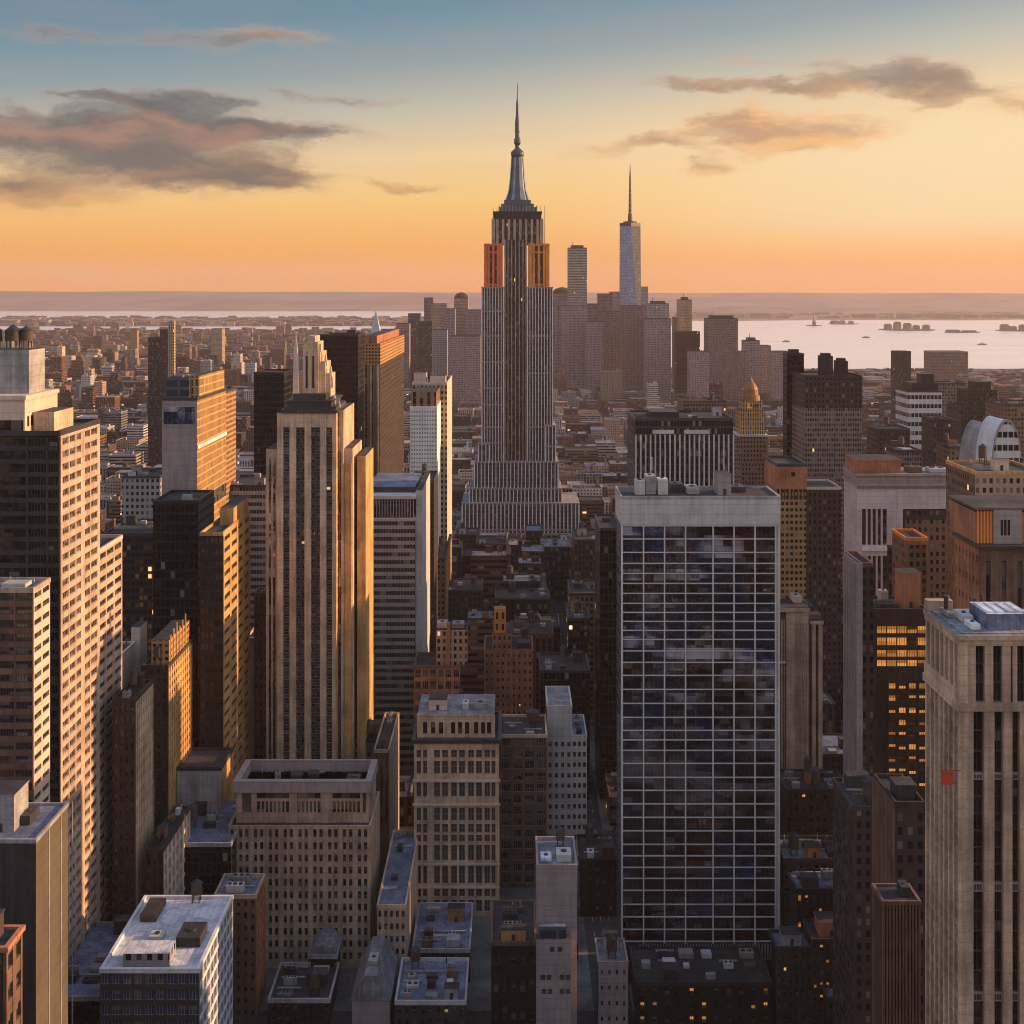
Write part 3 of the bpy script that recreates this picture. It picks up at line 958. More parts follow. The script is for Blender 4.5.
roof(t2, t2.x0, t2.x1, t2.y0, t2.y1, z2 + 0.05, 'tar', 'cream')

# B: lower tower in front of A
t = hero('office_tower', 'shorter tan-banded office tower in the left edge foreground, before the big striped tower', -40, 33, 368, side=50)
zt = py_z(592, 368)
b = MB(); b.box(t.x0, t.x1 - 0.7, t.y0 + 0.7, t.y1, 0, zt - 0.4); t.part('core', b, 'black')
fl = 3.7; nr = int(zt // fl); z0 = zt - nr * fl
rows = [(z0 + j * fl + 1.3, z0 + (j + 1) * fl - 0.3) for j in range(nr)]
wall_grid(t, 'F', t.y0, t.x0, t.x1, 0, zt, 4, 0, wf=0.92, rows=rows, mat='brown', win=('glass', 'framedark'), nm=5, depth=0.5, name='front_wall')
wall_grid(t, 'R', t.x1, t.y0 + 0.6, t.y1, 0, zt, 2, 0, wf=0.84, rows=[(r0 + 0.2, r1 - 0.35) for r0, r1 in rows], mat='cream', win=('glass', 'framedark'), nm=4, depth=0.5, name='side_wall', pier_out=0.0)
flush_windows(t)
roof(t, t.x0, t.x1, t.y0, t.y1, zt + 0.05, 'roofblue', 'tan2')
clutter(t, t.x0 + 8, t.x1 - 1, t.y0 + 2, t.y1 - 2, zt, 4, 2, 0, mats=('pale', 'grey'))

# C: blank wall at lower left
t = hero('windowless_block', 'blank grey-beige windowless block low at the left, with a clean lit flank', -40, 36, 330, side=68)
zt = py_z(842, 330)
b = MB(); b.box(t.x0, t.x1, t.y0, t.y1, 0, zt, 0, 1, bottom=False); b.mi[1] = 2
t.part('wall', b, ['dark', 'tar', 'olive'])
roof(t, t.x0, t.x1, t.y0, t.y1, zt, 'roofblue', 'grey', h=0.7)
bulkhead(t, px_x(-14, 336), px_x(14, 336), 336, 346, zt, 9, 'grey')
unit(t, px_x(18, 340), px_x(30, 340), 340, 347, zt + 0.06, 2.5, 'dark')
for i in range(3):
    b = MB(); b.box(t.x1 - 0.1, t.x1 + 0.12, t.y0 + 9 + i * 9, t.y0 + 9.5 + i * 9, 0, zt - 0.4, 0); t.part('wall_joint', b, 'grey')

# D: corner sliver bottom left
t = hero('brick_building', 'dark brick building cut by the bottom left corner, orange light on its eave', -60, 6, 296, side=22)
zt = py_z(950, 296)
b = MB(); b.box(t.x0, t.x1 - 0.6, t.y0 + 0.6, t.y1, 0, zt); t.part('core', b, 'black')
wall_grid(t, 'R', t.x1, t.y0, t.y1, 0, zt, 2, 14, wf=0.6, hf=0.5, mat='brown', nm=1, win=('glasslit', 'framedark'))
wall_grid(t, 'F', t.y0, t.x0, t.x1 - 0.7, 0, zt, 5, 14, wf=0.55, hf=0.5, mat='dkbrown', nm=1, win=('glasslit', 'framedark'), name='front_wall', pier_out=0.0)
flush_windows(t, 60)
roof(t, t.x0, t.x1, t.y0, t.y1, zt, 'tar', 'brick', h=0.8, out=0.6)
bulkhead(t, t.x0 + 2, t.x0 + 11, t.y0 + 3, t.y0 + 8, zt, 5, 'dkbrown')

# cream blank building behind A
t = simple('blank_walled_building', 'smooth cream blank-walled building beside the left avenue, behind the striped tower', 90, 105, 672, 480, side=135, mat='cream', seed=3, n=1, edge='cream', bh='grey')
b = MB(); b.box(t.x0, t.x1 - 2, t.y1 + 0.3, t.y1 + 14, 0, t.z - 3, 0, 1); b.box(t.x1 - 2.0, t.x1 + 1.4, t.y1 + 2, t.y1 + 12, 0, t.z + 6, 0, 1)
t.part('rear_wing', b, ['cream', 'tar'])
# F
def windowed(name, label, fx0, fx1, top, Y0, side, mat, smat_, ncf, ncs, fl, wf=0.5, hf=0.5, win=('glass', 'framedark'), edge=None, n=2, tanks=1, seed=1, fill='black', bh=None, mark=None, nm=1, wfs=None, most=100, depthpx=None, z_low=0.0, hfs=None, depth=None, fwin=None, roofm='tar', group=None, zbase=0.0):
    t = hero(name, label, fx0, fx1, Y0, side, depth, mark=mark, group=group)
    zt = py_z(top, Y0)
    left = fx0 + fx1 > 1024
    b = MB()
    if left:
        b.box(t.x0 + 0.7, t.x1, t.y0 + 0.7, t.y1, 0, zt - 0.3)
    else:
        b.box(t.x0, t.x1 - 0.7, t.y0 + 0.7, t.y1, 0, zt - 0.3)
    t.part('core', b, fill)
    nr = max(1, int((zt - z_low) // fl)); z0 = zt - nr * fl
    rows = [(z0 + j * fl + fl * (0.52 - hf / 2), z0 + j * fl + fl * (0.52 + hf / 2)) for j in range(nr)]
    h2 = hfs or hf
    rows2 = [(z0 + j * fl + fl * (0.52 - h2 / 2), z0 + j * fl + fl * (0.52 + h2 / 2)) for j in range(nr)]
    if ncf:
        wall_grid(t, 'F', t.y0, t.x0 if not left else t.x0 + 0.1, t.x1, 0, zt, ncf, 0, wf=wf, rows=rows, mat=mat, win=fwin or win, nm=nm, name='front_wall')
    if ncs:
        if left:
            wall_grid(t, 'L', t.x0, t.y0 + 0.82, t.y1, 0, zt - 0.02, ncs, 0, wf=wfs or wf, rows=rows2, mat=smat_, win=win, nm=nm, name='side_wall')
        else:
            wall_grid(t, 'R', t.x1, t.y0 + 0.82, t.y1, 0, zt - 0.02, ncs, 0, wf=wfs or wf, rows=rows2, mat=smat_, win=win, nm=nm, name='side_wall')
    flush_windows(t, most)
    roof(t, t.x0, t.x1, t.y0, t.y1, zt, roofm, edge or mat)
    if n or tanks:
        clutter(t, t.x0 + 1.5, t.x1 - 1.5, t.y0 + 1.5, t.y1 - 1.5, zt, seed, n, tanks, bh=bh)
    t.z = zt
    return t

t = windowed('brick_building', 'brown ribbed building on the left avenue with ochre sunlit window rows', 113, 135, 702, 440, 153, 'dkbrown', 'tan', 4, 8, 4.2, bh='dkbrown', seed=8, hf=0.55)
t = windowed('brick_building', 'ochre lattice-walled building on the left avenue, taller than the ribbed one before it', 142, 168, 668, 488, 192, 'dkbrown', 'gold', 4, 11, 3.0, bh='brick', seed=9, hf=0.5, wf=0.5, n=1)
b = MB(); b.box(px_x(150, 490), t.x1 - 0.6, 492, t.y1 - 2, t.z, py_z(640, 492), 0, 1)
o = t.part('upper_storeys', b, ['f_ltgold', 'tar'])
b = MB()
for i in range(6):
    b.box(t.x1 - 0.62, t.x1 - 0.3, 493 + i * 4.5, 494 + i * 4.5, t.z, py_z(636, 492) + (i % 3) * 1.2, 0, bottom=True)
t.part('pinnacles', b, 'gold', o)
# low buildings at the foot of the avenue wall
simple('low_building', 'dim low block at the foot of the left avenue, below the ribbed brown building', 116, 140, 800, 463.5, side=155, mat='f_brown', seed=12, n=2, tanks=1)
windowed('low_building', 'small low sunlit building with tall windows standing out on the left avenue', 146, 163, 852, 440, 190, 'dkbrown', 'cream', 3, 7, 5.0, hf=0.75, seed=13, n=2, tanks=1, bh='brown')
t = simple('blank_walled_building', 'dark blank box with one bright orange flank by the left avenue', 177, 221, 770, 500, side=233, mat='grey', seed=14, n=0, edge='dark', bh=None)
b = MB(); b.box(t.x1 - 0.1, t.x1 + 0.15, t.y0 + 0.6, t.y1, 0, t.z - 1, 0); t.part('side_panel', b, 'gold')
simple('low_building', 'low flat building with blue-grey roof left of the grooved podium block', 150, 231, 846, 470, depth=40, mat='f_black', seed=15, n=5, tanks=1, roofm='roofblue', edge='grey')

# E: white roof at bottom left
t = hero('white_roofed_building', 'low office building at bottom left with a white roof and white lattice flank', 100, 199, 382, side=233, mark='white-roofed building')
zt = py_z(972, 382)
b = MB(); b.box(t.x0, t.x1 - 0.7, t.y0 + 0.7, t.y1, 0, zt - 0.3); t.part('core', b, 'black')
wall_grid(t, 'F', t.y0, t.x0, t.x1, 0, zt, 9, 11, wf=0.82, hf=0.68, mat='framedark', win=('glassblue', 'frame'), nm=2, name='front_wall')
wall_grid(t, 'R', t.x1, t.y0 + 0.8, t.y1, 0, zt, 10, 10, wf=0.88, hf=0.8, mat='white', win=('glassblue', 'framewhite'), nm=1, name='side_wall', pier_out=0.0, depth=0.35)
flush_windows(t)
roof(t, t.x0, t.x1, t.y0, t.y1, zt, 'roofwhite', 'white', h=1.0, th=0.8)
b = MB(); b.box(t.x0 + 6, t.x1 - 9, t.y0 + 2, t.y0 + 10, zt + 0.06, zt + 4.2, 0, 1)
o = t.part('penthouse', b, ['f_grey', 'roofwhite'])
unit(t, t.x1 - 10, t.x1 - 3, t.y0 + 14, t.y0 + 24, zt + 0.06, 3.0, 'dark')
unit(t, t.x0 + 9, t.x0 + 13, t.y0 + 18, t.y0 + 22, zt + 0.06, 1.4, 'pale')
tank(t, t.x0 + 17, t.y0 + 44, zt + 0.06, 1.8, 3.2)
unit(t, t.x0 + 3, t.x0 + 8, t.y0 + 30, t.y0 + 42, zt + 0.06, 2.2, 'brown', fans=False)
simple('low_building', 'dark low building left of the white-roofed building, blue-grey roof steps', 40, 99, 1000, 388, depth=46, mat='f_black', seed=16, n=5, tanks=0, roofm='roofblue', edge='grey')
simple('low_building', 'low dark building behind the white-roofed building, rust-coloured plant on top', 112, 190, 946, 455, depth=12, mat='f_dkbrown', seed=17, n=5, tanks=1, bh='brick')
windowed('brick_building', 'narrow ochre-edged brown building between the white-roofed building and the grooved podium block', 214, 256, 898, 446, 265, 'brown', 'brick', 6, 3, 4.0, seed=18, n=3, tanks=0, roofm='roofblue', edge='tan2')

# H group
t = hero('office_tower', 'grey blank-fronted tower with a golden ribbed sunlit flank', 162, 197, 600, side=226, mark='golden-flanked tower')
zt = py_z(400, 600)
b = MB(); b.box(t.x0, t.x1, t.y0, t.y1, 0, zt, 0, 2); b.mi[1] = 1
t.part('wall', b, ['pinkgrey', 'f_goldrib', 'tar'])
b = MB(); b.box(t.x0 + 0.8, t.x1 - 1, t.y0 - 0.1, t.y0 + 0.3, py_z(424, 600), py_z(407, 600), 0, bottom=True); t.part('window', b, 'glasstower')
b = MB(); b.box(t.x1 - 0.2, t.x1 + 0.5, t.y0, t.y1, py_z(449, 600), py_z(445.5, 600), 0, bottom=True); t.part('ledge', b, 'white')
b = MB(); b.box(t.x1 - 0.2, t.x1 + 0.4, t.y0 + 2, t.y1 - 2, py_z(515, 600), py_z(501, 600), 0, bottom=True); t.part('window', b, 'glasslit')
roof(t, t.x0, t.x1, t.y0, t.y1, zt, 'tar', 'dark')
b = MB(); b.box(t.x0 + 0.5, t.x1 - 4.5, t.y0 + 4, t.y1 - 12, zt, py_z(378, 604), 0, 1); t.part('penthouse', b, ['f_hazeglass', 'tar'])
b = MB(); b.box(t.x1 - 4.4, t.x1 - 0.4, t.y0 + 6, t.y1 - 2, zt, py_z(376, 606), 0, 1); t.part('penthouse', b, ['f_goldrib', 'tar'])
clutter(t, t.x0 + 1, t.x1 - 5, t.y0 + 5, t.y1 - 14, py_z(378, 604), 5, 2, 0)
simple('black_tower', 'flat black glass tower in front of the golden-flanked tower', 153, 198, 503, 560, depth=30, mat='f_black', seed=21, n=1, edge='black', bh=None)
t = windowed('office_tower', 'yellow-lit office block with dark glass front, right of the black glass tower', 200, 223, 535, 525, 250, 'black', 'gold', 5, 4, 4.6, wf=0.85, hf=0.55, wfs=0.8, hfs=0.42, seed=22, n=1, tanks=0, edge='gold', nm=4, fwin=('glassblack', 'framedark'))
b = MB(); b.box(t.x1 - 6, t.x1 - 0.5, t.y0 + 22, t.y1 - 1, t.z, t.z + 7, 0, 1); t.part('penthouse', b, ['gold', 'tar'])
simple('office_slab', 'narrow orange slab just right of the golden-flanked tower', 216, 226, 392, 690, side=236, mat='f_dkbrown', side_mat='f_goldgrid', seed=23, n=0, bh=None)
simple('black_tower', 'plain jet-black slab left of the stepped stone skyscraper', 254, 284, 374, 820, depth=35, mat='f_black', seed=24, n=0, bh=None, edge='black')
simple('brick_building', 'ochre strip of a building wedged beside the jet-black slab', 276, 290, 381, 860, side=297, mat='f_goldrib', seed=25, n=0, bh=None)
simple('office_tower', 'dark faceted office block speckled with gold-lit windows', 104, 153, 535, 640, depth=40, mat='f_litgold', seed=26, n=3, edge='dark')
simple('office_block', 'grey blocky building behind the gold-speckled office block', 122, 160, 478, 800, depth=40, mat='f_grey', seed=27, n=3, bh='grey')
simple('office_block', 'dim grey-banded block between the yellow-lit block and the stepped stone skyscraper', 224, 268, 487, 700, depth=40, mat='f_greyband', seed=28, n=4, bh='grey')
simple('blank_walled_building', 'small cream blank wall left of the stepped stone skyscraper base', 246, 255, 640, 600, side=263, mat='cream', seed=29, n=0, bh=None, edge='cream')
windowed('brick_building', 'slim brown brick building hugging the left side of the stepped stone skyscraper', 254, 268, 595, 590, 272, 'brown', 'gold', 3, 2, 3.8, seed=30, n=1, tanks=0)

# K: stepped stone skyscraper
t = hero('stone_skyscraper', 'slender tan stone skyscraper with vertical ribs and a stepped crown', 266, 352, 566, side=361, cat='skyscraper', mark='stepped stone skyscraper')
X = lambda p: px_x(p, 560)
zb = 0
zm, zs = py_z(413, 560), py_z(449, 566)
b = MB(); b.box(X(278), X(334.2), 561.2, 594, zb, zm - 0.3); t.part('core', b, 'framedark')
pier = [(277, 283.2), (289.6, 296), (304.6, 311), (320, 326.2), (332, 336)]
b = MB()
z_lo = py_z(762, 560)
for i, (p, q) in enumerate(pier):
    b.box(X(p), X(q), 559.6 if i in (1, 2, 3) else 560.0, 561.6, zb, zm, 0)
b.box(X(283), X(333), 559.9, 561.5, zm - 6, zm - 0.1, 0)
t.part('front_piers', b, 'tan')
fl = 3.75
cols = [(X(283.2), X(289.6)), (X(296), X(304.6)), (X(311), X(320)), (X(326.2), X(332))]
nr = int((zm - 7 - 30) / fl)
b = MB()
for ci, (p, q) in enumerate(cols):
    mid = (p + q) / 2
    if q - p > 3.2:
        b.box(mid - 0.35, mid + 0.35, 560.35, 561.5, 30, zm - 6, 0)
    for j in range(nr):
        zz = zm - 7 - (j + 1) * fl
        b.box(p, q, 560.75, 561.4, zz, zz + 1.2, 0, bottom=True)
        parts = [(p, mid - 0.35), (mid + 0.35, q)] if q - p > 3.2 else [(p, q)]
        for (c, d) in parts:
            add_window(t, 'F', (c + d) / 2, zz + 1.2 + (fl - 1.2) / 2, 561.0, d - c, fl - 1.2, ('glasslit', 'frame'), 0, nh=1)
t.part('spandrels', b, 'framedark')
# side of the central shaft
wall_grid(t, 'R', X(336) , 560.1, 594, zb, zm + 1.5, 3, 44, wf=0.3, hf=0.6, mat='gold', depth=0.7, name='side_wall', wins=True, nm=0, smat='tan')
flush_windows(t, 100)
# shoulders
Xs = lambda p: px_x(p, 566)
b = MB()
b.box(Xs(266), X(277) - 0.02, 566, 598, zb, zs, 0, 1)
b.box(X(336) + 0.3, Xs(343.5), 566, 604, zb, py_z(410, 566), 0, 1)
b.box(Xs(343.5) + 0.02, Xs(352), 568, 603, zb, zs, 0, 1)
t.part('shoulder', b, ['tan', 'tar'])
b = MB()
b.box(Xs(343.5) + 0.3, Xs(351), 566.6, 568.05, zb, zs - 6, 0)
t.part('shoulder_pier', b, 'gold')
b = MB()
b.box(Xs(268.8), Xs(271.0), 565.92, 566.3, zb + 20, zs - 4, 0); b.box(Xs(273.2), Xs(275.4), 565.92, 566.3, zb + 20, zs - 4, 0)
b.box(Xs(338.5), Xs(341), 565.92, 566.3, zb + 20, zs + 6, 0)
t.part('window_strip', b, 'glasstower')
b = MB()
b.box(Xs(252.5) + 6.2, Xs(266) - 0.05, 574, 600, zb, py_z(540, 574), 0, 1); b.box(X(352) + 0.5, X(362), 574, 606, zb, py_z(456, 574), 0, 1)
t.part('wing', b, ['gold', 'tar'])
# cornice and crown
b = MB()
b.box(X(281), X(337.5), 559.0, 595, zm, zm + 1.4, 0, 0, bottom=True); b.box(X(284), X(336), 560.2, 593, zm + 1.4, zm + 2.6, 0)
b.box(X(287), X(331), 561, 592, zm + 2.6, py_z(402, 561), 0); b.box(X(285.5), X(333), 560.2, 592.6, py_z(402, 561), py_z(400.3, 561), 0, bottom=True)
b.box(X(292), X(325), 562.5, 590, py_z(400.3, 561), py_z(394, 562), 0)
t.part('cornice', b, ['dark'])
Xc = lambda p: px_x(p, 568)
cr = MB()
zc = lambda p: py_z(p, 568)
cr.box(Xc(303), Xc(320), 568, 588, zc(395), zc(352), 0)
cr.box(Xc(306), Xc(317.5), 568.6, 586, zc(352), zc(342), 0)
cr.box(Xc(307.5), Xc(314.5), 569.2, 584, zc(342), zc(336), 0)
cr.box(Xc(320) + 0.01, Xc(325), 569, 586, zc(395), zc(362), 0)
cr.box(Xc(325) + 0.01, Xc(330), 570, 585, zc(397), zc(374), 0)
cr.box(Xc(298), Xc(303) - 0.01, 569, 586, zc(397), zc(372), 0)
for (p, q) in ((303.4, 305), (308.5, 311), (315.6, 318.6)):
    cr.box(Xc(p), Xc(q), 567.4, 568.02, zc(395), zc(350), 0)
crown = t.part('crown', cr, 'tan')
b = MB()
for p in (306.7, 313.2):
    b.box(Xc(p - 0.9), Xc(p + 0.9), 567.93, 568.2, zc(388), zc(356), 0)
t.part('window_strip', b, 'glassblack', crown)
for (p, q, r) in ((319, 347, 1.0), (324.5, 358, 0.9), (329.5, 370, 0.9), (331, 380, 0.8), (333, 398, 0.9), (338, 405, 0.8)):
    b = MB(); b.taper(Xc(p), 572, r * 1.6, 3, zc(q + 8), r * 0.6, 1.2, zc(q - 3)); t.part('pinnacle', b, 'cream', crown)
b = MB(); b.taper(Xc(296.5), 567, 2.6, 2.6, zc(398), 1.9, 1.9, zc(356)); b.taper(Xc(296.2), 567, 1.9, 1.9, zc(356), 0.12, 0.12, zc(331)); t.part('spire', b, 'cream')
clutter(t, X(341), X(352), 575, 600, py_z(456, 574) - 0.1, 3, 0, 0)
t = simple('brick_building', 'pale sunlit stepped building peeking from behind the right side of the stepped stone skyscraper', 340, 358, 604, 640, side=372, mat='f_tan', seed=31, n=1, tanks=1, edge='cream', bh='cream')
b = MB(); b.box(t.x1 + 0.2, t.x1 + 4.2, t.y0 + 4, t.y1 - 6, 0, py_z(668, 645), 0, 1); t.part('wing', b, ['f_tan', 'tar'])
simple('low_building', 'low brown brick building with dark roof right of the stepped stone skyscraper base', 352, 385, 742, 575, depth=20, mat='f_brown', seed=32, n=4, tanks=1, bh='brick')

# L, M behind K
simple('black_tower', 'black slab tower right behind the stepped stone skyscraper crown', 318, 358, 336, 900, depth=40, mat='f_black', seed=33, n=2, bh='dark', edge='black')
t = hero('ribbed_tower', 'brown ribbed tower with orange sunlit top next to the black slab', 356, 380, 960, side=404)
zt = py_z(345, 960)
b = MB(); b.box(t.x0, t.x1, t.y0, t.y1, 0, zt - 14, 0, 1); b.mi[1] = 3; b.box(t.x0 - 0.1, t.x1 + 0.3, t.y0 - 0.3, t.y1 + 0.1, zt - 14, zt, 2, 1, bottom=True)
t.part('wall', b, ['f_brownrib', 'tar', 'f_ltgold', 'f_dkbrown'])  # right flank has a darker facade, painting in a neighbour's shade
b = MB()
for i in range(4):
    xx = t.x0 + (t.x1 - t.x0) * (i + 0.1) / 3.6
    b.box(xx, xx + 1.3, t.y0 - 0.9, t.y0 + 0.2, 0, zt - 14.1, 0)
t.part('front_piers', b, 'tan')
roof(t, t.x0, t.x1, t.y0, t.y1, zt, 'tar', 'brick')
bulkhead(t, t.x0 + 4, t.x1 - 3, t.y0 + 8, t.y1 - 14, zt, 6, 'brick')
# N white tower
t = simple('white_tower', 'bright white fine-gridded tower with dark plant storey on top', 410, 437, 408, 830, side=446, mat='f_whitegrid', side_mat='white', seed=34, n=0, bh=None, edge='white', mark='white gridded tower')
b = MB(); b.box(t.x0 + 0.5, t.x1 - 0.5, t.y0 + 0.6, t.y1 - 2, t.z, py_z(392, 830), 0, 1); t.part('plant_storey', b, ['f_brownrib', 'tar'])
t = simple('stone_tower', 'pale cream stepped tower rising behind the white gridded tower', 412, 447, 384, 875, side=452, mat='f_tan', side_mat='cream', seed=35, n=2, bh='cream', tanks=1, edge='cream')
b = MB(); b.box(t.x0 + 1, t.x0 + 9, t.y0 + 3, t.y0 + 14, t.z, t.z + 7, 0, 1); b.box(t.x1 - 11, t.x1 - 1, t.y0 + 2, t.y0 + 12, t.z, t.z + 5, 0, 1); t.part('penthouse', b, ['cream', 'tar'])
# O grey banded
t = simple('office_tower', 'grey horizontally banded office tower right of the stepped stone skyscraper', 361, 415, 520, 680, side=424, mat='f_greyband', side_mat='grey', seed=36, n=0, bh=None, edge='pale', mark='grey banded office tower')
b = MB(); b.box(t.x0 + 0.3, t.x1 - 0.3, t.y0 + 0.3, t.y1 - 1, t.z, py_z(499, 680), 0, 1); t.part('plant_storey', b, ['f_dk', 'roofgrey'])
b = MB()
for i in range(19):
    xx = t.x0 + (t.x1 - t.x0) * (i + 0.3) / 19
    b.box(xx, xx + 0.4, t.y0 - 0.05, t.y0 + 0.4, t.z, py_z(499, 680), 0)
t.part('fin', b, 'frame')
b = MB(); b.box(t.x0 - 0.2, t.x1 + 0.4, t.y0 - 0.2, t.y1, py_z(499, 680), py_z(496, 680), 0, bottom=True); t.part('roof_edge', b, 'pale')
b = MB(); b.box(t.x0 + 2, t.x1 - 1, t.y0 + 12, t.y1 - 3, py_z(496, 680), py_z(487, 692), 0, 1); t.part('penthouse', b, ['dark', 'roofblue'])
b = MB(); b.box(t.x1 + 0.2, t.x1 + 3.2, t.y0 + 5, t.y1 + 3, 0, py_z(489, 690), 0, 1); t.part('stair_tower', b, ['pale', 'tar'])
simple('brick_building', 'dark brown slab with speckled windows just right of the grey banded office tower', 410, 434, 482, 760, depth=40, mat='f_dkbrown', seed=37, n=3, tanks=1, bh='dkbrown')

# ---------------------------------------------------------------- ESB-like landmark: stepped skyscraper with mast
YE = 1300.0
t = hero('landmark_skyscraper', 'tallest skyscraper at the centre, stepped, with a tapering mast and needle antenna', 462, 579, YE - 12, depth=70, cat='skyscraper', mark='central mast skyscraper')
t.o.location = t.loc = (px_x(518, YE), YE + 25, 0)
X = lambda p: px_x(p, YE)
Z = lambda p: py_z(p, YE)
def ribbed(nm_, p0, p1, top, bot, y0, y1, step, pw, pmat='pale', gm='f_dk', bands=(), side=None, out=0.9):
    """a shaft section: dark glazed body, stone piers standing proud, floor bands between"""
    b = MB(); b.box(X(p0), X(p1), y0, y1, Z(bot), Z(top), 0, 1)
    if side:
        b.mi[1] = 2
    o = t.part(nm_, b, [gm, 'roofgrey'] + ([side] if side else []))
    b = MB()
    n = max(1, round((p1 - p0) / step))
    for i in range(n + 1):
        c = p0 + (p1 - p0) * i / n
        ww = pw * (1.5 if i in (0, n) else 1)
        c = min(max(c, p0 + ww / 2), p1 - ww / 2)
        b.box(X(c - ww / 2), X(c + ww / 2), y0 - out, y0 + 0.3, Z(bot), Z(top) + 0.6, 0, bottom=True)
    t.part('piers', b, pmat, o)
    if bands:
        for zb_ in bands:
            b = MB()
            b.box(X(p0) - 0.25, X(p1) + 0.25, y0 - out - 0.25, y0 + 0.2, Z(zb_ + 0.8), Z(zb_ - 0.5), 0, bottom=True)
            t.part('band_course', b, 'pinkgrey' if pmat == 'white' else pmat, o)
    return o
gs = 'f_deco'
ribbed('base_block', 455, 581, 531, 640, YE - 16, YE + 60, 6, 1.2, 'pinkgrey', 'f_dkbrown', (531.5,))
ribbed('base_block', 462, 579, 501, 531, YE - 12, YE + 58, 3.9, 1.0, 'white', gs, (501.5, 527.5), side='cream')
ribbed('lower_shaft', 469, 562, 487, 501, YE - 7, YE + 52, 3.7, 0.9, 'white', gs, (487.5,), side='cream')
ribbed('lower_shaft', 474, 558.5, 461, 487, YE - 5, YE + 50, 3.7, 0.8, 'white', gs, (461.5,), side='cream')
ribbed('left_wing', 481.5, 504, 287, 461, YE, YE + 40, 2.8, 0.6, 'white', gs, (287.5, 311, 336, 362, 388, 405, 427, 443), out=0.8)
ribbed('right_wing', 527, 553, 287, 461, YE, YE + 40, 2.8, 0.6, 'white', gs, (287.5, 336, 373, 427), side='cream', out=0.8)
ribbed('centre_bay', 504.2, 526.8, 240, 461, YE + 5, YE + 38, 3.7, 0.9, 'tan2', 'f_dk', (), out=0.7)
ribbed('setback', 545, 556, 425, 487, YE - 3.5, YE + 44, 3.6, 0.8, 'white', gs, (425.5, 446), side='cream')
ribbed('setback', 478, 490, 443, 487, YE - 3.5, YE + 44, 3.9, 0.8, 'white', gs, (443.5,))
# orange shoulders: floodlight glow painted into the stone colour
o = ribbed('shoulder', 484, 502.5, 244, 287, YE + 3, YE + 36, 4.6, 2.2, 'floodlit_red', 'f_dkbrown', (244.8, 252, 284.5), out=0.5)
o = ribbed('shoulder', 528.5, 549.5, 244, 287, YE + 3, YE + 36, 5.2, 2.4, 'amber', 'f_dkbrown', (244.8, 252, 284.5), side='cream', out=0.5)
ribbed('upper_block', 491.5, 543.5, 219, 244, YE + 6, YE + 34, 5.8, 2.4, 'tan2', 'f_dk', (), side='cream')
b = MB(); b.box(X(493.5), X(541.5), YE + 5, YE + 35, Z(219), Z(211.5), 0); b.box(X(492.8), X(542.2), YE + 4.6, YE + 35.4, Z(213), Z(211), 0, bottom=True); t.part('parapet', b, 'black')
cxm, cym = X(517.5), YE + 20
b = MB(); b.box(X(498.5), X(537.5), YE + 7, YE + 33, Z(211), Z(206.5), 0); b.box(X(501), X(534), YE + 9, YE + 31, Z(206.5), Z(203), 0); b.box(X(504), X(531), YE + 11, YE + 29, Z(203), Z(199), 0)
o = t.part('observation_deck', b, 'steel')
b = MB()
for i in range(12):
    xx = X(499 + 38 * i / 11)
    b.box(xx - 0.5, xx + 0.5, YE + 6.6, YE + 7.05, Z(211), Z(205), 0)
t.part('railing', b, 'silver', o)
m_ = MB(); m_.lathe(cxm, cym, [(11.2, Z(199)), (8.6, Z(190)), (7.2, Z(178)), (6.3, Z(165)), (5.8, Z(155)), (6.4, Z(153)), (6.4, Z(150)), (4.0, Z(147.5)), (2.4, Z(146)), (2.2, Z(143)), (3.3, Z(141)), (3.3, Z(137)), (2.3, Z(135)), (2.3, Z(130)), (2.6, Z(129)), (2.2, Z(118)), (1.5, Z(112)), (1.3, Z(100)), (0.7, Z(96)), (0.35, Z(80))], 16)
mast = t.part('mast', m_, 'steel')
for k_ in range(8):
    a = math.pi / 8 + k_ * math.pi / 4
    b = MB()
    def pt(r, z, da):
        return (cxm + r * math.cos(a + da), cym + r * math.sin(a + da), z)
    prof = [(12.2, Z(199)), (9.2, Z(190)), (7.7, Z(178)), (6.8, Z(165)), (6.2, Z(156))]
    for i in range(4):
        (r0, z0_), (r1, z1_) = prof[i], prof[i + 1]
        d0, d1 = 0.14, 0.14
        b.face([pt(r0, z0_, -d0), pt(r0, z0_, d0), pt(r1, z1_, d1), pt(r1, z1_, -d1)])
        b.face([pt(r0 - 1.5, z0_, -d0), pt(r0, z0_, -d0), pt(r1, z1_, -d1), pt(r1 - 1.5, z1_, -d1)])
        b.face([pt(r0, z0_, d0), pt(r0 - 1.5, z0_, d0), pt(r1 - 1.5, z1_, d1), pt(r1, z1_, d1)])
    t.part('mast_fin', b, 'silver', mast, occ=False)
for p in (541, 545, 493, 497):
    b = MB(); b.cyl(X(p), YE + 8, 0.35, 0.2, Z(219 if p in (493, 541) else 244), Z(205 if p > 520 else 207), 6); t.part('antenna_rod', b, 'dark')

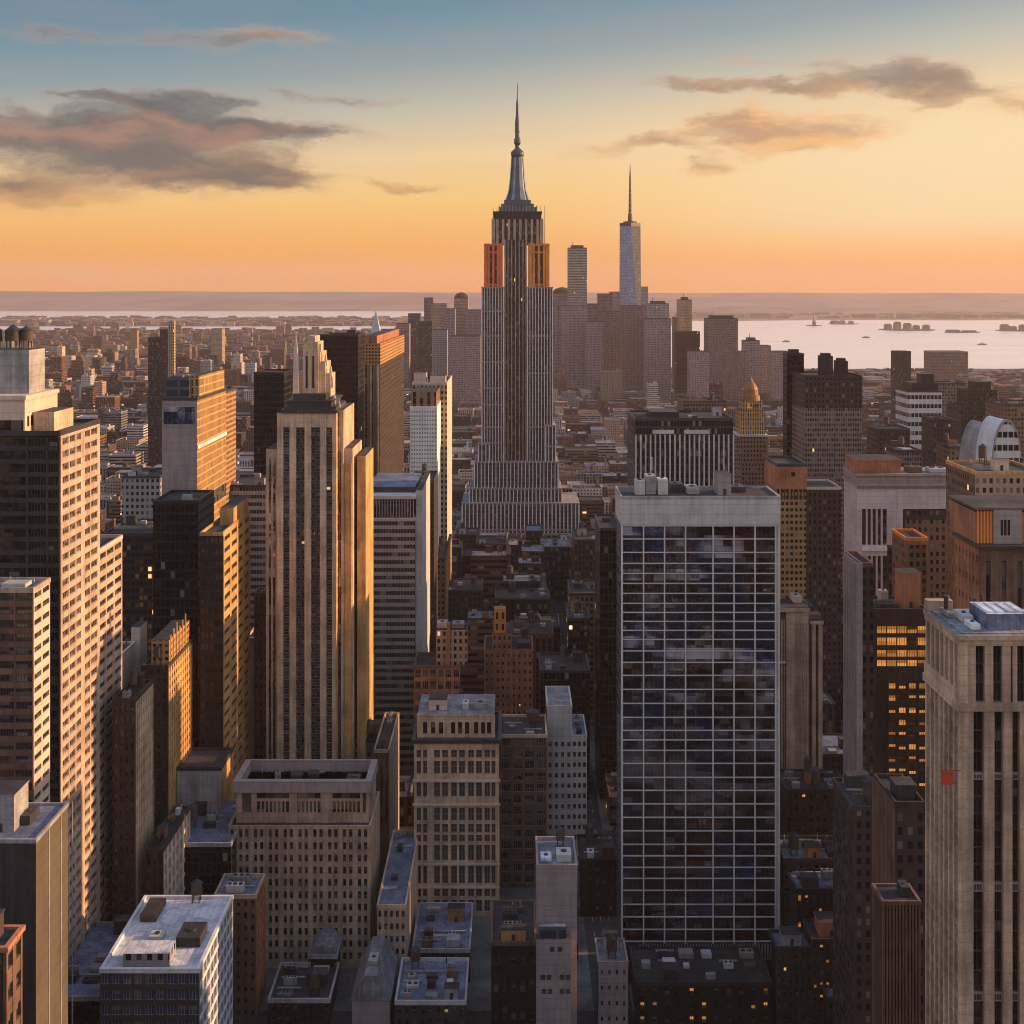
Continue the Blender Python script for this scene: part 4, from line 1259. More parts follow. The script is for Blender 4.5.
# ---------------------------------------------------------------- P: podium block in the foreground
t = hero('stone_office_building', 'wide tan office block in the foreground with rows of narrow dark windows', 229, 370, 480, side=379, mark='grooved podium block')
zt = py_z(828, 480)
b = MB(); b.box(t.x0 + 0.2, t.x1 - 0.8, t.y0 + 0.8, t.y1, 0, zt - 0.3); t.part('core', b, 'framedark')
fl = 4.35
nr = int(zt // fl); z0 = zt - nr * fl
rows = [(z0 + j * fl + 1.0, z0 + (j + 1) * fl - (0.75 if j < nr - 1 else 0.5)) for j in range(nr)]
W_ = t.x1 - t.x0
n = 19
cw = W_ / n
cols = [(t.x0 + cw * i + (0.95 if i % 2 else 0.5), t.x0 + cw * (i + 1) - (0.5 if i % 2 else 0.95)) for i in range(n)]
wall_grid(t, 'F', t.y0, t.x0, t.x1, 0, zt, 0, 0, cols=cols, rows=rows, mat='tan2', smat='tan2', win=('glass', 'framedark'), nm=1, name='front_wall', depth=0.8, pier_out=0.3)
Ls = t.y1 - t.y0
wall_grid(t, 'R', t.x1, t.y0 + 1.0, t.y1, 0, zt - 0.02, 5, 0, wf=0.45, rows=rows, mat='tan', win=('glass', 'framedark'), nm=0, name='side_wall', pier_out=0.3)
flush_windows(t)
roof(t, t.x0, t.x1, t.y0, t.y1, zt, 'tar', 'tan2', h=0.9, out=0.35)
u0, u1, v0, v1 = px_x(236, 484.5), px_x(369, 484.5), 484.5, 505.5
zu = py_z(792, 484.5)
b = MB(); b.box(u0 + 1, u1 - 1, v0 + 0.9, v1 - 0.5, zt, zu - 0.2, 0)
up = t.part('upper_storeys', b, 'framedark')
b = MB()
UX = lambda p: px_x(p, 484.5)
for (p, q) in ((236, 242), (251.5, 256.5), (289, 297), (320.5, 332.5), (360, 362.5), (366, 369)):
    b.box(UX(p), UX(q), v0, v0 + 1.2, zt, zu, 0)
b.box(u0, u1, v0 + 0.3, v0 + 1.3, zt, zt + 3.6, 0)
for (p, q, k_) in ((256.5, 289, 8), (297, 320.5, 6), (332.5, 360, 7)):
    b.box(UX(p), UX(q), v0 + 0.5, v0 + 1.2, zt + 7.6, zt + 8.6, 0, bottom=True)
    for i in range(1, k_):
        c = p + (q - p) * i / k_
        b.box(UX(c) - 0.25, UX(c) + 0.25, v0 + 0.55, v0 + 1.1, zt + 3.6, zt + 7.6, 0)
b.box(u1 - 1.2, u1, v0 + 1.25, v1, zt, zu, 0)
for i in range(4):
    yy = v0 + 3 + i * 4.6
    b.box(u1 + 0.001, u1 + 0.7, yy, yy + 1.6, zt, zu, 0)
b.box(u0, u0 + 1.2, v0 + 1.25, v1, zt, zu, 0)
t.part('wall', b, 'tan2', up)
b = MB()
for (p, q) in ((242, 251.5), (362.5, 366)):
    b.box(UX(p), UX(q), v0 + 0.7, v0 + 0.95, zt + 3.6, zu - 0.4, 0)
for (p, q) in ((256.5, 289), (297, 320.5), (332.5, 360)):
    b.box(UX(p), UX(q), v0 + 0.75, v0 + 0.95, zt + 3.6, zu - 0.4, 0)
t.part('window', b, 'glass', up)
# deep coping band and sunken roof
b = MB()
zq = py_z(783, 482)
for (xa, xb, ya, yb) in ((u0 - 0.9, u1 + 0.9, v0 - 1.0, v0 + 1.6), (u0 - 0.9, u0 + 1.4, v0 + 1.6, v1), (u1 - 1.4, u1 + 0.9, v0 + 1.6, v1), (u0 - 0.9, u1 + 0.9, v1, v1 + 1.2)):
    b.box(xa, xb, ya, yb, zu, zq, 0, bottom=True)
t.part('coping', b, 'pinkgrey', up)
b = MB(); b.box(u0 + 1.4, u1 - 1.4, v0 + 1.6, v1 - 0.01, zu - 1, zu - 0.2, 0); t.part('roof', b, 'tar', up)
clutter(t, u0 + 4, u1 - 12, v0 + 10, v1 - 1, zu - 0.2, 6, 3, 0, mats=('dark', 'grey'))
unit(t, u1 - 9, u1 - 4, v0 + 6, v0 + 12, zu - 0.2, 2.6, 'dark')
# P2 strip at right, P wing
t = windowed('stone_office_building', 'tall narrow tan slab behind the right end of the grooved podium block', 374, 389, 752, 548, 399, 'brown', 'cream', 3, 9, 30.0, wf=0.4, hf=0.93, wfs=0.35, seed=41, n=2, tanks=0, edge='tan2', bh='brown', nm=0)
t = windowed('low_building', 'lower tan wing with blue roof at the right foot of the grooved podium block', 377, 406, 908, 464, 419, 'tan2', 'cream', 5, 5, 4.3, wf=0.5, hf=0.5, seed=42, n=2, tanks=0, roofm='roofblue', edge='tan', z_low=10, nm=0, wfs=0.12, hfs=0.2)
# Q
t = hero('stone_office_building', 'tan stone building with wide bays and a set-back arched top storey', 414, 499, 520, depth=34, mark='arched-top stone building')
zt = py_z(742, 520)
b = MB(); b.box(t.x0, t.x1, t.y0 + 0.8, t.y1, 0, zt - 0.3); t.part('core', b, 'framedark')
QX = lambda p: px_x(p, 520)
cols = [(QX(416.5), QX(421)), (QX(423), QX(427)), (QX(434), QX(440)), (QX(442), QX(448)), (QX(451), QX(457)), (QX(459), QX(465)), (QX(468), QX(474)), (QX(476), QX(482)), (QX(484.5), QX(490)), (QX(491.5), QX(495.5))]
rz = [(750, 758), (761, 774), (782, 797), (808, 821), (824, 833), (835, 842), (845, 861), (866, 884), (889, 897), (900, 912)]
wall_grid(t, 'F', t.y0, t.x0, t.x1, 0, zt, 0, 0, cols=cols, rows=sorted((py_z(q, 520), py_z(p, 520)) for p, q in rz), mat='tan', win=('glasslit', 'frame'), nm=1, depth=0.9, name='front_wall', pier_out=0.25, nh=1)
b = MB()
for p, q in ((778.5, 781.5), (803, 805), (862.5, 864.5), (886, 887.5)):
    b.box(t.x0 - 0.5, t.x1 + 0.5, t.y0 - 0.9, t.y0 - 0.26, py_z(q, 520), py_z(p, 520), 0, bottom=True)
t.part('string_course', b, 'cream')
b = MB(); b.box(QX(428), QX(432), t.y0 - 0.7, t.y0 - 0.26, 0, py_z(806, 520), 0); t.part('pilaster', b, 'tan'); b = MB(); b.box(QX(496), QX(499.5), t.y0 - 0.7, t.y0 - 0.26, 0, py_z(806, 520), 0); t.part('pilaster', b, 'tan')
roof(t, t.x0, t.x1, t.y0, t.y1, zt, 'tar', 'dark', out=0.9)
s0, s1 = px_x(417, 525), px_x(495, 525)
b = MB()
zu = py_z(716, 525)
b.box(s0 + 0.5, s1 - 0.5, 525.6, 551, zt, zu - 0.3, 1)
SXs = lambda p: px_x(p, 525)
wall_grid(t, 'F', 525, s0, s1, zt + 0.06, zu, 0, 0, cols=[(SXs(p), SXs(p + 4.2)) for p in (423, 431, 439, 451, 458, 465, 474, 481, 487)], rows=[(zt + 1.5, zu - 2.4)], mat='tan', win=('glassblack', 'framedark'), name='upper_wall', b=None)
t.part('upper_storey', b, ['tan', 'framedark'])
flush_windows(t, 100)
b = MB(); b.box(s0 + 0.2, s1 - 0.2, 524.6, 551.4, zu, zu + 0.7, 0, 1, bottom=True); t.part('cornice', b, ['tan', 'roofgrey'])
bulkhead(t, SXs(428), SXs(446), 530, 540, zu + 0.7, 3.6, 'cream')
unit(t, SXs(462), SXs(468), 530, 536, zu + 0.7, 2.5, 'pale')
unit(t, SXs(474), SXs(486), 531, 538, zu + 0.7, 2.0, 'grey')
# R, S
t = windowed('brick_building', 'brown building with wide glazed bays between the arched-top building and the pale grey one', 500, 547, 737, 545, None, 'brown', 'brown', 4, 0, 4.6, wf=0.8, hf=0.7, seed=43, n=2, tanks=1, bh='brown', nm=3, depth=26, edge='tan', win=('glasslit', 'frame'))
t = hero('stone_office_building', 'pale grey building with small square windows and a taller left part', 547, 587, 565, depth=28, mark='pale grey building')
za, zb2 = py_z(708, 565), py_z(738, 565)
xm = px_x(572, 565)
b = MB(); b.box(t.x0, xm, t.y0 + 0.8, t.y1, 0, za - 0.3); b.box(xm + 0.01, t.x1, t.y0 + 0.8, t.y1, 0, zb2 - 0.3); t.part('core', b, 'framedark')
rws = [(za - (j + 1) * 4.35 + 1.2, za - (j + 1) * 4.35 + 3.2) for j in range(3, 21)]
wall_grid(t, 'F', t.y0, t.x0, xm, 0, za, 4, 0, wf=0.5, rows=sorted(rws), mat='pale', win=('glass', 'frame'), name='front_wall')
wall_grid(t, 'F', t.y0 + 0.5, xm + 0.02, t.x1, 0, zb2, 3, 0, wf=0.62, rows=sorted(r for r in rws if r[1] < zb2 - 1), mat='pale', win=('glass', 'frame'), name='front_wall')
flush_windows(t)
roof(t, t.x0, xm, t.y0, t.y1, za, 'roofgrey', 'pale')
roof(t, xm + 0.2, t.x1, t.y0 + 0.5, t.y1, zb2, 'roofgrey', 'pale')
clutter(t, xm + 1.5, t.x1 - 1, t.y0 + 2, t.y1 - 2, zb2, 4, 2, 0)
# T orange stepped
t = hero('brick_building', 'stepped orange-red brick building with a slim tower, before the mast skyscraper', 484, 533, 700, depth=30, mark='stepped orange brick building')
z1_, z2_, z3_ = py_z(652, 700), py_z(635, 700), py_z(612, 700)
b = MB(); b.box(t.x0, t.x1, t.y0 + 0.8, t.y1, 0, z1_ - 0.3, 0); b.box(px_x(492, 700), px_x(512, 700), t.y0 + 2.8, t.y1 - 2, z1_ - 0.3, z2_, 0); t.part('core', b, 'dkbrown')
wall_grid(t, 'F', t.y0, t.x0, t.x1, 0, z1_, 9, 0, wf=0.42, rows=[(z1_ - 4.2 * (j + 1) + 1.3, z1_ - 4.2 * (j + 1) + 3.2) for j in reversed(range(14))], mat='brick', win=('glasslit', 'frame'), name='front_wall', nm=0)
wall_grid(t, 'F', t.y0 + 2, px_x(492, 700), px_x(512, 700), z1_ + 0.06, z2_, 4, 2, wf=0.42, hf=0.5, mat='brick', name='tower_wall', nm=0)
wall_grid(t, 'F', t.y0 + 4, px_x(494, 704), px_x(506, 704), z2_ + 0.06, z3_, 2, 2, wf=0.45, hf=0.6, mat='amber', name='tower_wall', nm=0)
flush_windows(t, 100)
b = MB(); b.box(px_x(494.3, 704), px_x(505.7, 704), t.y0 + 4.7, t.y0 + 12, z2_, z3_ + 0.4, 0); t.part('tower_core', b, 'brick')
roof(t, t.x0, t.x1, t.y0, t.y1, z1_, 'tar', 'brick')
unit(t, px_x(518, 706), px_x(530, 706), 708, 716, z1_ + 0.06, 2.6, 'dark')
tank(t, px_x(525, 722), 722, z1_ + 0.06, 2.0, 4)
# U
t = windowed('brick_building', 'copper-brown framed building with gridded bays, left of the stepped orange brick building', 414, 460, 668, 640, None, 'brick', 'brick', 6, 0, 5.6, wf=0.78, hf=0.7, seed=44, n=1, tanks=0, bh=None, nm=2, depth=24, edge='brown', win=('glasslit', 'frame'))
b = MB(); b.box(px_x(436, 644), px_x(467, 644), 645, 662, t.z, py_z(630, 645), 0, 1); o = t.part('upper_storeys', b, ['f_tan', 'tar'])
b = MB(); b.box(px_x(447, 644), px_x(450, 644), 643.5, 645.2, 0, py_z(622, 645), 0); t.part('pilaster', b, 'brick', o)
unit(t, px_x(437, 648), px_x(447, 648), 648, 655, py_z(630, 645), 2.6, 'cream')
unit(t, px_x(452, 648), px_x(464, 648), 648, 655, py_z(630, 645), 2.2, 'grey')

# ---------------------------------------------------------------- X: the wide glass tower
t = hero('glass_tower', 'wide dark glass slab tower with white mullions and a blank grey top band', 622, 779, 468, depth=24, cat='skyscraper', mark='wide glass tower')
X = lambda p: px_x(p, 468)
Z = lambda p: py_z(p, 468)
ztop = Z(498)
b = MB(); b.box(t.x0 + 0.3, t.x1 - 0.3, t.y0 + 0.6, t.y1 - 0.3, 0, Z(525), 0); t.part('core', b, 'black')
b = MB(); b.box(t.x0 - 0.4, t.x1 + 0.4, t.y0 - 0.5, t.y1 + 0.4, Z(525.5), ztop, 0, 1, bottom=True); t.part('top_band', b, ['pale', 'roofgrey'])
cxs = [622, 643.5, 664.5, 685.5, 713, 734, 755, 775.5, 779]
rys = [525.5, 538.5, 552, 563, 573, 583, 593, 603, 612, 621, 630, 639, 650.5, 662, 675, 689, 703, 717, 730, 739.5, 750, 763, 777, 790, 803.5, 817, 830.5, 844, 855.5, 867, 878, 890, 904, 916.5, 929, 941]
b = MB()
for p in cxs:
    wv = 0.42 if p not in (622, 779) else 0.6
    b.box(X(p) - wv / 2, X(p) + wv / 2, t.y0 - 0.35, t.y0 + 0.5, Z(943), Z(525.5) - 0.02, 0)
t.part('mullion', b, 'framewhite')
b = MB()
for i, p in enumerate(rys):
    b.box(X(622) + 0.3, X(779) - 0.3, t.y0 - 0.12, t.y0 + 0.45, Z(p + 0.9), Z(p) - 0.0, 0, bottom=True)
t.part('floor_band', b, 'framewhite')
for j in range(len(rys) - 1):
    for i in range(len(cxs) - 2):
        a0, a1 = X(cxs[i]) + 0.2, X(cxs[i + 1]) - 0.2
        q0, q1 = Z(rys[j + 1]) + 0.05, Z(rys[j] + 0.9) - 0.05
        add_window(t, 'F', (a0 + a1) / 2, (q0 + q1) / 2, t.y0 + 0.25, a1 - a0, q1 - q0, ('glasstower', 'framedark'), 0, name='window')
flush_windows(t, 100)
b = MB(); b.box(X(775.7), X(778.7), t.y0 + 0.1, t.y0 + 0.65, Z(943), Z(526), 0); t.part('corner_strip', b, 'pale')
for sx, xx in ((-1, t.x0), (1, t.x1)):
    b = MB(); b.box(min(xx, xx - sx * 0.4), max(xx, xx - sx * 0.4), t.y0 + 0.61, t.y1 - 0.31, 0, Z(525.6), 0); t.part('side_wall', b, 'f_hazeglass')
b = MB()
for i in range(46):
    xx = X(640) + (X(774) - X(640)) * i / 45
    b.box(xx - 0.22, xx + 0.22, t.y0 - 0.1, t.y0 + 0.5, Z(960), Z(944), 0)
t.part('louvre', b, 'frame')
b = MB(); b.box(t.x0, t.x1, t.y0 - 0.4, t.y0 + 0.58, Z(964), Z(960.2), 0, bottom=True); b.box(t.x0, X(638), t.y0 - 0.05, t.y0 + 0.5, Z(960), Z(944), 0); t.part('base_band', b, 'dark')
roof(t, t.x0 - 0.4, t.x1 + 0.4, t.y0 - 0.5, t.y1 + 0.4, ztop, 'tar', 'grey', h=0.7)
for (p, q, zz, dd, mt) in ((636, 672, 484, 6, 'pale'), (641, 667, 478, 10, 'white'), (646, 660, 472, 12, 'pale'), (680, 700, 490, 8, 'dark'), (702, 716, 488, 12, 'grey')):
    pass
unit(t, X(637), X(647), 474, 480, ztop + 0.06, 5.0, 'pale')
unit(t, X(648), X(658), 475, 483, ztop + 0.06, 6.5, 'grey')
unit(t, X(660), X(670), 474, 480, ztop + 0.06, 5.6, 'pale')
unit(t, X(675), X(688), 480, 488, ztop + 0.06, 3.0, 'dark')
unit(t, X(690), X(703), 476, 486, ztop + 0.06, 2.2, 'grey')
unit(t, X(738), X(752), 480, 488, ztop + 0.06, 2.0, 'dark')
bulkhead(t, X(721), X(734), 474, 484, ztop + 0.06, 7.0, 'pinkgrey')
b = MB(); b.box(X(654), X(656), 480, 482, ztop + 8, ztop + 12.5, 0); t.part('vent_stack', b, 'pale')

# Y: white-ribbed dark building behind
t = simple('office_tower', 'dark glass block with white vertical piers behind the wide glass tower', 635, 733, 420, 690, depth=45, mat='f_dk', seed=51, n=3, bh='grey', edge='dark', mark='white-piered dark block')
b = MB()
for i in range(21):
    xx = t.x0 + (t.x1 - t.x0) * (i + 0.02) / 20.1
    b.box(xx, xx + 0.75, t.y0 - 0.7, t.y0 + 0.1, 0, t.z - 7.5, 0)
b.box(t.x0 + 9, t.x0 + 20, t.y0 - 0.3, t.y0 + 0.1, t.z - 7, t.z - 5, 0, bottom=True)
b.box(t.x0 + 25, t.x1 - 12, t.y0 - 0.3, t.y0 + 0.1, t.z - 7, t.z - 5, 0, bottom=True)
t.part('front_piers', b, 'pale')
b = MB(); b.box(px_x(650, 700), px_x(679, 700), 700, 722, t.z, py_z(412, 700), 0, 1); t.part('plant_room', b, ['black', 'dark'])
# gilded top tower
t = hero('domed_tower', 'brown stone tower with a rounded golden crown behind the wide glass tower', 735, 766, 1080, depth=32, cat='skyscraper', mark='golden-crowned tower')
X = lambda p: px_x(p, 1080)
Z = lambda p: py_z(p, 1080)
b = MB(); b.box(X(735), X(770), 1080, 1112, 0, Z(462), 0, 1); b.box(X(737), X(768), 1082, 1110, Z(462), Z(436), 0, 1); b.box(X(741), X(766), 1084, 1108, Z(436), Z(411), 2, 1); b.box(X(744), X(764.5), 1086, 1106, Z(411), Z(402), 2, 1)
t.part('wall', b, ['f_brown', 'tar', 'f_goldrib'])
b = MB(); b.lathe(X(754.3), 1096, [(7.6, Z(402)), (7.3, Z(397)), (6.2, Z(396)), (5.9, Z(391)), (5.0, Z(388)), (3.4, Z(384.5)), (1.7, Z(382)), (0.5, Z(379)), (0.15, Z(375))], 16)
o = t.part('crown', b, 'copper')
b = MB()
for i in range(4):
    b.box(X(749 + 2.8 * i), X(750.4 + 2.8 * i), 1085.8, 1086.3, Z(409), Z(404), 0, bottom=True)
t.part('window', b, 'litband', o)
b = MB(); b.box(X(736.5), X(768.5), 1081.4, 1110.6, Z(436.8), Z(435), 0, bottom=True); t.part('cornice', b, 'pale')
simple('brick_building', 'dull brown hotel block between the white-piered block and the golden-crowned tower', 683, 727, 402, 1150, depth=40, mat='f_brown', seed=52, n=3, tanks=1, bh='brick')
simple('brick_building', 'hazy brown shoulder block directly left of the golden-crowned tower', 716, 741, 440, 1000, depth=40, mat='f_taupe', seed=53, n=2, tanks=1, bh='brown')
# ochre concrete tower
t = simple('brick_tower', 'slim ochre gridded tower touching the right edge of the wide glass tower', 777, 806, 466, 560, depth=26, mat='f_goldgrid', seed=54, n=0, bh=None, edge='dark', mark='slim ochre tower')
b = MB(); b.box(t.x0 - 0.25, t.x1 + 0.25, t.y0 - 0.3, t.y1 + 0.25, py_z(489, 560), t.z - 0.35, 0, bottom=True); t.part('top_storey', b, 'brick')
b = MB()
for i in range(9):
    xx = t.x0 + (t.x1 - t.x0) * (i + 0.25) / 9
    b.box(xx, xx + 0.45, t.y0 - 0.32, t.y0 + 0.1, py_z(500, 560), py_z(489.2, 560), 0)
t.part('colonnade', b, 'dkbrown')
b = MB(); b.box(px_x(791, 560), px_x(795, 560), t.y0 - 0.36, t.y0 - 0.1, py_z(476, 560), py_z(472, 560), 0); t.part('window', b, 'glassblack')
# thin black tower and brown glass tower
simple('black_tower', 'very thin black tower rising left of the broad brown glass tower', 787, 804, 355, 900, depth=14, mat='f_black', seed=55, n=1, bh='black', edge='black', mark='thin black tower')
t = simple('glass_tower', 'broad brown glass tower with two black chimney boxes on its roof', 805, 862, 377, 860, depth=45, mat='f_taupe', seed=56, n=0, bh=None, edge='dkbrown', cat='skyscraper', mark='broad brown glass tower')
b = MB()
b.box(t.x0 - 0.2, t.x1 + 0.2, t.y0 - 0.25, t.y1, py_z(408, 860), t.z - 0.35, 0, bottom=True)
t.part('crown_band', b, 'f_dkbrown')
for p, q, top in ((822, 833, 356), (838, 848, 361)):
    b = MB(); b.box(px_x(p, 868), px_x(q, 868), 868, 880, t.z, py_z(top, 868), 0); b.box(px_x(p + 1.5, 868), px_x(q - 1.5, 868), 870, 878, py_z(top, 868), py_z(top - 2.5, 868), 0); t.part('chimney', b, 'black')
t = simple('office_tower', 'dark gridded tower with pale lit top ledge, below the broad brown glass tower', 805, 841, 489, 720, depth=30, mat='f_dkbrown', seed=57, n=0, bh=None, edge='cream')
# AD buff ribbed
t = hero('stone_office_building', 'buff vertically ribbed stone building right of the wide glass tower', 775, 822, 545, depth=30, mark='buff ribbed building')
X = lambda p: px_x(p, 545)
zt = py_z(615, 545)
b = MB(); b.box(t.x0, t.x1, t.y0 + 0.9, t.y1, 0, zt, 0, 1); t.part('wall', b, ['brown', 'tar'])
b = MB()
for (p, q, o_) in ((775, 777, 0.3), (778.4, 780, 0.0), (781.2, 782.6, 0.0), (783.8, 785, 0.0), (786, 795.5, 0.9), (795.6, 808, 1.1), (812, 815.5, 0.6), (818, 822, 0.9)):
    b.box(X(p), X(q), t.y0 - o_, t.y0 + 1, 0, zt + (1.5 if q - p > 5 else -2), 0)
for p in range(796, 808, 2):
    b.box(X(p), X(p + 0.8), t.y0 - 1.4, t.y0 - 1.09, 0, zt - 3, 0)
t.part('piers', b, 'tan2')
b = MB(); b.box(X(774.5), X(809), t.y0 - 1.6, t.y1, zt + 1.5, zt + 3.2, 0, 1, bottom=True); b.box(X(809.5), X(823), t.y0 - 1.3, t.y1, zt - 3.5, zt - 2.0, 0, 1, bottom=True); t.part('cornice', b, ['tan2', 'tar'])
b = MB(); b.box(X(774.6), X(785.5), t.y0 - 0.8, t.y0 - 0.31, py_z(663, 545), py_z(661, 545), 0, bottom=True); t.part('ledge', b, 'pale')
unit(t, X(797), X(806), 552, 560, zt + 3.2, 2.6, 'cream')
unit(t, X(812), X(818), 552, 560, zt - 2.0, 4.0, 'dark')

# AE pale ornate tower
t = hero('stone_tower', 'pale grey stone tower with blank frieze and tall window strips at its left', 857, 957, 600, side=844, cat='building', mark='pale frieze tower')
X = lambda p: px_x(p, 600)
Z = lambda p: py_z(p, 600)
b = MB(); b.box(t.x0 + 0.8, t.x1, t.y0 + 0.9, t.y1, 0, Z(486), 0, 1); t.part('core', b, ['f_dkbrown', 'roofgrey'])
b = MB()
b.box(X(857), X(862), t.y0, t.y0 + 1.5, 0, Z(486), 0)
b.box(X(862), X(957), t.y0 + 0.1, t.y0 + 1.5, Z(509), Z(486.2), 0, bottom=True)
b.box(X(887), X(903), t.y0 + 0.15, t.y0 + 1.4, Z(545), Z(509), 0, bottom=True)
b.box(X(862), X(887), t.y0 + 0.12, t.y0 + 1.4, Z(556), Z(545), 0, bottom=True)
for i in range(1, 5):
    c = 862 + 25 * i / 5
    b.box(X(c) - 0.4, X(c) + 0.4, t.y0 + 0.3, t.y0 + 1.3, 0, Z(509), 0)
b.box(t.x0 - 0.05, t.x0 + 1, t.y0 + 1.55, t.y1, 0, Z(486), 0)
t.part('front_wall', b, 'pale')
b = MB(); b.box(X(862.2), X(887), t.y0 - 0.5, t.y0 + 0.11, Z(551), Z(546), 0, bottom=True); t.part('ledge', b, 'white')
b = MB()
b.box(X(855.5), X(958.5), t.y0 - 1.0, t.y1 + 0.5, Z(486), Z(483), 0, 1, bottom=True)
for i in range(48):
    c = 856.5 + 101 * i / 48
    b.box(X(c), X(c + 1.1), t.y0 - 0.7, t.y0 - 0.02, Z(488.5), Z(486.02), 0, bottom=True)
b.box(X(857), X(957), t.y0 + 1, t.y1, Z(483), Z(476), 0, 1)
b.box(X(856), X(958), t.y0, t.y1, Z(476), Z(474), 0, 1, bottom=True)
t.part('cornice', b, ['pinkgrey', 'roofgrey'])
b = MB(); b.box(X(858), X(903), t.y0 + 3, t.y1 - 1, Z(474), Z(462), 0, 1); b.box(X(857.4), X(903.6), t.y0 + 2.4, t.y1 - 0.6, Z(462), Z(460.3), 0, 1, bottom=True); t.part('penthouse', b, ['brick', 'tar'])
unit(t, X(910), X(925), t.y0 + 4, t.y0 + 10, Z(474), 2.6, 'brown')
unit(t, X(932), X(950), t.y0 + 3, t.y0 + 10, Z(474), 2.0, 'pale')
b = MB()
b.box(X(905), X(955), t.y0 - 0.3, t.y0 + 1, 0, Z(520), 0)
t.part('lower_front', b, 'f_brown')
# copper slab and others in front of AE
t = simple('brick_building', 'narrow rust-red building leaning into view below the pale frieze tower', 906, 928, 540, 560, side=892, mat='brick', side_mat='f_brown', seed=58, n=0, bh=None, edge='amber')
b = MB(); b.box(t.x0 + 1, t.x1 - 1, t.y0 - 0.15, t.y0 + 0.2, 0, t.z - 2, 0); t.part('front_panel', b, 'f_brown')
# AN ribbed side building
t = hero('brick_building', 'tall narrow brown building with fluted side wall, left of the amber-lit block', 858, 873, 440, side=843)
zt = py_z(566, 440)
b = MB(); b.box(t.x0 + 0.6, t.x1, t.y0, t.y1, 0, zt, 0, 1); t.part('wall', b, ['f_dkbrown', 'tar'])
b = MB()
n = 9
for i in range(n):
    yy = t.y0 + (t.y1 - t.y0) * i / n
    b.box(t.x0 - 0.3, t.x0 + 0.8, yy, yy + 0.9, 0, zt + 0.6, 0)
b.box(t.x0 - 0.5, t.x0 + 1.4, t.y0 - 0.5, t.y0 - 0.02, 0, zt + 0.9, 0)
t.part('piers', b, 'pinkgrey')
roof(t, t.x0 + 0.8, t.x1, t.y0, t.y1, zt, 'tar', 'brown')
# AG amber lit
t = hero('office_building', 'mid-height brown office block with glowing amber window bands', 873, 928, 470, side=858, mark='amber-lit block')
X = lambda p: px_x(p, 470)
Z = lambda p: py_z(p, 470)
zt = Z(612)
b = MB(); b.box(t.x0 + 0.1, t.x1, t.y0 + 0.9, t.y1, 0, zt - 0.2, 0); t.part('core', b, 'dkbrown')
b = MB()
b.box(t.x0, t.x1, t.y0, t.y1, Z(626), zt, 0, 1, bottom=True)
for p, q in ((634, 637.5), (646, 650), (657.5, 660), (667, 680)):
    b.box(X(877), t.x1, t.y0 + 0.05, t.y0 + 1, Z(q), Z(p), 0, bottom=True)
b.box(t.x0, X(877), t.y0 + 0.02, t.y0 + 1, 0, Z(626.1), 0)
b.box(t.x0 - 0.2, t.x0 + 0.05, t.y0 + 0.05, t.y1 - 0.05, 0, zt - 0.1, 0)
t.part('front_wall', b, ['dkbrown', 'tar'])
for p, q in ((626, 634), (637.5, 646), (650, 657.5), (660, 667)):
    for i in range(5):
        a0, a1 = X(877 + 10.2 * i), X(877 + 10.2 * (i + 1) - 0.3)
        add_window(t, 'F', (a0 + a1) / 2, (Z(p) + Z(q)) / 2, t.y0 + 0.55, a1 - a0, Z(p) - Z(q), ('litfull', 'framedark'), 3)
wall_grid(t, 'F', t.y0 + 0.03, X(887.5), t.x1, Z(790), Z(680.2), 4, 9, wf=0.72, hf=0.5, mat='dkbrown', win=('litband', 'framedark'), nm=2, name='lower_wall')
flush_windows(t, 100)
roof(t, t.x0, t.x1, t.y0, t.y1, zt, 'tar', 'dkbrown')
bulkhead(t, X(906), X(926), 476, 484, zt + 0.06, 12, 'brick')
unit(t, X(882), X(900), 473, 479, zt + 0.06, 2.2, 'dark')
unit(t, X(890), X(898), 482, 486, zt + 0.06, 4.5, 'cream')

# AF terrace building right edge
t = hero('brick_building', 'rust-brown terraced building at the right edge with a copper ribbed top storey', 980, 1075, 400, side=955, mark='terraced rust building')
X = lambda p: px_x(p, 400)
zt = py_z(549, 400)
b = MB(); b.box(t.x0 + 0.7, t.x1, t.y0 + 0.7, t.y1, 0, zt - 0.3); t.part('core', b, 'dkbrown')
wall_grid(t, 'F', t.y0, t.x0 + 0.1, t.x1, 0, zt, 6, 7, wf=0.3, hf=0.7, mat='brown', win=('glass', 'framedark'), name='front_wall', nm=0)
wall_grid(t, 'L', t.x0, t.y0 + 0.85, t.y1, 0, zt - 0.02, 7, 24, wf=0.5, hf=0.3, mat='brick', win=('glass', 'framedark'), name='side_wall', nm=0)
flush_windows(t, 80)
b = MB(); b.box(t.x0 - 0.8, t.x1, t.y0 - 0.9, t.y1, zt, zt + 1.0, 0, 1, bottom=True); t.part('cornice', b, ['dark', 'tar'])
zu = py_z(512, 404)
b = MB(); b.box(px_x(976, 404), t.x1, 404, t.y1 + 6, zt + 1, zu, 0, 1)
o = t.part('top_storey', b, ['brick', 'tar'])
b = MB()
for i in range(8):
    xx = px_x(977, 404) + i * 0.95
    b.box(xx, xx + 0.5, 403.7, 404.1, zt + 1, zu + 0.4, 0)
t.part('ribs', b, 'amber', o)
b = MB(); b.box(px_x(994, 403), px_x(1022, 403), 403.2, 404.05, zt + 1, zu + 0.6, 0); t.part('end_wall', b, 'pinkgrey', o)
b = MB()
for p in (1001, 1004.5, 1008):
    b.box(px_x(p, 403), px_x(p + 2.2, 403), 403.1, 403.4, zt + 3.5, zu - 2.2, 0)
t.part('window', b, 'glassblack', o)
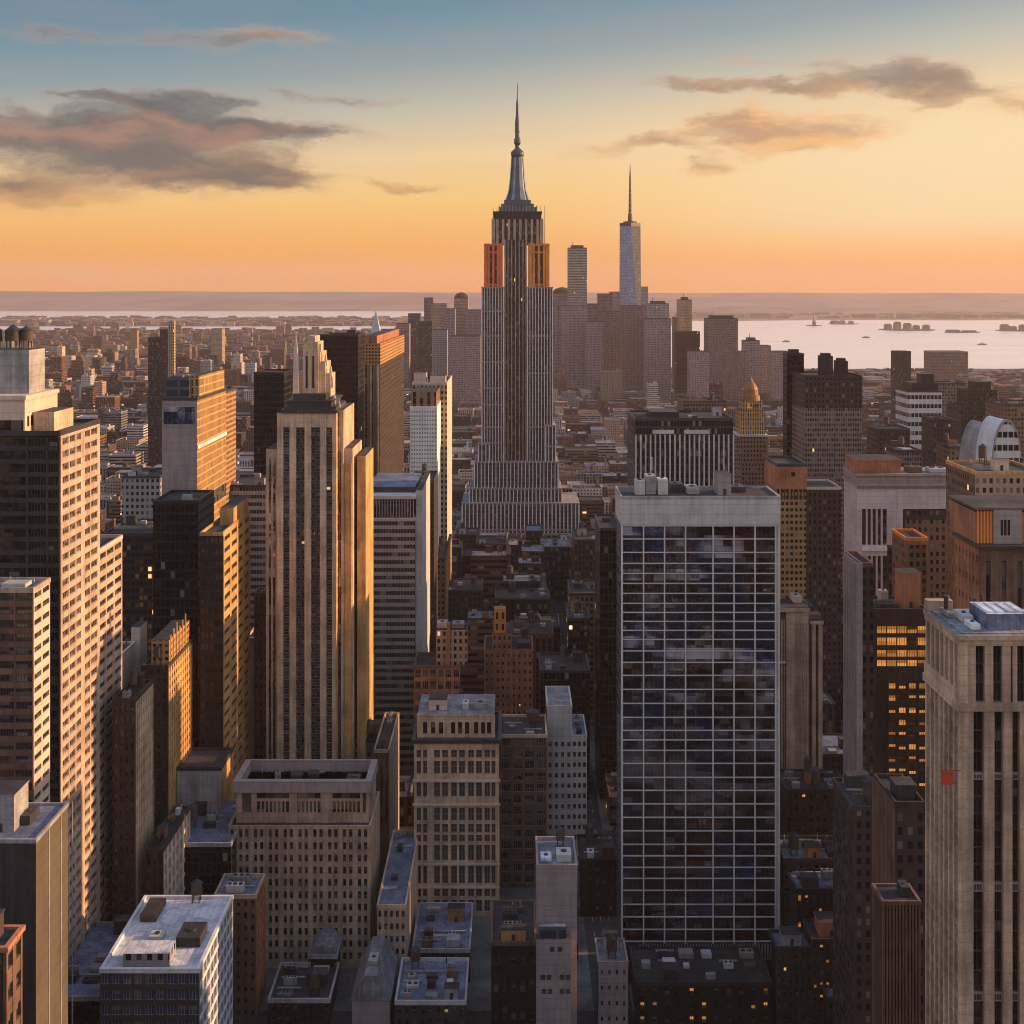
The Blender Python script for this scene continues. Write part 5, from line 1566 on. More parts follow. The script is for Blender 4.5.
b = MB(); b.box(px_x(975, 404), t.x1, 403.4, t.y1 + 6.5, zu + 0.6, zu + 1.3, 0, 1, bottom=True); t.part('roof_edge', b, ['brown', 'tar'])
t = simple('stone_tower', 'honey-coloured block in the sun haze above the terraced rust building', 975, 1045, 474, 520, side=946, mat='f_tan', side_mat='f_brown', seed=61, n=2, bh='cream', edge='gold', tanks=1, mark='honey-coloured block')

# curved glass building
def arch_building(name, label, px0, px1, pbase, ptop, Y0, dpt, mat, frame):
    t = hero(name, label, px0, px1, Y0, depth=dpt)
    pts = []
    n = 14
    xa, xb = px_x(px0, Y0), px_x(px1, Y0)
    zb_, zt_ = py_z(pbase, Y0), py_z(ptop, Y0)
    cxx, rx = (xa + xb) / 2, (xb - xa) / 2
    for i in range(n + 1):
        a = math.pi * i / n
        pts.append((cxx + rx * math.cos(a), zb_ + (zt_ - zb_) * math.sin(a)))
    prof = [(xa, 0), (xb, 0)] + pts
    b = MB()
    i0 = len(b.v)
    m_ = len(prof)
    b.v = [(x, Y0, z) for x, z in prof] + [(x, Y0 + dpt, z) for x, z in prof]
    b.f.append(tuple(range(m_)))
    b.uv.extend([(x, z) for x, z in prof]); b.mi.append(0); b.tint.append(None)
    acc = 0
    for k in range(m_):
        k2 = (k + 1) % m_
        b.f.append((k2, k, m_ + k, m_ + k2))
        L = math.hypot(prof[k][0] - prof[k2][0], prof[k][1] - prof[k2][1])
        b.uv.extend([(0, acc + L), (0, acc), (dpt, acc), (dpt, acc + L)]); b.mi.append(1); b.tint.append(None)
        acc += L
    b.f.append(tuple(reversed(range(m_, 2 * m_))))
    b.uv.extend([(x, z) for x, z in reversed(prof)]); b.mi.append(0); b.tint.append(None)
    t.part('wall', b, [mat, frame])
    b = MB()
    for k in range(2, m_ - 1):
        (xA, zA), (xB, zB) = prof[k], prof[k + 1]
        b.face([(xA, Y0 - 0.6, zA + 0.5), (xB, Y0 - 0.6, zB + 0.5), (xB, Y0 - 0.6, zB - 0.8), (xA, Y0 - 0.6, zA - 0.8)])
        b.face([(xA, Y0 - 0.6, zA + 0.5), (xA, Y0 + 1, zA + 0.5), (xB, Y0 + 1, zB + 0.5), (xB, Y0 - 0.6, zB + 0.5)])
    t.part('arch_rib', b, 'frame')
    return t
arch_building('arched_building', 'pale banded building with a rounded arched top at the right edge', 992, 1022, 470, 420, 720, 26, 'f_whiteband', 'white')
arch_building('arched_building', 'dark arched glass building half behind the pale banded arched one', 974, 1004, 478, 424, 750, 26, 'f_hazeglass', 'grey')
# towers at right distance
t = simple('office_tower', 'white horizontally banded tower with a dark stepped head', 908, 942, 392, 1050, depth=34, mat='f_whiteband', seed=63, n=0, bh=None, edge='dark', mark='white banded tower')
b = MB(); b.box(px_x(912, 1056), px_x(938, 1056), 1056, 1078, t.z, py_z(383, 1056), 0); b.box(px_x(921, 1060), px_x(934, 1060), 1060, 1072, py_z(383, 1056), py_z(374, 1060), 0); t.part('plant_storey', b, 'black')
simple('office_tower', 'maroon-brown slim tower with rounded top at the near shore', 896, 911, 352, 1900, depth=26, mat='f_dkbrown', seed=64, n=0, bh='dkbrown', edge='dkbrown')
t = simple('stone_tower', 'dark brown stepped tower with broad shoulders on the right, hazy', 962, 1002, 408, 1150, depth=40, mat='f_dkbrown', seed=65, n=0, bh=None, edge='dkbrown', mark='broad-shouldered brown tower')
b = MB(); b.box(px_x(968, 1156), px_x(997, 1156), 1156, 1185, t.z, py_z(390, 1156), 0, 1); b.box(px_x(976, 1160), px_x(991, 1160), 1160, 1180, py_z(390, 1156), py_z(382, 1160), 0, 1); t.part('upper_storeys', b, ['f_dkbrown', 'tar'])
simple('office_tower', 'purplish slab between the white banded tower and the broad-shouldered brown tower', 940, 966, 384, 1300, depth=30, mat='f_taupe', seed=66, n=1, bh='brown', edge='dkbrown')
simple('civic_building', 'long pale low building with tiny roof peak by the harbour shore', 932, 968, 352, 3000, depth=60, mat='f_taupe', seed=67, n=0, bh='tan2', edge='tan2')
simple('office_block', 'rust brown block with stair tower in front of the broad-shouldered brown tower', 950, 978, 448, 900, depth=30, mat='f_brown', seed=68, n=2, bh='brick', tanks=1)
simple('office_block', 'squat dark brown block below the white banded tower', 878, 910, 430, 950, depth=30, mat='f_dkbrown', seed=69, n=2, bh='brown', tanks=1)
simple('office_block', 'dusky block with tank beneath the dark stepped head tower, nearer than the squat one', 898, 922, 452, 800, depth=30, mat='f_taupe', seed=70, n=2, bh='brown', tanks=1)
simple('office_tower', 'dark slab with rounded shoulder right of the white banded tower', 934, 952, 420, 980, depth=30, mat='f_dkbrown', seed=71, n=1, bh=None)
simple('office_block', 'maroon block partly hidden at the right edge behind the arched buildings', 1003, 1050, 405, 1080, depth=40, mat='f_brown', seed=72, n=2, bh='brown', tanks=1)

# ---------------------------------------------------------------- AH: big stone tower, right foreground
t = hero('stone_skyscraper', 'huge tan stone tower in the right foreground with thick pillars and dark recesses', 959, 1085, 250, side=925, cat='skyscraper', mark='thick-pillared tower')
X = lambda p: px_x(p, 250)
Z = lambda p: py_z(p, 250)
zt = Z(640)
b = MB(); b.box(t.x0 + 1.4, t.x1, t.y0 + 1.4, t.y1 - 0.1, 0, zt - 0.2); t.part('core', b, 'black')
# upper loggia: thin piers above the balustrade band, thick piers below
b = MB()
zb_ = Z(703)
for (p, q) in ((960, 964.5), (967.5, 976.5), (985.5, 994), (1003, 1011.5), (1013.5, 1018), (1026, 1035), (1044, 1052)):
    b.box(X(p), X(q), t.y0 + 0.35, t.y0 + 1.6, zb_, zt - 0.5, 0)
b.box(t.x0, t.x1, t.y0 + 0.1, t.y0 + 1.7, Z(646), zt, 0, bottom=True)
for (p, q) in ((961, 973.5), (984.5, 994.5), (1003.5, 1012.5), (1020, 1031), (1040, 1050)):
    b.box(X(p), X(q), t.y0, t.y0 + 1.6, 0, Z(710), 0)
b.box(t.x0, t.x1, t.y0 - 0.35, t.y0 + 1.65, Z(711), zb_, 0, bottom=True)
t.part('front_piers', b, 'tan2')
b = MB()
for (p, q) in ((774, 781), (884, 893), (994, 1003)):
    b.box(X(973), X(1085), t.y0 + 0.6, t.y0 + 1.5, Z(q), Z(p), 0, bottom=True)
t.part('spandrels', b, 'pinkgrey')
b = MB()
for (p, q) in ((774, 781), (884, 893), (994, 1003)):
    for (c, d) in ((975, 983), (995.5, 1002.5), (1013.5, 1019)):
        for i in range(3):
            e = c + (d - c) * (i + 0.15) / 3
            b.box(X(e), X(e + (d - c) * 0.22), t.y0 + 0.52, t.y0 + 0.64, Z(q - 1.6), Z(p + 1.6), 0, bottom=True)
t.part('grille', b, 'dark')
for (p, q) in ((646.5, 702.5), (711.5, 773.5), (781.5, 883.5), (893.5, 993.5), (1003.5, 1040)):
    spans = ((976.5, 985.5), (994, 1003), (1018, 1026)) if p < 700 else ((973.5, 984.5), (994.5, 1003.5), (1012.5, 1020))
    for (c, d) in spans:
        k_ = max(1, round((Z(p) - Z(q)) / 3.4))
        for j in range(k_):
            z1_ = Z(q) + (Z(p) - Z(q)) * j / k_
            z2_ = Z(q) + (Z(p) - Z(q)) * (j + 1) / k_
            add_window(t, 'F', (X(c) + X(d)) / 2, (z1_ + z2_) / 2, t.y0 + 1.15, X(d) - X(c), z2_ - z1_, ('glassblack', 'framedark'), 1)
# left flank: loggia, balustrade, ribbed lower wall
b = MB()
D = t.y1 - t.y0
n = 7
for i in range(n + 1):
    yy = t.y0 + (D - 0.9) * i / n
    b.box(t.x0 + 0.1, t.x0 + 1.6, yy + 0.02, yy + 0.9, zb_, zt - 0.5, 0)
    b.box(t.x0, t.x0 + 1.6, yy + 0.02, yy + 0.8, 0, Z(711) - 0.05, 0)
b.box(t.x0 - 0.1, t.x0 + 1.65, t.y0 + 1.75, t.y1, Z(646), zt - 0.02, 0, bottom=True)
b.box(t.x0 - 0.5, t.x0 + 1.65, t.y0 - 0.3, t.y1, Z(711) - 0.02, zb_ - 0.02, 0, bottom=True)
b.box(t.x0 - 0.2, t.x0 + 0.2, t.y0 + 1, t.y1, zb_, zb_ + 2.2, 0)
t.part('side_piers', b, 'tan')
b = MB()
for k_ in range(26):
    zz = Z(711) - 3.4 * (k_ + 1)
    if zz < 1:
        break
    b.box(t.x0 + 0.35, t.x0 + 1.45, t.y0 + 1.6, t.y1 - 0.02, zz, zz + 1.2, 0, bottom=True)
t.part('side_spandrels', b, 'pinkgrey')
for i in range(n):
    ya, yb = t.y0 + (D - 0.9) * i / n + 0.9, t.y0 + (D - 0.9) * (i + 1) / n
    for k_ in range(10):
        zz = Z(711) - 3.4 * (k_ + 1) + 1.2
        add_window(t, 'L', (ya + yb) / 2, zz + 1.1, t.x0 + 1.2, yb - ya, 2.2, ('glass', 'frame'), 1)
    add_window(t, 'L', (ya + yb) / 2, (zb_ + 2.2 + Z(646)) / 2, t.x0 + 1.2, yb - ya, Z(646) - zb_ - 2.2, ('glass', 'frame'), 1, nh=2)
flush_windows(t, 100)
b = MB()
b.box(t.x0 - 0.3, t.x1, t.y0 - 0.3, t.y1 + 0.3, zt, zt + 0.9, 0, 1, bottom=True)
b.box(t.x0 + 0.8, t.x1 - 1, t.y0 + 0.8, t.y1 - 0.5, zt + 0.9, zt + 1.1, 1, 1)
b.box(t.x0 - 0.1, t.x0 + 5, t.y1 - 2.0, t.y1 + 0.2, zt + 0.9, zt + 3.0, 0, 0)
t.part('roof', b, ['tan2', 'roofgrey'])
rz_ = zt + 1.1
b = MB()
b.box(X(993), X(1030), 253, 263, rz_, rz_ + 3.0, 0, 1)
for i in range(4):
    b.box(X(995) + i * 2.0, X(995) + i * 2.0 + 1.2, 254, 262, rz_ + 3.0, rz_ + 3.25, 1)
o = t.part('skylight_house', b, ['roofblue', 'roofwhite'])
unit(t, X(976), X(985), 252.5, 256.5, rz_, 1.2, 'white')
unit(t, X(977), X(988), 258, 263, rz_, 1.5, 'pale')
unit(t, X(969), X(974), 262, 267, rz_, 1.0, 'grey')
b = MB(); b.cyl(X(974), 266, 0.5, 0.5, rz_, rz_ + 3.2, 10); b.cyl(X(974), 266, 0.75, 0.7, rz_ + 3.2, rz_ + 3.6, 10); t.part('flue', b, 'dark')
b = MB()
for i in range(5):
    b.cyl(X(1000 + 5 * i), 265 + (i % 2), 0.25, 0.25, rz_, rz_ + 2 + (i % 3), 8)
t.part('pipework', b, 'dark')
b = MB()
xa_, xb_ = px_x(941.5, 249.9), px_x(953.5, 249.9)
b.prism([(xa_, 249.8), ((xa_ + xb_) / 2, 249.55), (xb_, 249.8), (xb_, 249.9), ((xa_ + xb_) / 2, 249.65), (xa_, 249.9)], Z(784), Z(771), 0, bottom=True)
b.box(xa_ - 0.2, X(961), 249.92, 250.0, Z(770.6), Z(769.8), 0, bottom=True)
t.part('banner', b, 'red')

# dark canyon at right
t = hero('brick_building', 'dark fluted brown slab in the right canyon, below the amber-lit block', 893, 925, 345, side=872)
zt = py_z(806, 345)
b = MB(); b.box(t.x0 + 0.5, t.x1, t.y0, t.y1, 0, zt, 0, 1); t.part('wall', b, ['f_dkbrown', 'tar'])
b = MB()
for i in range(16):
    yy = t.y0 + (t.y1 - t.y0) * i / 16
    b.box(t.x0 - 0.1, t.x0 + 0.6, yy, yy + 0.8, 0, zt + 0.4, 0)
t.part('piers', b, 'brown')
roof(t, t.x0 + 0.6, t.x1, t.y0, t.y1, zt, 'tar', 'dkbrown')
bulkhead(t, t.x0 + 2, t.x1 - 1, t.y0 + 4, t.y0 + 10, zt + 0.06, 3.5, 'dark')
t = hero('brick_building', 'lower fluted tan-brown building at the right foreground tower foot', 883, 921, 300, depth=9)
zt = py_z(905, 300)
b = MB(); b.box(t.x0 + 0.5, t.x1, t.y0 + 0.6, t.y1, 0, zt, 0, 1); t.part('wall', b, ['dkbrown', 'tar'])
b = MB()
for i in range(12):
    xx = t.x0 + (t.x1 - t.x0 - 0.5) * i / 11
    b.box(xx, xx + 0.42, t.y0, t.y0 + 0.8, 0, zt + 0.3, 0)
t.part('piers', b, 'brown')
roof(t, t.x0, t.x1, t.y0, t.y1, zt + 0.3, 'tar', 'brown', h=0.6)
unit(t, t.x0 + 5, t.x1 - 1.5, t.y0 + 3, t.y0 + 7, zt + 0.4, 2.2, 'dark')
simple('office_building', 'black-brown block with a few warm lit windows low in the right canyon', 852, 895, 810, 400, depth=24, mat='f_dkbrown', seed=73, n=3, bh='dark', tanks=1)

# low buildings right of the glass tower
windowed('low_building', 'low dark building crowned with cluttered warm-lit roof plant, below the buff ribbed building', 786, 850, 792, 520, None, 'dkbrown', 'dkbrown', 9, 0, 4.2, seed=74, n=9, tanks=2, bh='brick', depth=22, win=('glasslit', 'framedark'), most=60)
windowed('low_building', 'low dark block with a lit copper penthouse in the right gap', 783, 850, 862, 470, None, 'dkbrown', 'dkbrown', 9, 0, 4.0, seed=75, n=8, tanks=1, bh='brick', depth=20, win=('glasslit', 'framedark'), most=60, roofm='roofgrey')
windowed('low_building', 'black low building with amber windows in a row, right of the wide glass tower foot', 796, 852, 892, 450, None, 'black', 'black', 8, 0, 4.4, wf=0.4, hf=0.45, seed=76, n=4, tanks=0, bh='dark', depth=16, win=('litfew', 'framedark'), most=60, roofm='roofblue')
windowed('low_building', 'low glass-roofed building near the bottom edge right of the wide glass tower', 776, 812, 950, 436, None, 'dark', 'dark', 6, 0, 4.0, seed=77, n=4, tanks=0, bh='grey', depth=12, win=('glasslit', 'framedark'), most=40, roofm='roofblue')
windowed('low_building', 'dark shopfront building with glowing orange windows at bottom right', 812, 856, 942, 432, None, 'dkbrown', 'dkbrown', 7, 0, 4.0, seed=78, n=4, tanks=1, bh='brick', depth=14, win=('litfew', 'framedark'), most=40)
windowed('low_building', 'low building with pale roof slats at the bottom edge of the right gap', 828, 880, 1000, 425, None, 'dark', 'dark', 8, 0, 4.0, seed=79, n=5, tanks=0, bh='grey', depth=10, win=('glasslit', 'framedark'), most=40, roofm='roofblue')
# bottom centre
t = hero('windowless_block', 'smooth pinkish-grey slab building at bottom centre, few small windows low down', 537, 577, 424, depth=22, mark='pinkish-grey slab')
zt = py_z(868, 424)
X = lambda p: px_x(p, 424)
Z = lambda p: py_z(p, 424)
b = MB(); b.box(t.x0, t.x1, t.y0, t.y1, 0, zt, 0, 1); t.part('wall', b, ['pinkgrey', 'tar'])
roof(t, t.x0, t.x1, t.y0, t.y1, zt, 'roofgrey', 'pinkgrey')
unit(t, X(557), X(572), 428, 434, zt + 0.06, 2.4, 'pale'); unit(t, X(541), X(552), 428, 433, zt + 0.06, 1.4, 'roofwhite')
tank(t, X(562), 440, zt + 0.06, 1.5, 3.0)
b = MB(); b.box(t.x0 - 0.3, t.x1 - 2, t.y0 - 3.5, t.y0 - 0.02, 0, Z(934), 0, 1); o = t.part('front_wing', b, ['pinkgrey', 'tar'])
b = MB(); b.box(t.x0 + 0.4, t.x1 - 3.5, t.y0 - 3.0, t.y0 - 0.3, Z(934), Z(922), 0, 1); t.part('conservatory', b, ['f_hazeglass', 'roofblue'], o)
for (p, q) in ((543, 978), (549, 978), (562, 978), (568, 978), (544, 992), (550, 992), (562, 992), (568, 992), (552, 950), (560, 950)):
    add_window(t, 'F', px_x(p, 420), py_z(q, 420), t.y0 - 3.55, 1.4, 1.5, ('glass', 'framedark'), 1)
flush_windows(t)
windowed('low_building', 'dark blocky low building with a yellow rooftop hut, left of the pinkish-grey slab', 491, 536, 945, 440, None, 'black', 'black', 5, 0, 9.0, wf=0.6, hf=0.5, seed=81, n=5, tanks=0, bh='gold', depth=30, win=('glasslit', 'framedark'), roofm='tar', edge='brown')
windowed('low_building', 'low building with blue-grey terraced roof and rust plant beneath the arched-top building', 412, 470, 952, 470, None, 'dark', 'dark', 8, 0, 4.0, seed=82, n=7, tanks=0, bh='brick', depth=36, win=('glasslit', 'framedark'), roofm='roofblue', most=60, edge='grey')
windowed('low_building', 'flat dark-roofed building at the bottom edge with white roof hatches, left of the street', 395, 466, 1004, 432, None, 'dark', 'dark', 9, 0, 4.0, seed=83, n=9, tanks=1, bh='grey', depth=28, win=('glasslit', 'framedark'), roofm='roofblue', most=60, edge='pale')
t = hero('low_building', 'small grey gabled building at the bottom edge, before the grooved podium block', 352, 390, 436, depth=26)
zt = py_z(1000, 436)
b = MB(); b.box(t.x0, t.x1, t.y0, t.y1, 0, zt, 0); t.part('wall', b, 'pinkgrey')
b = MB()
za = zt + 8
xm = (t.x0 + t.x1) / 2
e = 0.4
for (p0, p1) in (((t.x0 - e, zt), (xm - 2, za)), ((xm + 2, za), (t.x1 + e, zt))):
    b.face([(p0[0], t.y0 - e, p0[1]), (p1[0], t.y0 - e, p1[1]), (p1[0], t.y1 + e, p1[1]), (p0[0], t.y1 + e, p0[1])])
b.face([(xm - 2, t.y0 - e, za), (xm + 2, t.y0 - e, za), (xm + 2, t.y1 + e, za), (xm - 2, t.y1 + e, za)])
b.face([(t.x0 - e, t.y0 - e, zt), (t.x1 + e, t.y0 - e, zt), (xm + 2, t.y0 - e, za), (xm - 2, t.y0 - e, za)])
b.face([(t.x1 + e, t.y1 + e, zt), (t.x0 - e, t.y1 + e, zt), (xm - 2, t.y1 + e, za), (xm + 2, t.y1 + e, za)])
t.part('roof', b, 'roofgrey')
unit(t, xm - 1.6, xm + 1.6, t.y0 + 6, t.y0 + 12, za, 1.6, 'grey')
windowed('low_building', 'low black-roofed building with blue skylights in front of the grooved podium block', 268, 330, 1002, 440, None, 'black', 'black', 8, 0, 4.0, seed=84, n=8, tanks=1, bh='dark', depth=24, win=('glasslit', 'framedark'), roofm='tar', most=50, edge='grey')
t = windowed('low_building', 'grey rounded plant building against the grooved podium block front', 308, 337, 958, 462, None, 'grey', 'grey', 0, 0, 4.0, seed=85, n=0, tanks=0, depth=14, edge='grey', roofm='roofgrey')
b = MB()
n = 8
pts = [(t.x0 + 7 * (i / n), 0) for i in range(n + 1)]
rr = (t.x1 - t.x0) / 2
xm = (t.x0 + t.x1) / 2
for i in range(n):
    a, c = math.pi * i / n, math.pi * (i + 1) / n
    b.face([(xm + rr * math.cos(c), t.y0 + 0.6, t.z + 0.1 + 4 * math.sin(c)), (xm + rr * math.cos(a), t.y0 + 0.6, t.z + 0.1 + 4 * math.sin(a)), (xm + rr * math.cos(a), t.y1 - 0.6, t.z + 0.1 + 4 * math.sin(a)), (xm + rr * math.cos(c), t.y1 - 0.6, t.z + 0.1 + 4 * math.sin(c))])
    b.face([(xm + rr * math.cos(a), t.y0 + 0.6, t.z + 0.1 + 4 * math.sin(a)), (xm + rr * math.cos(c), t.y0 + 0.6, t.z + 0.1 + 4 * math.sin(c)), (xm, t.y0 + 0.6, t.z + 0.1)])
t.part('vaulted_roof', b, 'roofgrey')
windowed('low_building', 'narrow pinkish building at the bottom edge left of the wide glass tower foot', 598, 628, 965, 436, None, 'pinkgrey', 'pinkgrey', 4, 0, 5.0, wf=0.3, hf=0.3, seed=86, n=4, tanks=1, bh='pale', depth=16, roofm='roofgrey')
windowed('low_building', 'dark low building with orange-lit doorway behind the pinkish-grey slab', 580, 621, 862, 520, None, 'black', 'black', 6, 0, 5.0, wf=0.5, hf=0.5, seed=87, n=4, tanks=1, bh='dark', depth=24, win=('glasslit', 'framedark'), roofm='tar')
windowed('low_building', 'low entrance pavilion with lit orange windows under the wide glass tower', 636, 772, 985, 440, None, 'black', 'black', 11, 0, 4.6, wf=0.35, hf=0.5, seed=88, n=10, tanks=0, bh='dark', depth=24, win=('litfew', 'framedark'), roofm='tar', edge='dark')
# dark fillers in front of the mast skyscraper
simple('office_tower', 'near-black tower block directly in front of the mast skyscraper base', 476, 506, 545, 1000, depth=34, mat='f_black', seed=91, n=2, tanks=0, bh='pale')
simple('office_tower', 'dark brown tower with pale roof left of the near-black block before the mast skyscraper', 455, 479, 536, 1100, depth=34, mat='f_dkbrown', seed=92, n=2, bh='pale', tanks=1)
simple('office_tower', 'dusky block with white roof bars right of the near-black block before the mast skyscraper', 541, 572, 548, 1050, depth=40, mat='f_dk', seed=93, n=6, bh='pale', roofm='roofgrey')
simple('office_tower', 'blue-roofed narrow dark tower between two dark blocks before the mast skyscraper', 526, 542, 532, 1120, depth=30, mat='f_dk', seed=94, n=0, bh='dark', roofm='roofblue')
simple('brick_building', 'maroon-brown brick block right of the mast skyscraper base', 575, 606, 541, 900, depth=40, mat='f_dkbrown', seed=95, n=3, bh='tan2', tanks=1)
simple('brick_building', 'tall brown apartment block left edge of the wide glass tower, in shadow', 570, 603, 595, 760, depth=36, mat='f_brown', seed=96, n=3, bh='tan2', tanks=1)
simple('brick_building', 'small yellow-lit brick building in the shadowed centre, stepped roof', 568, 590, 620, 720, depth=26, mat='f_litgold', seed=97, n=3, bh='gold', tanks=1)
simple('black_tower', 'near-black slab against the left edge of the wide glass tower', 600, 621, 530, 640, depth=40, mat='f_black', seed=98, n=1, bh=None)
simple('brick_building', 'orange-brown slim block right of the grey banded office tower', 428, 446, 560, 820, side=452, mat='f_brown', side_mat='f_ltgold', seed=99, n=1, bh='brick', tanks=1)
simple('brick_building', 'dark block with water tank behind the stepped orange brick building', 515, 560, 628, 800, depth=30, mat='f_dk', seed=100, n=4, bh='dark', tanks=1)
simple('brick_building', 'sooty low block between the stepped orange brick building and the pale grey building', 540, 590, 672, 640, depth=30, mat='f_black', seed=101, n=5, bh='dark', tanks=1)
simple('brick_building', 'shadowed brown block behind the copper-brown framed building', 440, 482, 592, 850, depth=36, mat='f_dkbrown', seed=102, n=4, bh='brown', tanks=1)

# ---------------------------------------------------------------- downtown skyline
YD = 3300.0
# tallest
t = hero('glass_spire_tower', 'distant bluish tapering glass skyscraper with a tall thin spire', 620.5, 641.5, YD, depth=48, cat='skyscraper', mark='spire skyscraper')
X = lambda p: px_x(p, YD)
Z = lambda p: py_z(p, YD)
cxx, cyy, hw = X(631), YD + 25, (X(641.5) - X(620.5)) / 2
bt = MB()
base = [(cxx - hw, cyy - hw), (cxx + hw, cyy - hw), (cxx + hw, cyy + hw), (cxx - hw, cyy + hw)]
tp = [(cxx, cyy - hw), (cxx + hw, cyy), (cxx, cyy + hw), (cxx - hw, cyy)]
z0_, z1_ = 50.0, Z(226)
bt.box(cxx - hw, cxx + hw, cyy - hw, cyy + hw, 0, z0_, 1)
for i in range(4):
    a, b2 = base[i], base[(i + 1) % 4]
    tt, tn = tp[i], tp[(i + 1) % 4]
    bt.face([(*a, z0_), (*b2, z0_), (*tt, z1_)], i % 2, [(0, 0), (2 * hw, 0), (hw, z1_)])
    bt.face([(*b2, z0_), (*tn, z1_), (*tt, z1_)], 1 - i % 2, [(2 * hw, 0), (2 * hw, z1_), (0, z1_)])
bt.face([(*p, z1_) for p in tp], 1)
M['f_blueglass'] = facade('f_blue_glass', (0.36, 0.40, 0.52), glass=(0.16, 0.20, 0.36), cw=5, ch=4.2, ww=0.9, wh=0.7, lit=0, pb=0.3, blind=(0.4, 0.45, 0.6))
t.part('shaft', bt, ['f_blueglass', 'f_hazeglass'])
b = MB(); b.prism([(x, y) for x, y in tp], z1_, Z(222.5), 0); t.part('parapet', b, 'black')
b = MB(); b.lathe(cxx, cyy, [(17, Z(222.5)), (17, Z(221)), (6, Z(220.5)), (5, Z(214)), (3.6, Z(212)), (3.2, Z(200)), (2.6, Z(188)), (2.2, Z(176)), (1.3, Z(170)), (0.5, Z(163))], 10)
sp = t.part('spire', b, 'dark')
b = MB()
for i, p in enumerate((218, 213, 208, 203, 198, 193, 188)):
    b.cyl(cxx, cyy, 5.2 - i * 0.3, 5.2 - i * 0.3, Z(p), Z(p - 1.2), 10, bottom=True)
t.part('spire_ring', b, 'grey', sp)

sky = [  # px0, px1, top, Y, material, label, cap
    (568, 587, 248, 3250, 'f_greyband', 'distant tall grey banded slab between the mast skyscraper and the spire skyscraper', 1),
    (553, 572, 293, 3350, 'f_haze_mauve', 'distant round-topped mauve tower just right of the mast skyscraper', 2),
    (562, 585, 306, 3100, 'f_haze_mauve', 'distant broad mauve block under the tall grey banded slab', 0),
    (577, 598, 304, 3500, 'f_haze_mauve', 'distant brown mid-rise right of the tall grey banded slab', 0),
    (598, 612, 294, 3450, 'f_haze_umber', 'distant dark tower left of the spire skyscraper', 0),
    (610, 622, 292, 3600, 'f_haze_mauve', 'distant thin tower touching the left of the spire skyscraper', 0),
    (586, 604, 322, 3000, 'f_haze_mauve', 'distant low-set mauve block in front of the brown mid-rise', 0),
    (603, 622, 312, 3050, 'f_haze_umber', 'distant dusky block at the left foot of the spire skyscraper', 0),
    (622, 646, 306, 2950, 'f_haze_umber', 'distant dark block at the base of the spire skyscraper', 0),
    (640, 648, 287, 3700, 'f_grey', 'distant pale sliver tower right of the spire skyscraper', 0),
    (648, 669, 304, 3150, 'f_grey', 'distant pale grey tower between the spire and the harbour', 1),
    (645, 671, 319, 2900, 'f_haze_mauve', 'distant reddish brown tower before the pale grey one', 0),
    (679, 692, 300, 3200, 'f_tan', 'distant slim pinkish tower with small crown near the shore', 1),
    (674, 684, 318, 3300, 'f_haze_umber', 'distant dark stub left of the slim pinkish tower', 0),
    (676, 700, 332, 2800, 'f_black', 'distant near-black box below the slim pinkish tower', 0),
    (707, 738, 319, 2700, 'f_haze_umber', 'distant wide dark brown tower standing alone by the water', 1),
    (745, 760, 341, 2900, 'f_haze_mauve', 'distant stepped brown block by the water right of the lone wide tower', 1),
    (758, 771, 346, 2950, 'f_haze_mauve', 'distant hazy block right of the stepped brown block', 0),
    (735, 747, 352, 2750, 'f_haze_mauve', 'distant low brown block beside the lone wide tower', 0),
    (690, 709, 352, 2600, 'f_haze_mauve', 'distant low hazy block left of the lone wide tower', 0),
    (771, 790, 352, 2700, 'f_haze_mauve', 'distant low tawny block behind the thin black tower', 0),
    (424, 433, 298, 3300, 'f_haze_umber', 'distant dark narrow tower left of the mast skyscraper, first of the cluster', 0),
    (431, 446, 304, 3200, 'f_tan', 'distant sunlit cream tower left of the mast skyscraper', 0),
    (444, 455, 309, 3100, 'f_haze_mauve', 'distant brown block right of the sunlit cream tower', 0),
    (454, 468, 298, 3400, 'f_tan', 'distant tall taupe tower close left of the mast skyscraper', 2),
    (465, 481, 310, 3300, 'f_haze_mauve', 'distant hazy tower tucked against the left of the mast skyscraper', 0),
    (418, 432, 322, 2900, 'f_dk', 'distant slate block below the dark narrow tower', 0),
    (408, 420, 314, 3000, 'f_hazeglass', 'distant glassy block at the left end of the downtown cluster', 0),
    (396, 409, 324, 2950, 'f_haze_mauve', 'distant low hazy block left of the glassy one', 0),
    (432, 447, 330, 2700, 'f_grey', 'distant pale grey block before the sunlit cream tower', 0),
    (450, 480, 336, 2650, 'f_haze_mauve', 'distant brown wide block before the hazy towers left of the mast skyscraper', 0),
    (380, 392, 330, 2500, 'f_haze_umber', 'distant shadowy tower above the brown ribbed tower', 0),
]
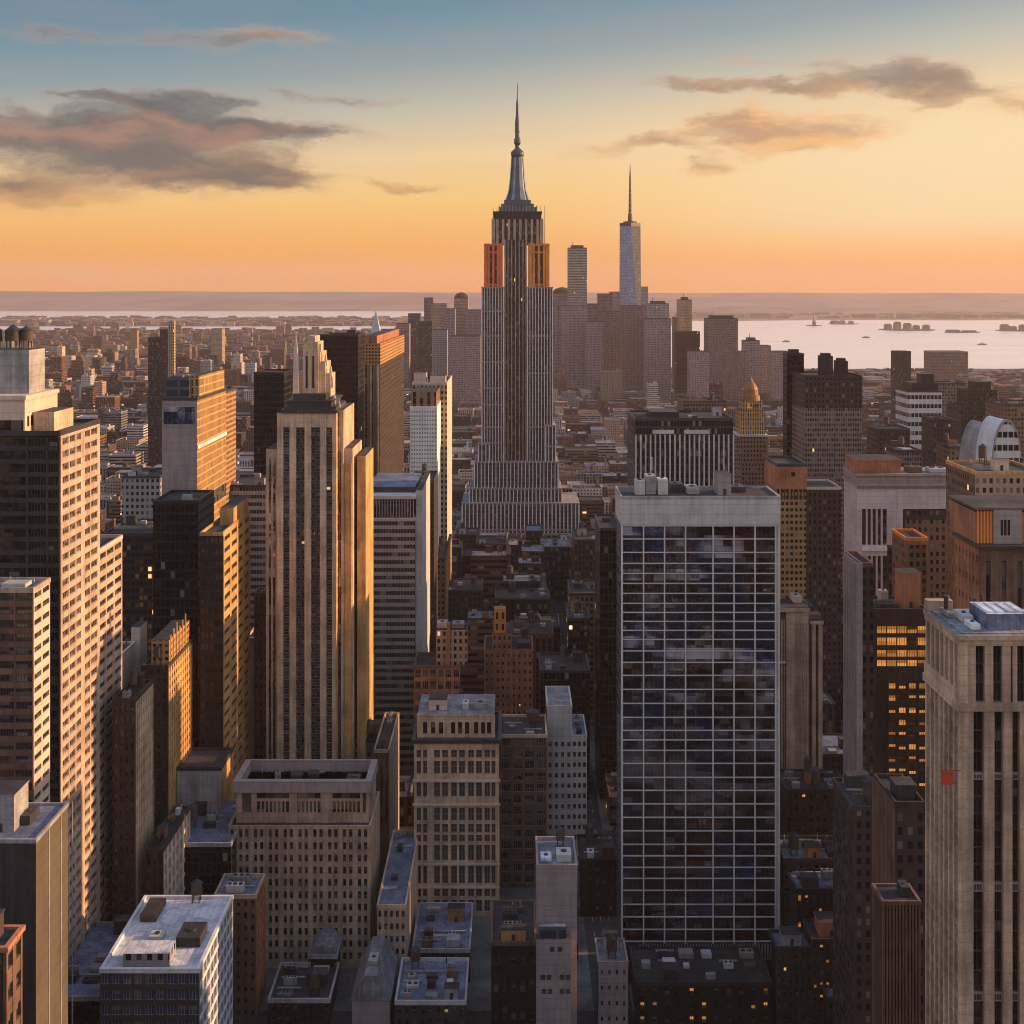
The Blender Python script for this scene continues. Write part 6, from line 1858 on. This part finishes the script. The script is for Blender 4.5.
for i, (p0, p1, top, Y0, mt, lb, cap) in enumerate(sky):
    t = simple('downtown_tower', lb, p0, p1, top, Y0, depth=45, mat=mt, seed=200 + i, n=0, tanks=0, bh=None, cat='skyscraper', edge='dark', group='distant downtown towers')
    if cap == 1:
        b = MB(); b.box(t.x0 + 8, t.x1 - 8, t.y0 + 8, t.y1 - 8, t.z, t.z + 7, 0); b.cyl(t.x0 + 12, t.y0 + 12, 0.8, 0.4, t.z + 7, t.z + 16, 6); t.part('plant_room', b, 'dark')
    if cap == 2:
        b = MB(); r_ = (t.x1 - t.x0) / 2
        b.lathe((t.x0 + t.x1) / 2, t.y0 + 22, [(r_, t.z), (r_ * .95, t.z + 5), (r_ * .75, t.z + 10), (r_ * .4, t.z + 13), (0.5, t.z + 15)], 12); t.part('domed_roof', b, 'dkbrown')
simple('pyramid_roofed_tower', 'slender distant tower with a pale pointed roof above the left cityscape', 168, 174, 322, 1700, depth=8, mat='f_tan', seed=301, n=0, bh=None, edge='tan2')
t = simple('pyramid_roofed_tower', 'old tower with pale pyramid roof just right of the brown ribbed tower', 366, 384, 344, 1500, depth=22, mat='f_tan', seed=302, n=0, bh=None, edge='tan2')
b = MB(); b.taper((t.x0 + t.x1) / 2, t.y0 + 10, 16, 18, t.z, 0.6, 0.6, py_z(311, 1500)); t.part('pyramid_roof', b, 'pale')
simple('office_tower', 'dark distant slab on the left skyline with light pole beside', 160, 169, 330, 1750, depth=26, mat='f_dkbrown', seed=303, n=0, bh=None)
simple('office_block', 'distant wide slab above the golden-flanked tower on the left skyline', 148, 168, 338, 1800, depth=30, mat='f_dk', seed=304, n=0, bh=None)
simple('office_block', 'distant orange-lit block far on the left flats', 130, 137, 330, 4200, side=139, mat='f_goldgrid', seed=305, n=0, bh=None)
simple('office_block', 'distant pale block right of the pole on the left flats', 211, 222, 329, 4000, side=225, mat='f_tan', seed=306, n=0, bh=None)

# ---------------------------------------------------------------- harbour: islands, boats, monument
M['isle'] = stone('island_trees', (0.05, 0.045, 0.04), var=0.4)
def island(px0, px1, py, dpt, h, seed, nb):
    r_ = random.Random(seed)
    Y0 = F * EYE / (py - HZ)
    xa, xb = px_x(px0, Y0), px_x(px1, Y0)
    n = 22
    ring = []
    for i in range(n):
        a = 2 * math.pi * i / n
        ring.append(((xa + xb) / 2 + (xb - xa) / 2 * math.cos(a) * r_.uniform(0.9, 1), Y0 + dpt / 2 + dpt / 2 * math.sin(a)))
    b = MB(); b.prism(ring, 0.2, 4.0, 0)
    o = link('island', b.mesh('island', ['isle'])); o['kind'] = 'structure'
    for i in range(nb):
        w_ = (xb - xa) / nb
        x0 = xa + (xb - xa) * 0.08 + i * w_ * 0.85
        yield x0, x0 + w_ * r_.uniform(0.4, 0.8), Y0 + dpt * 0.4, r_.uniform(0.5, 1) * h
isl = (('left low harbour island', 832, 864, 324.5, 260, 24, 1, 3), ('middle harbour island', 888, 946, 331, 420, 40, 2, 5), ('far right harbour island', 1006, 1040, 331.5, 300, 36, 3, 3), ('small islet right of the middle harbour island', 948, 985, 333, 160, 9, 4, 2))
for (nm, p0, p1, py, dp, h, sd_, nb) in isl:
    for i, (x0, x1, y, h_) in enumerate(island(p0, p1, py, dp, h, sd_, nb)):
        t = Thing('island_building', ('westernmost', 'second', 'third', 'fourth', 'fifth')[i].replace('westernmost', 'first') + ' building from the left on the ' + nm, 'building', (x0, y, 4), 'buildings on the harbour islands')
        b = MB(); b.box(x0, x1, y, y + 40, 4, 4 + h_, 0); t.part('wall', b, 'f_brown')
        b = MB(); xm = (x0 + x1) / 2
        b.prism([(x0 - 1, y - 1), (x1 + 1, y - 1), (x1 + 1, y + 41), (x0 - 1, y + 41)], 4 + h_, 8 + h_ * 1.25, 0, None, [(x0 + 6, y + 18), (x1 - 6, y + 18), (x1 - 6, y + 22), (x0 + 6, y + 22)], bottom=True); t.part('roof', b, 'dkbrown')
def monument(px, py, h):
    Y0 = F * EYE / (py - HZ)
    x = px_x(px, Y0)
    t = Thing('harbour_monument', 'tiny dark monument figure on a pedestal out in the harbour', 'monument', (x, Y0, 0.6))
    b = MB(); b.cyl(x, Y0, 60, 55, 0.4, 6, 12); t.part('islet', b, 'isle')
    b = MB(); b.taper(x, Y0, 26, 26, 6, 18, 18, h * 0.45); t.part('pedestal', b, 'dkbrown')
    b = MB(); b.lathe(x, Y0, [(9, h * 0.45), (6.5, h * 0.6), (6, h * 0.72), (4, h * 0.8), (3.5, h * 0.84), (2.5, h * 0.87), (0.5, h * 0.89)], 10); b.taper(x - 5, Y0, 3, 3, h * 0.75, 2, 2, h); t.part('figure', b, 'steel')
monument(814, 326, 90)
def boat(px, py, L, lab, kind):
    Y0 = F * EYE / (py - HZ)
    x = px_x(px, Y0)
    t = Thing(kind, lab, 'boat', (x, Y0, 0.6), 'boats out on the harbour')
    w_ = L * 0.22
    hull = [(x - L / 2, Y0), (x - L * 0.35, Y0 - w_ / 2), (x + L * 0.45, Y0 - w_ / 2), (x + L / 2, Y0 - w_ * 0.35), (x + L / 2, Y0 + w_ * 0.35), (x + L * 0.45, Y0 + w_ / 2), (x - L * 0.35, Y0 + w_ / 2)]
    b = MB(); b.prism(hull, 0.7, 0.6 + L * 0.09, 0); t.part('hull', b, 'dark')
    if kind == 'sailing_boat':
        b = MB(); b.cyl(x, Y0, 0.8, 0.4, L * 0.09, L * 1.35, 6); t.part('mast', b, 'dark')
        b = MB()
        for s in (-1, 1):
            b.face([(x + 1, Y0 + s * 0.3, L * 0.16), (x + L * 0.42, Y0 + s * 0.3, L * 0.16), (x + 1.2, Y0 + s * 0.3, L * 1.3)][::s])
        t.part('sail', b, 'pale')
    else:
        b = MB(); b.box(x - L * 0.28, x + L * 0.38, Y0 - w_ * 0.4, Y0 + w_ * 0.4, 0.6 + L * 0.09, L * 0.17, 0); b.box(x - L * 0.2, x + L * 0.2, Y0 - w_ * 0.3, Y0 + w_ * 0.3, L * 0.17, L * 0.23, 0); t.part('cabin', b, 'pale')
        b = MB(); b.cyl(x + L * 0.1, Y0, L * 0.03, L * 0.03, L * 0.23, L * 0.3, 8); t.part('funnel', b, 'dark')
boat(894, 319, 55, 'pale-sailed boat far out on the harbour beyond the middle island', 'sailing_boat')
boat(866, 338, 45, 'small ferry on the harbour left of the middle island', 'ferry')
boat(786, 342, 38, 'small ferry on the bright water right of the lone wide tower', 'ferry')
boat(982, 345, 42, 'ferry nearest the right shore on the harbour', 'ferry')

# ================================================================ the low city: every lot a building, the best seen 280 built one by one
rg = random.Random(11)
PAL = [('dark brown', (0.075, 0.048, 0.036)), ('brown', (0.15, 0.09, 0.06)), ('brick red', (0.24, 0.10, 0.06)), ('tan', (0.36, 0.26, 0.18)), ('grey', (0.22, 0.21, 0.205)),
       ('charcoal', (0.03, 0.028, 0.029)), ('pale', (0.48, 0.44, 0.40)), ('maroon', (0.11, 0.05, 0.045)), ('cream', (0.58, 0.48, 0.36))]
WGT = [24, 22, 12, 11, 9, 10, 5, 8, 4]
AV = [34 + 140 * k for k in range(-60, 61)]
lots = []
def hlim(Y):
    tab = ((440, 985), (520, 930), (600, 800), (680, 690), (760, 600), (900, 556), (1100, 543), (1260, 534), (1310, 500), (2000, 412), (3000, 358), (4300, 338))
    for (a, pa), (c, pc) in zip(tab, tab[1:]):
        if a <= Y <= c:
            pp = pa + (pc - pa) * (Y - a) / (c - a)
            return EYE - (pp - HZ) * Y / F
    return 60
Yrow = 455.0
while Yrow < 4250:
    halfw = Yrow * 0.40 + 30
    dl = 31 if Yrow < 1600 else 38
    for av in AV:
        if av + 140 < -halfw or av > halfw:
            continue
        x = av + 10
        end = av + 130
        while x < end - 10:
            wdt = rg.uniform(14, 34) if Yrow < 1700 else rg.uniform(20, 46)
            x1 = min(x + wdt, end)
            if end - x1 < 10:
                x1 = end
            for half in (0, 1):
                y0 = Yrow + half * dl + rg.uniform(0, 1.2)
                y1 = Yrow + (half + 1) * dl - rg.uniform(0.3, 3)
                if px_x(0, 1) * y0 - 20 > x1 or x > -px_x(0, 1) * y0 + 20:
                    continue
                if y0 > 4020 and x > 400 and x < 9000:
                    continue
                if any(x < f[1] and x1 > f[0] and y0 < f[3] and y1 > f[2] for f in FOOT):
                    continue
                r_ = rg.random()
                h = 12 + 26 * r_ * r_ + (rg.uniform(15, 60) if rg.random() < (0.22 if Yrow < 1800 else 0.08) else 0)
                if Yrow < 1250:
                    h += rg.uniform(15, 62)
                h = min(h, hlim(y0) * rg.uniform(0.7, 1.0))
                if x > 320 and y0 > 3000:
                    h = min(h, rg.uniform(7, 16))
                if h < 6:
                    h = 6
                ci = rg.choices(range(len(PAL)), WGT if Yrow < 1300 else [20, 18, 12, 14, 12, 7, 13, 9, 13])[0]
                if Yrow < 1250 and ci in (6, 8, 3, 4) and rg.random() < 0.75:
                    ci = 0
                lots.append((x, x1 - rg.uniform(0, 0.8), y0, y1, h, ci, rg.randint(0, 2), rg.random()))
            x = x1
    Yrow += 2 * dl + 14
# pavements: one slab under every block
pv = MB()
Yrow = 455.0
while Yrow < 1700:
    dl = 31 if Yrow < 1600 else 38
    for av in AV:
        if abs(av + 70) < Yrow * 0.4 + 140:
            pv.box(av + 6.5, av + 133.5, Yrow - 3.5, Yrow + 2 * dl + 2.5, 0.0, 0.15, 0)
    Yrow += 2 * dl + 14
o = link('pavement', pv.mesh('pavement', ['pave'])); o['kind'] = 'structure'
mk = MB()
for av in AV:
    if abs(av) < 700:
        for lane in (-3.2, 0.0, 3.2):
            for k in range(110):
                y = 300 + k * 12
                if abs(av) < y * 0.42:
                    mk.face([(av + lane - 0.09, y, 0.02), (av + lane + 0.09, y, 0.02), (av + lane + 0.09, y + 4, 0.02), (av + lane - 0.09, y + 4, 0.02)])
o = link('road_markings', mk.mesh('road_markings', ['paint'])); o['kind'] = 'structure'

# which of the lots does the camera see
vv, ff, own = [], [], []
for mb in OCC:
    i = len(vv)
    vv.extend(mb.v)
    for fc in mb.f:
        ff.append(tuple(i + q for q in fc)); own.append(-1)
for li, (x0, x1, y0, y1, h, *_r) in enumerate(lots):
    i = len(vv)
    vv.extend([(x0, y0, 0), (x1, y0, 0), (x1, y1, 0), (x0, y1, 0), (x0, y0, h), (x1, y0, h), (x1, y1, h), (x0, y1, h)])
    for fc in ((0, 1, 5, 4), (1, 2, 6, 5), (3, 0, 4, 7), (4, 5, 6, 7)):
        ff.append(tuple(i + q for q in fc)); own.append(li)
bvh = BVHTree.FromPolygons([Vector(p) for p in vv], ff)
seen, where = {}, {}
eye = Vector((0, 0, EYE))
for ry in range(318, 1024, 3):
    for rx in range(1, 1024, 3):
        d = Vector(((rx - 512) / F, 1.0, -(ry - HZ) / F)).normalized()
        hit = bvh.ray_cast(eye, d, 9000)
        if hit[0] is not None and own[hit[2]] >= 0:
            k = own[hit[2]]
            seen[k] = seen.get(k, 0) + 1
            w_ = where.setdefault(k, [0.0, 0.0])
            w_[0] += rx; w_[1] += ry
order = sorted(seen, key=lambda k: -seen[k])
keep = order[:280]

def lot_mesh(lot, lod):
    x0, x1, y0, y1, h, ci, st, r_ = lot
    b = MB()
    tint = tuple(c * (0.8 + 0.45 * r_) for c in PAL[ci][1])
    rr = random.Random(int(r_ * 1e6))
    uo = (rr.uniform(0, 50), rr.uniform(0, 50))
    st2 = h > 42 and r_ > 0.35
    h1 = h * rr.uniform(0.55, 0.8) if st2 else h
    if st2:
        b.box(x0, x1, y0, y1, 0, h1, st, uo=uo, tint=tint)
        w_, d_ = x1 - x0, y1 - y0
        b.box(x0 + w_ * 0.14, x1 - w_ * 0.14, y0 + d_ * 0.1, y1 - d_ * 0.14, h1, h, st, uo=uo, tint=tint)
    else:
        b.box(x0, x1, y0, y1, 0, h, st, uo=uo, tint=tint)
    return b, st2, h1, tint, rr

GM = ['g_grid', 'g_band', 'g_rib']
mass = MB()
keepset = set(keep)
for li, lot in enumerate(lots):
    if li in keepset:
        continue
    b, st2, h1, tint, rr = lot_mesh(lot, 0)
    x0, x1, y0, y1, h = lot[:5]
    w_, d_ = x1 - x0, y1 - y0
    zx = h
    a, c = rr.uniform(0.2, 0.5), rr.uniform(0.2, 0.5)
    b.box(x0 + w_ * a, x0 + w_ * (a + 0.28), y0 + d_ * c, y0 + d_ * (c + 0.3), zx, zx + rr.uniform(2, 4.5), 0, tint=tint)
    i = len(mass.v)
    mass.v.extend(b.v)
    mass.f.extend([tuple(i + q for q in fc) for fc in b.f])
    mass.uv.extend(b.uv); mass.mi.extend(b.mi); mass.tint.extend(b.tint)
o = link('distant_city', mass.mesh('distant_city', GM)); o['kind'] = 'stuff'
o['label'] = 'mass of small hazy buildings filling the low city below the skyline'; o['category'] = 'city blocks'

# farther flats beyond the grid
fm = MB()
rf_ = random.Random(77)
for i in range(5200):
    Y0 = 4250 + 4300 * rf_.random() ** 1.25
    x = rf_.uniform(-0.42, 0.12) * Y0 if rf_.random() < 0.9 else rf_.uniform(0.02, 0.1) * Y0
    if x > 380:
        continue
    w_, d_, h = rf_.uniform(16, 60), rf_.uniform(14, 40), 7 + 22 * rf_.random() ** 3 + (rf_.uniform(15, 45) if rf_.random() < 0.025 else 0)
    ci = rf_.choices(range(len(PAL)), WGT)[0]
    fm.box(x, x + w_, Y0, Y0 + d_, 0, h, rf_.randint(0, 2), tint=tuple(c * rf_.uniform(0.7, 1.3) for c in PAL[ci][1]))
for i in range(900):
    Y0 = rf_.uniform(9700, 12600)
    x = rf_.uniform(-0.42, 0.05) * Y0
    h = rf_.uniform(10, 34)
    fm.box(x, x + rf_.uniform(30, 110), Y0, Y0 + 40, 0, h, 1, tint=tuple(c * rf_.uniform(0.7, 1.3) for c in PAL[rf_.randint(0, 8)][1]))
for i in range(420):
    Y0 = rf_.uniform(12700, 14500)
    x = rf_.uniform(0.1, 0.42) * Y0
    fm.box(x, x + rf_.uniform(40, 160), Y0, Y0 + 50, 0, rf_.uniform(14, 45), 1, tint=tuple(c * rf_.uniform(0.7, 1.3) for c in PAL[rf_.randint(0, 8)][1]))
o = link('distant_flats', fm.mesh('distant_flats', GM)); o['kind'] = 'stuff'
o['label'] = 'far low suburbs scattered over the flats towards the inlet'; o['category'] = 'city blocks'

# the streets behind the viewer, seen only in the panes of the glass fronts
bm_ = MB()
rb = random.Random(31)
for gx in range(-14, 15):
    for gy in range(1, 17):
        x, y = gx * 46 + rb.uniform(-4, 4), -gy * 80
        if abs(x) < 40 and y > -160:
            continue
        ci = rb.choices(range(len(PAL)), [10, 12, 8, 18, 14, 8, 14, 6, 14])[0]
        bm_.box(x, x + rb.uniform(20, 38), y, y + rb.uniform(25, 52), 0, rb.uniform(25, 90) + (rb.uniform(30, 110) if rb.random() < 0.35 else 0), rb.randint(0, 2), tint=PAL[ci][1])
# and the blocks at the viewer's feet, below the picture
for gx in range(-9, 12):
    for gy in range(0, 9):
        x, y = gx * 34 + rb.uniform(-3, 3), 20 + gy * 46
        x1, y1 = x + rb.uniform(20, 30), y + rb.uniform(26, 38)
        hm = EYE - 0.545 * y1 - 6
        if any(x < f[1] and x1 > f[0] and y < f[3] and y1 > f[2] for f in FOOT) or hm < 8:
            continue
        if abs(x - 34) < 14 or abs(x1 - 34) < 14 or abs(x + 106) < 14 or abs(x1 + 106) < 14:
            continue
        ci = rb.choices(range(len(PAL)), [22, 16, 9, 8, 8, 18, 5, 8, 4])[0]
        bm_.box(x, x1, y, y1, 0, min(hm, rb.uniform(20, 120)), rb.randint(0, 2), tint=PAL[ci][1])
o = link('city_behind', bm_.mesh('city_behind', GM)); o['kind'] = 'stuff'
o['label'] = 'city blocks behind the viewer, mirrored in the glass fronts'; o['category'] = 'city blocks'

# labels for the individual buildings
info = []
for k in keep:
    n_ = seen[k]
    px, py = where[k][0] / n_, where[k][1] / n_
    x0, x1, y0, y1, h, ci, st, r_ = lots[k]
    b_, st2, h1, tint, rr = lot_mesh(lots[k], 1)
    near = sorted(LANDMARK, key=lambda L: abs(L[1] - px) + abs(L[2] - y0) * 0.05)
    rel = lambda L: ('beyond' if y0 > L[2] + 60 else 'in front of') if abs(L[1] - px) < 28 else (('left of' if px < L[1] else 'right of'))
    shape = ('stepped ' if st2 else '') + ('tower' if h > 55 else 'block' if h > 28 else 'low building')
    band = {0: 'dotted with small windows', 1: 'banded', 2: 'ribbed'}[st]
    info.append([k, px, py, y0, PAL[ci][0], shape, band, near, rel])
def base_label(q, two=False):
    k, px, py, y0, cn, shape, band, near, rel = q
    s = '%s %s %s %s the %s' % (cn, band if band != 'dotted with small windows' else 'small-windowed', shape, rel(near[0]), near[0][0])
    if two:
        s = '%s %s %s %s the %s, %s the %s' % (cn, band if band != 'dotted with small windows' else 'small-windowed', shape, rel(near[0]), near[0][0], rel(near[1]), near[1][0])
    return s
from collections import defaultdict
lab = {}
g1 = defaultdict(list)
for q in info:
    g1[base_label(q)].append(q)
for s, qs in g1.items():
    if len(qs) == 1:
        lab[qs[0][0]] = s
        continue
    qs.sort(key=lambda q: q[3])
    words_ = ['nearest', 'second nearest', 'third nearest', 'fourth nearest', 'fifth nearest', 'sixth nearest', 'seventh nearest', 'eighth nearest', 'ninth nearest']
    for i, q in enumerate(qs):
        if i == len(qs) - 1:
            wd = 'farthest'
        elif i < len(words_):
            wd = words_[i]
        else:
            wd = '%dth nearest' % (i + 1)
        lab[q[0]] = wd + ' ' + s
for idx, k in enumerate(keep):
    lot = lots[k]
    x0, x1, y0, y1, h, ci, st, r_ = lot
    b, st2, h1, tint, rr = lot_mesh(lot, 1)
    t = Thing('city_building', lab[k], 'building', ((x0 + x1) / 2, (y0 + y1) / 2, 0), 'buildings of the low city grid')
    t.part('wall', b, GM, occ=False)
    w_, d_ = x1 - x0, y1 - y0
    ed = PAL[ci][0]
    em = {'dark brown': 'dkbrown', 'brown': 'brown', 'brick red': 'brick', 'tan': 'tan2', 'grey': 'grey', 'charcoal': 'dark', 'pale': 'pale', 'maroon': 'dkbrown', 'cream': 'cream'}[ed]
    if st2:
        rx0, rx1, ry0, ry1 = x0 + w_ * 0.14, x1 - w_ * 0.14, y0 + d_ * 0.1, y1 - d_ * 0.14
    else:
        rx0, rx1, ry0, ry1 = x0, x1, y0, y1
    rm = rr.choice(['tar', 'tar', 'roofgrey', 'roofblue', 'tar', 'roofgrey'])
    roof(t, rx0, rx1, ry0, ry1, h, rm, em, h=0.9, th=0.4, out=0.1)
    if seen[k] > 12 or idx < 120:
        clutter(t, rx0 + 0.8, rx1 - 0.8, ry0 + 0.8, ry1 - 0.8, h, idx, rr.randint(0, 2) if y0 > 900 else rr.randint(2, 4), 1 if rr.random() < 0.35 else 0, bh=em)

# ---------------------------------------------------------------- the air
hz, k = newmat('city_haze')
pv_ = k.n('ShaderNodeVolumePrincipled')
pv_.inputs['Color'].default_value = (0.86, 0.70, 0.64, 1)
pv_.inputs['Density'].default_value = HAZE_D
pv_.inputs['Anisotropy'].default_value = 0.15
ou = k.n('ShaderNodeOutputMaterial')
k.put(ou.inputs['Volume'], pv_.outputs[0])
b = MB(); b.box(-15000, 15000, -1500, 22800, -1.5, 620, bottom=True)
o = link('haze', b.mesh('haze', [hz])); o['kind'] = 'stuff'
print('lots', len(lots), 'seen', len(seen), 'objects', len(bpy.data.objects))
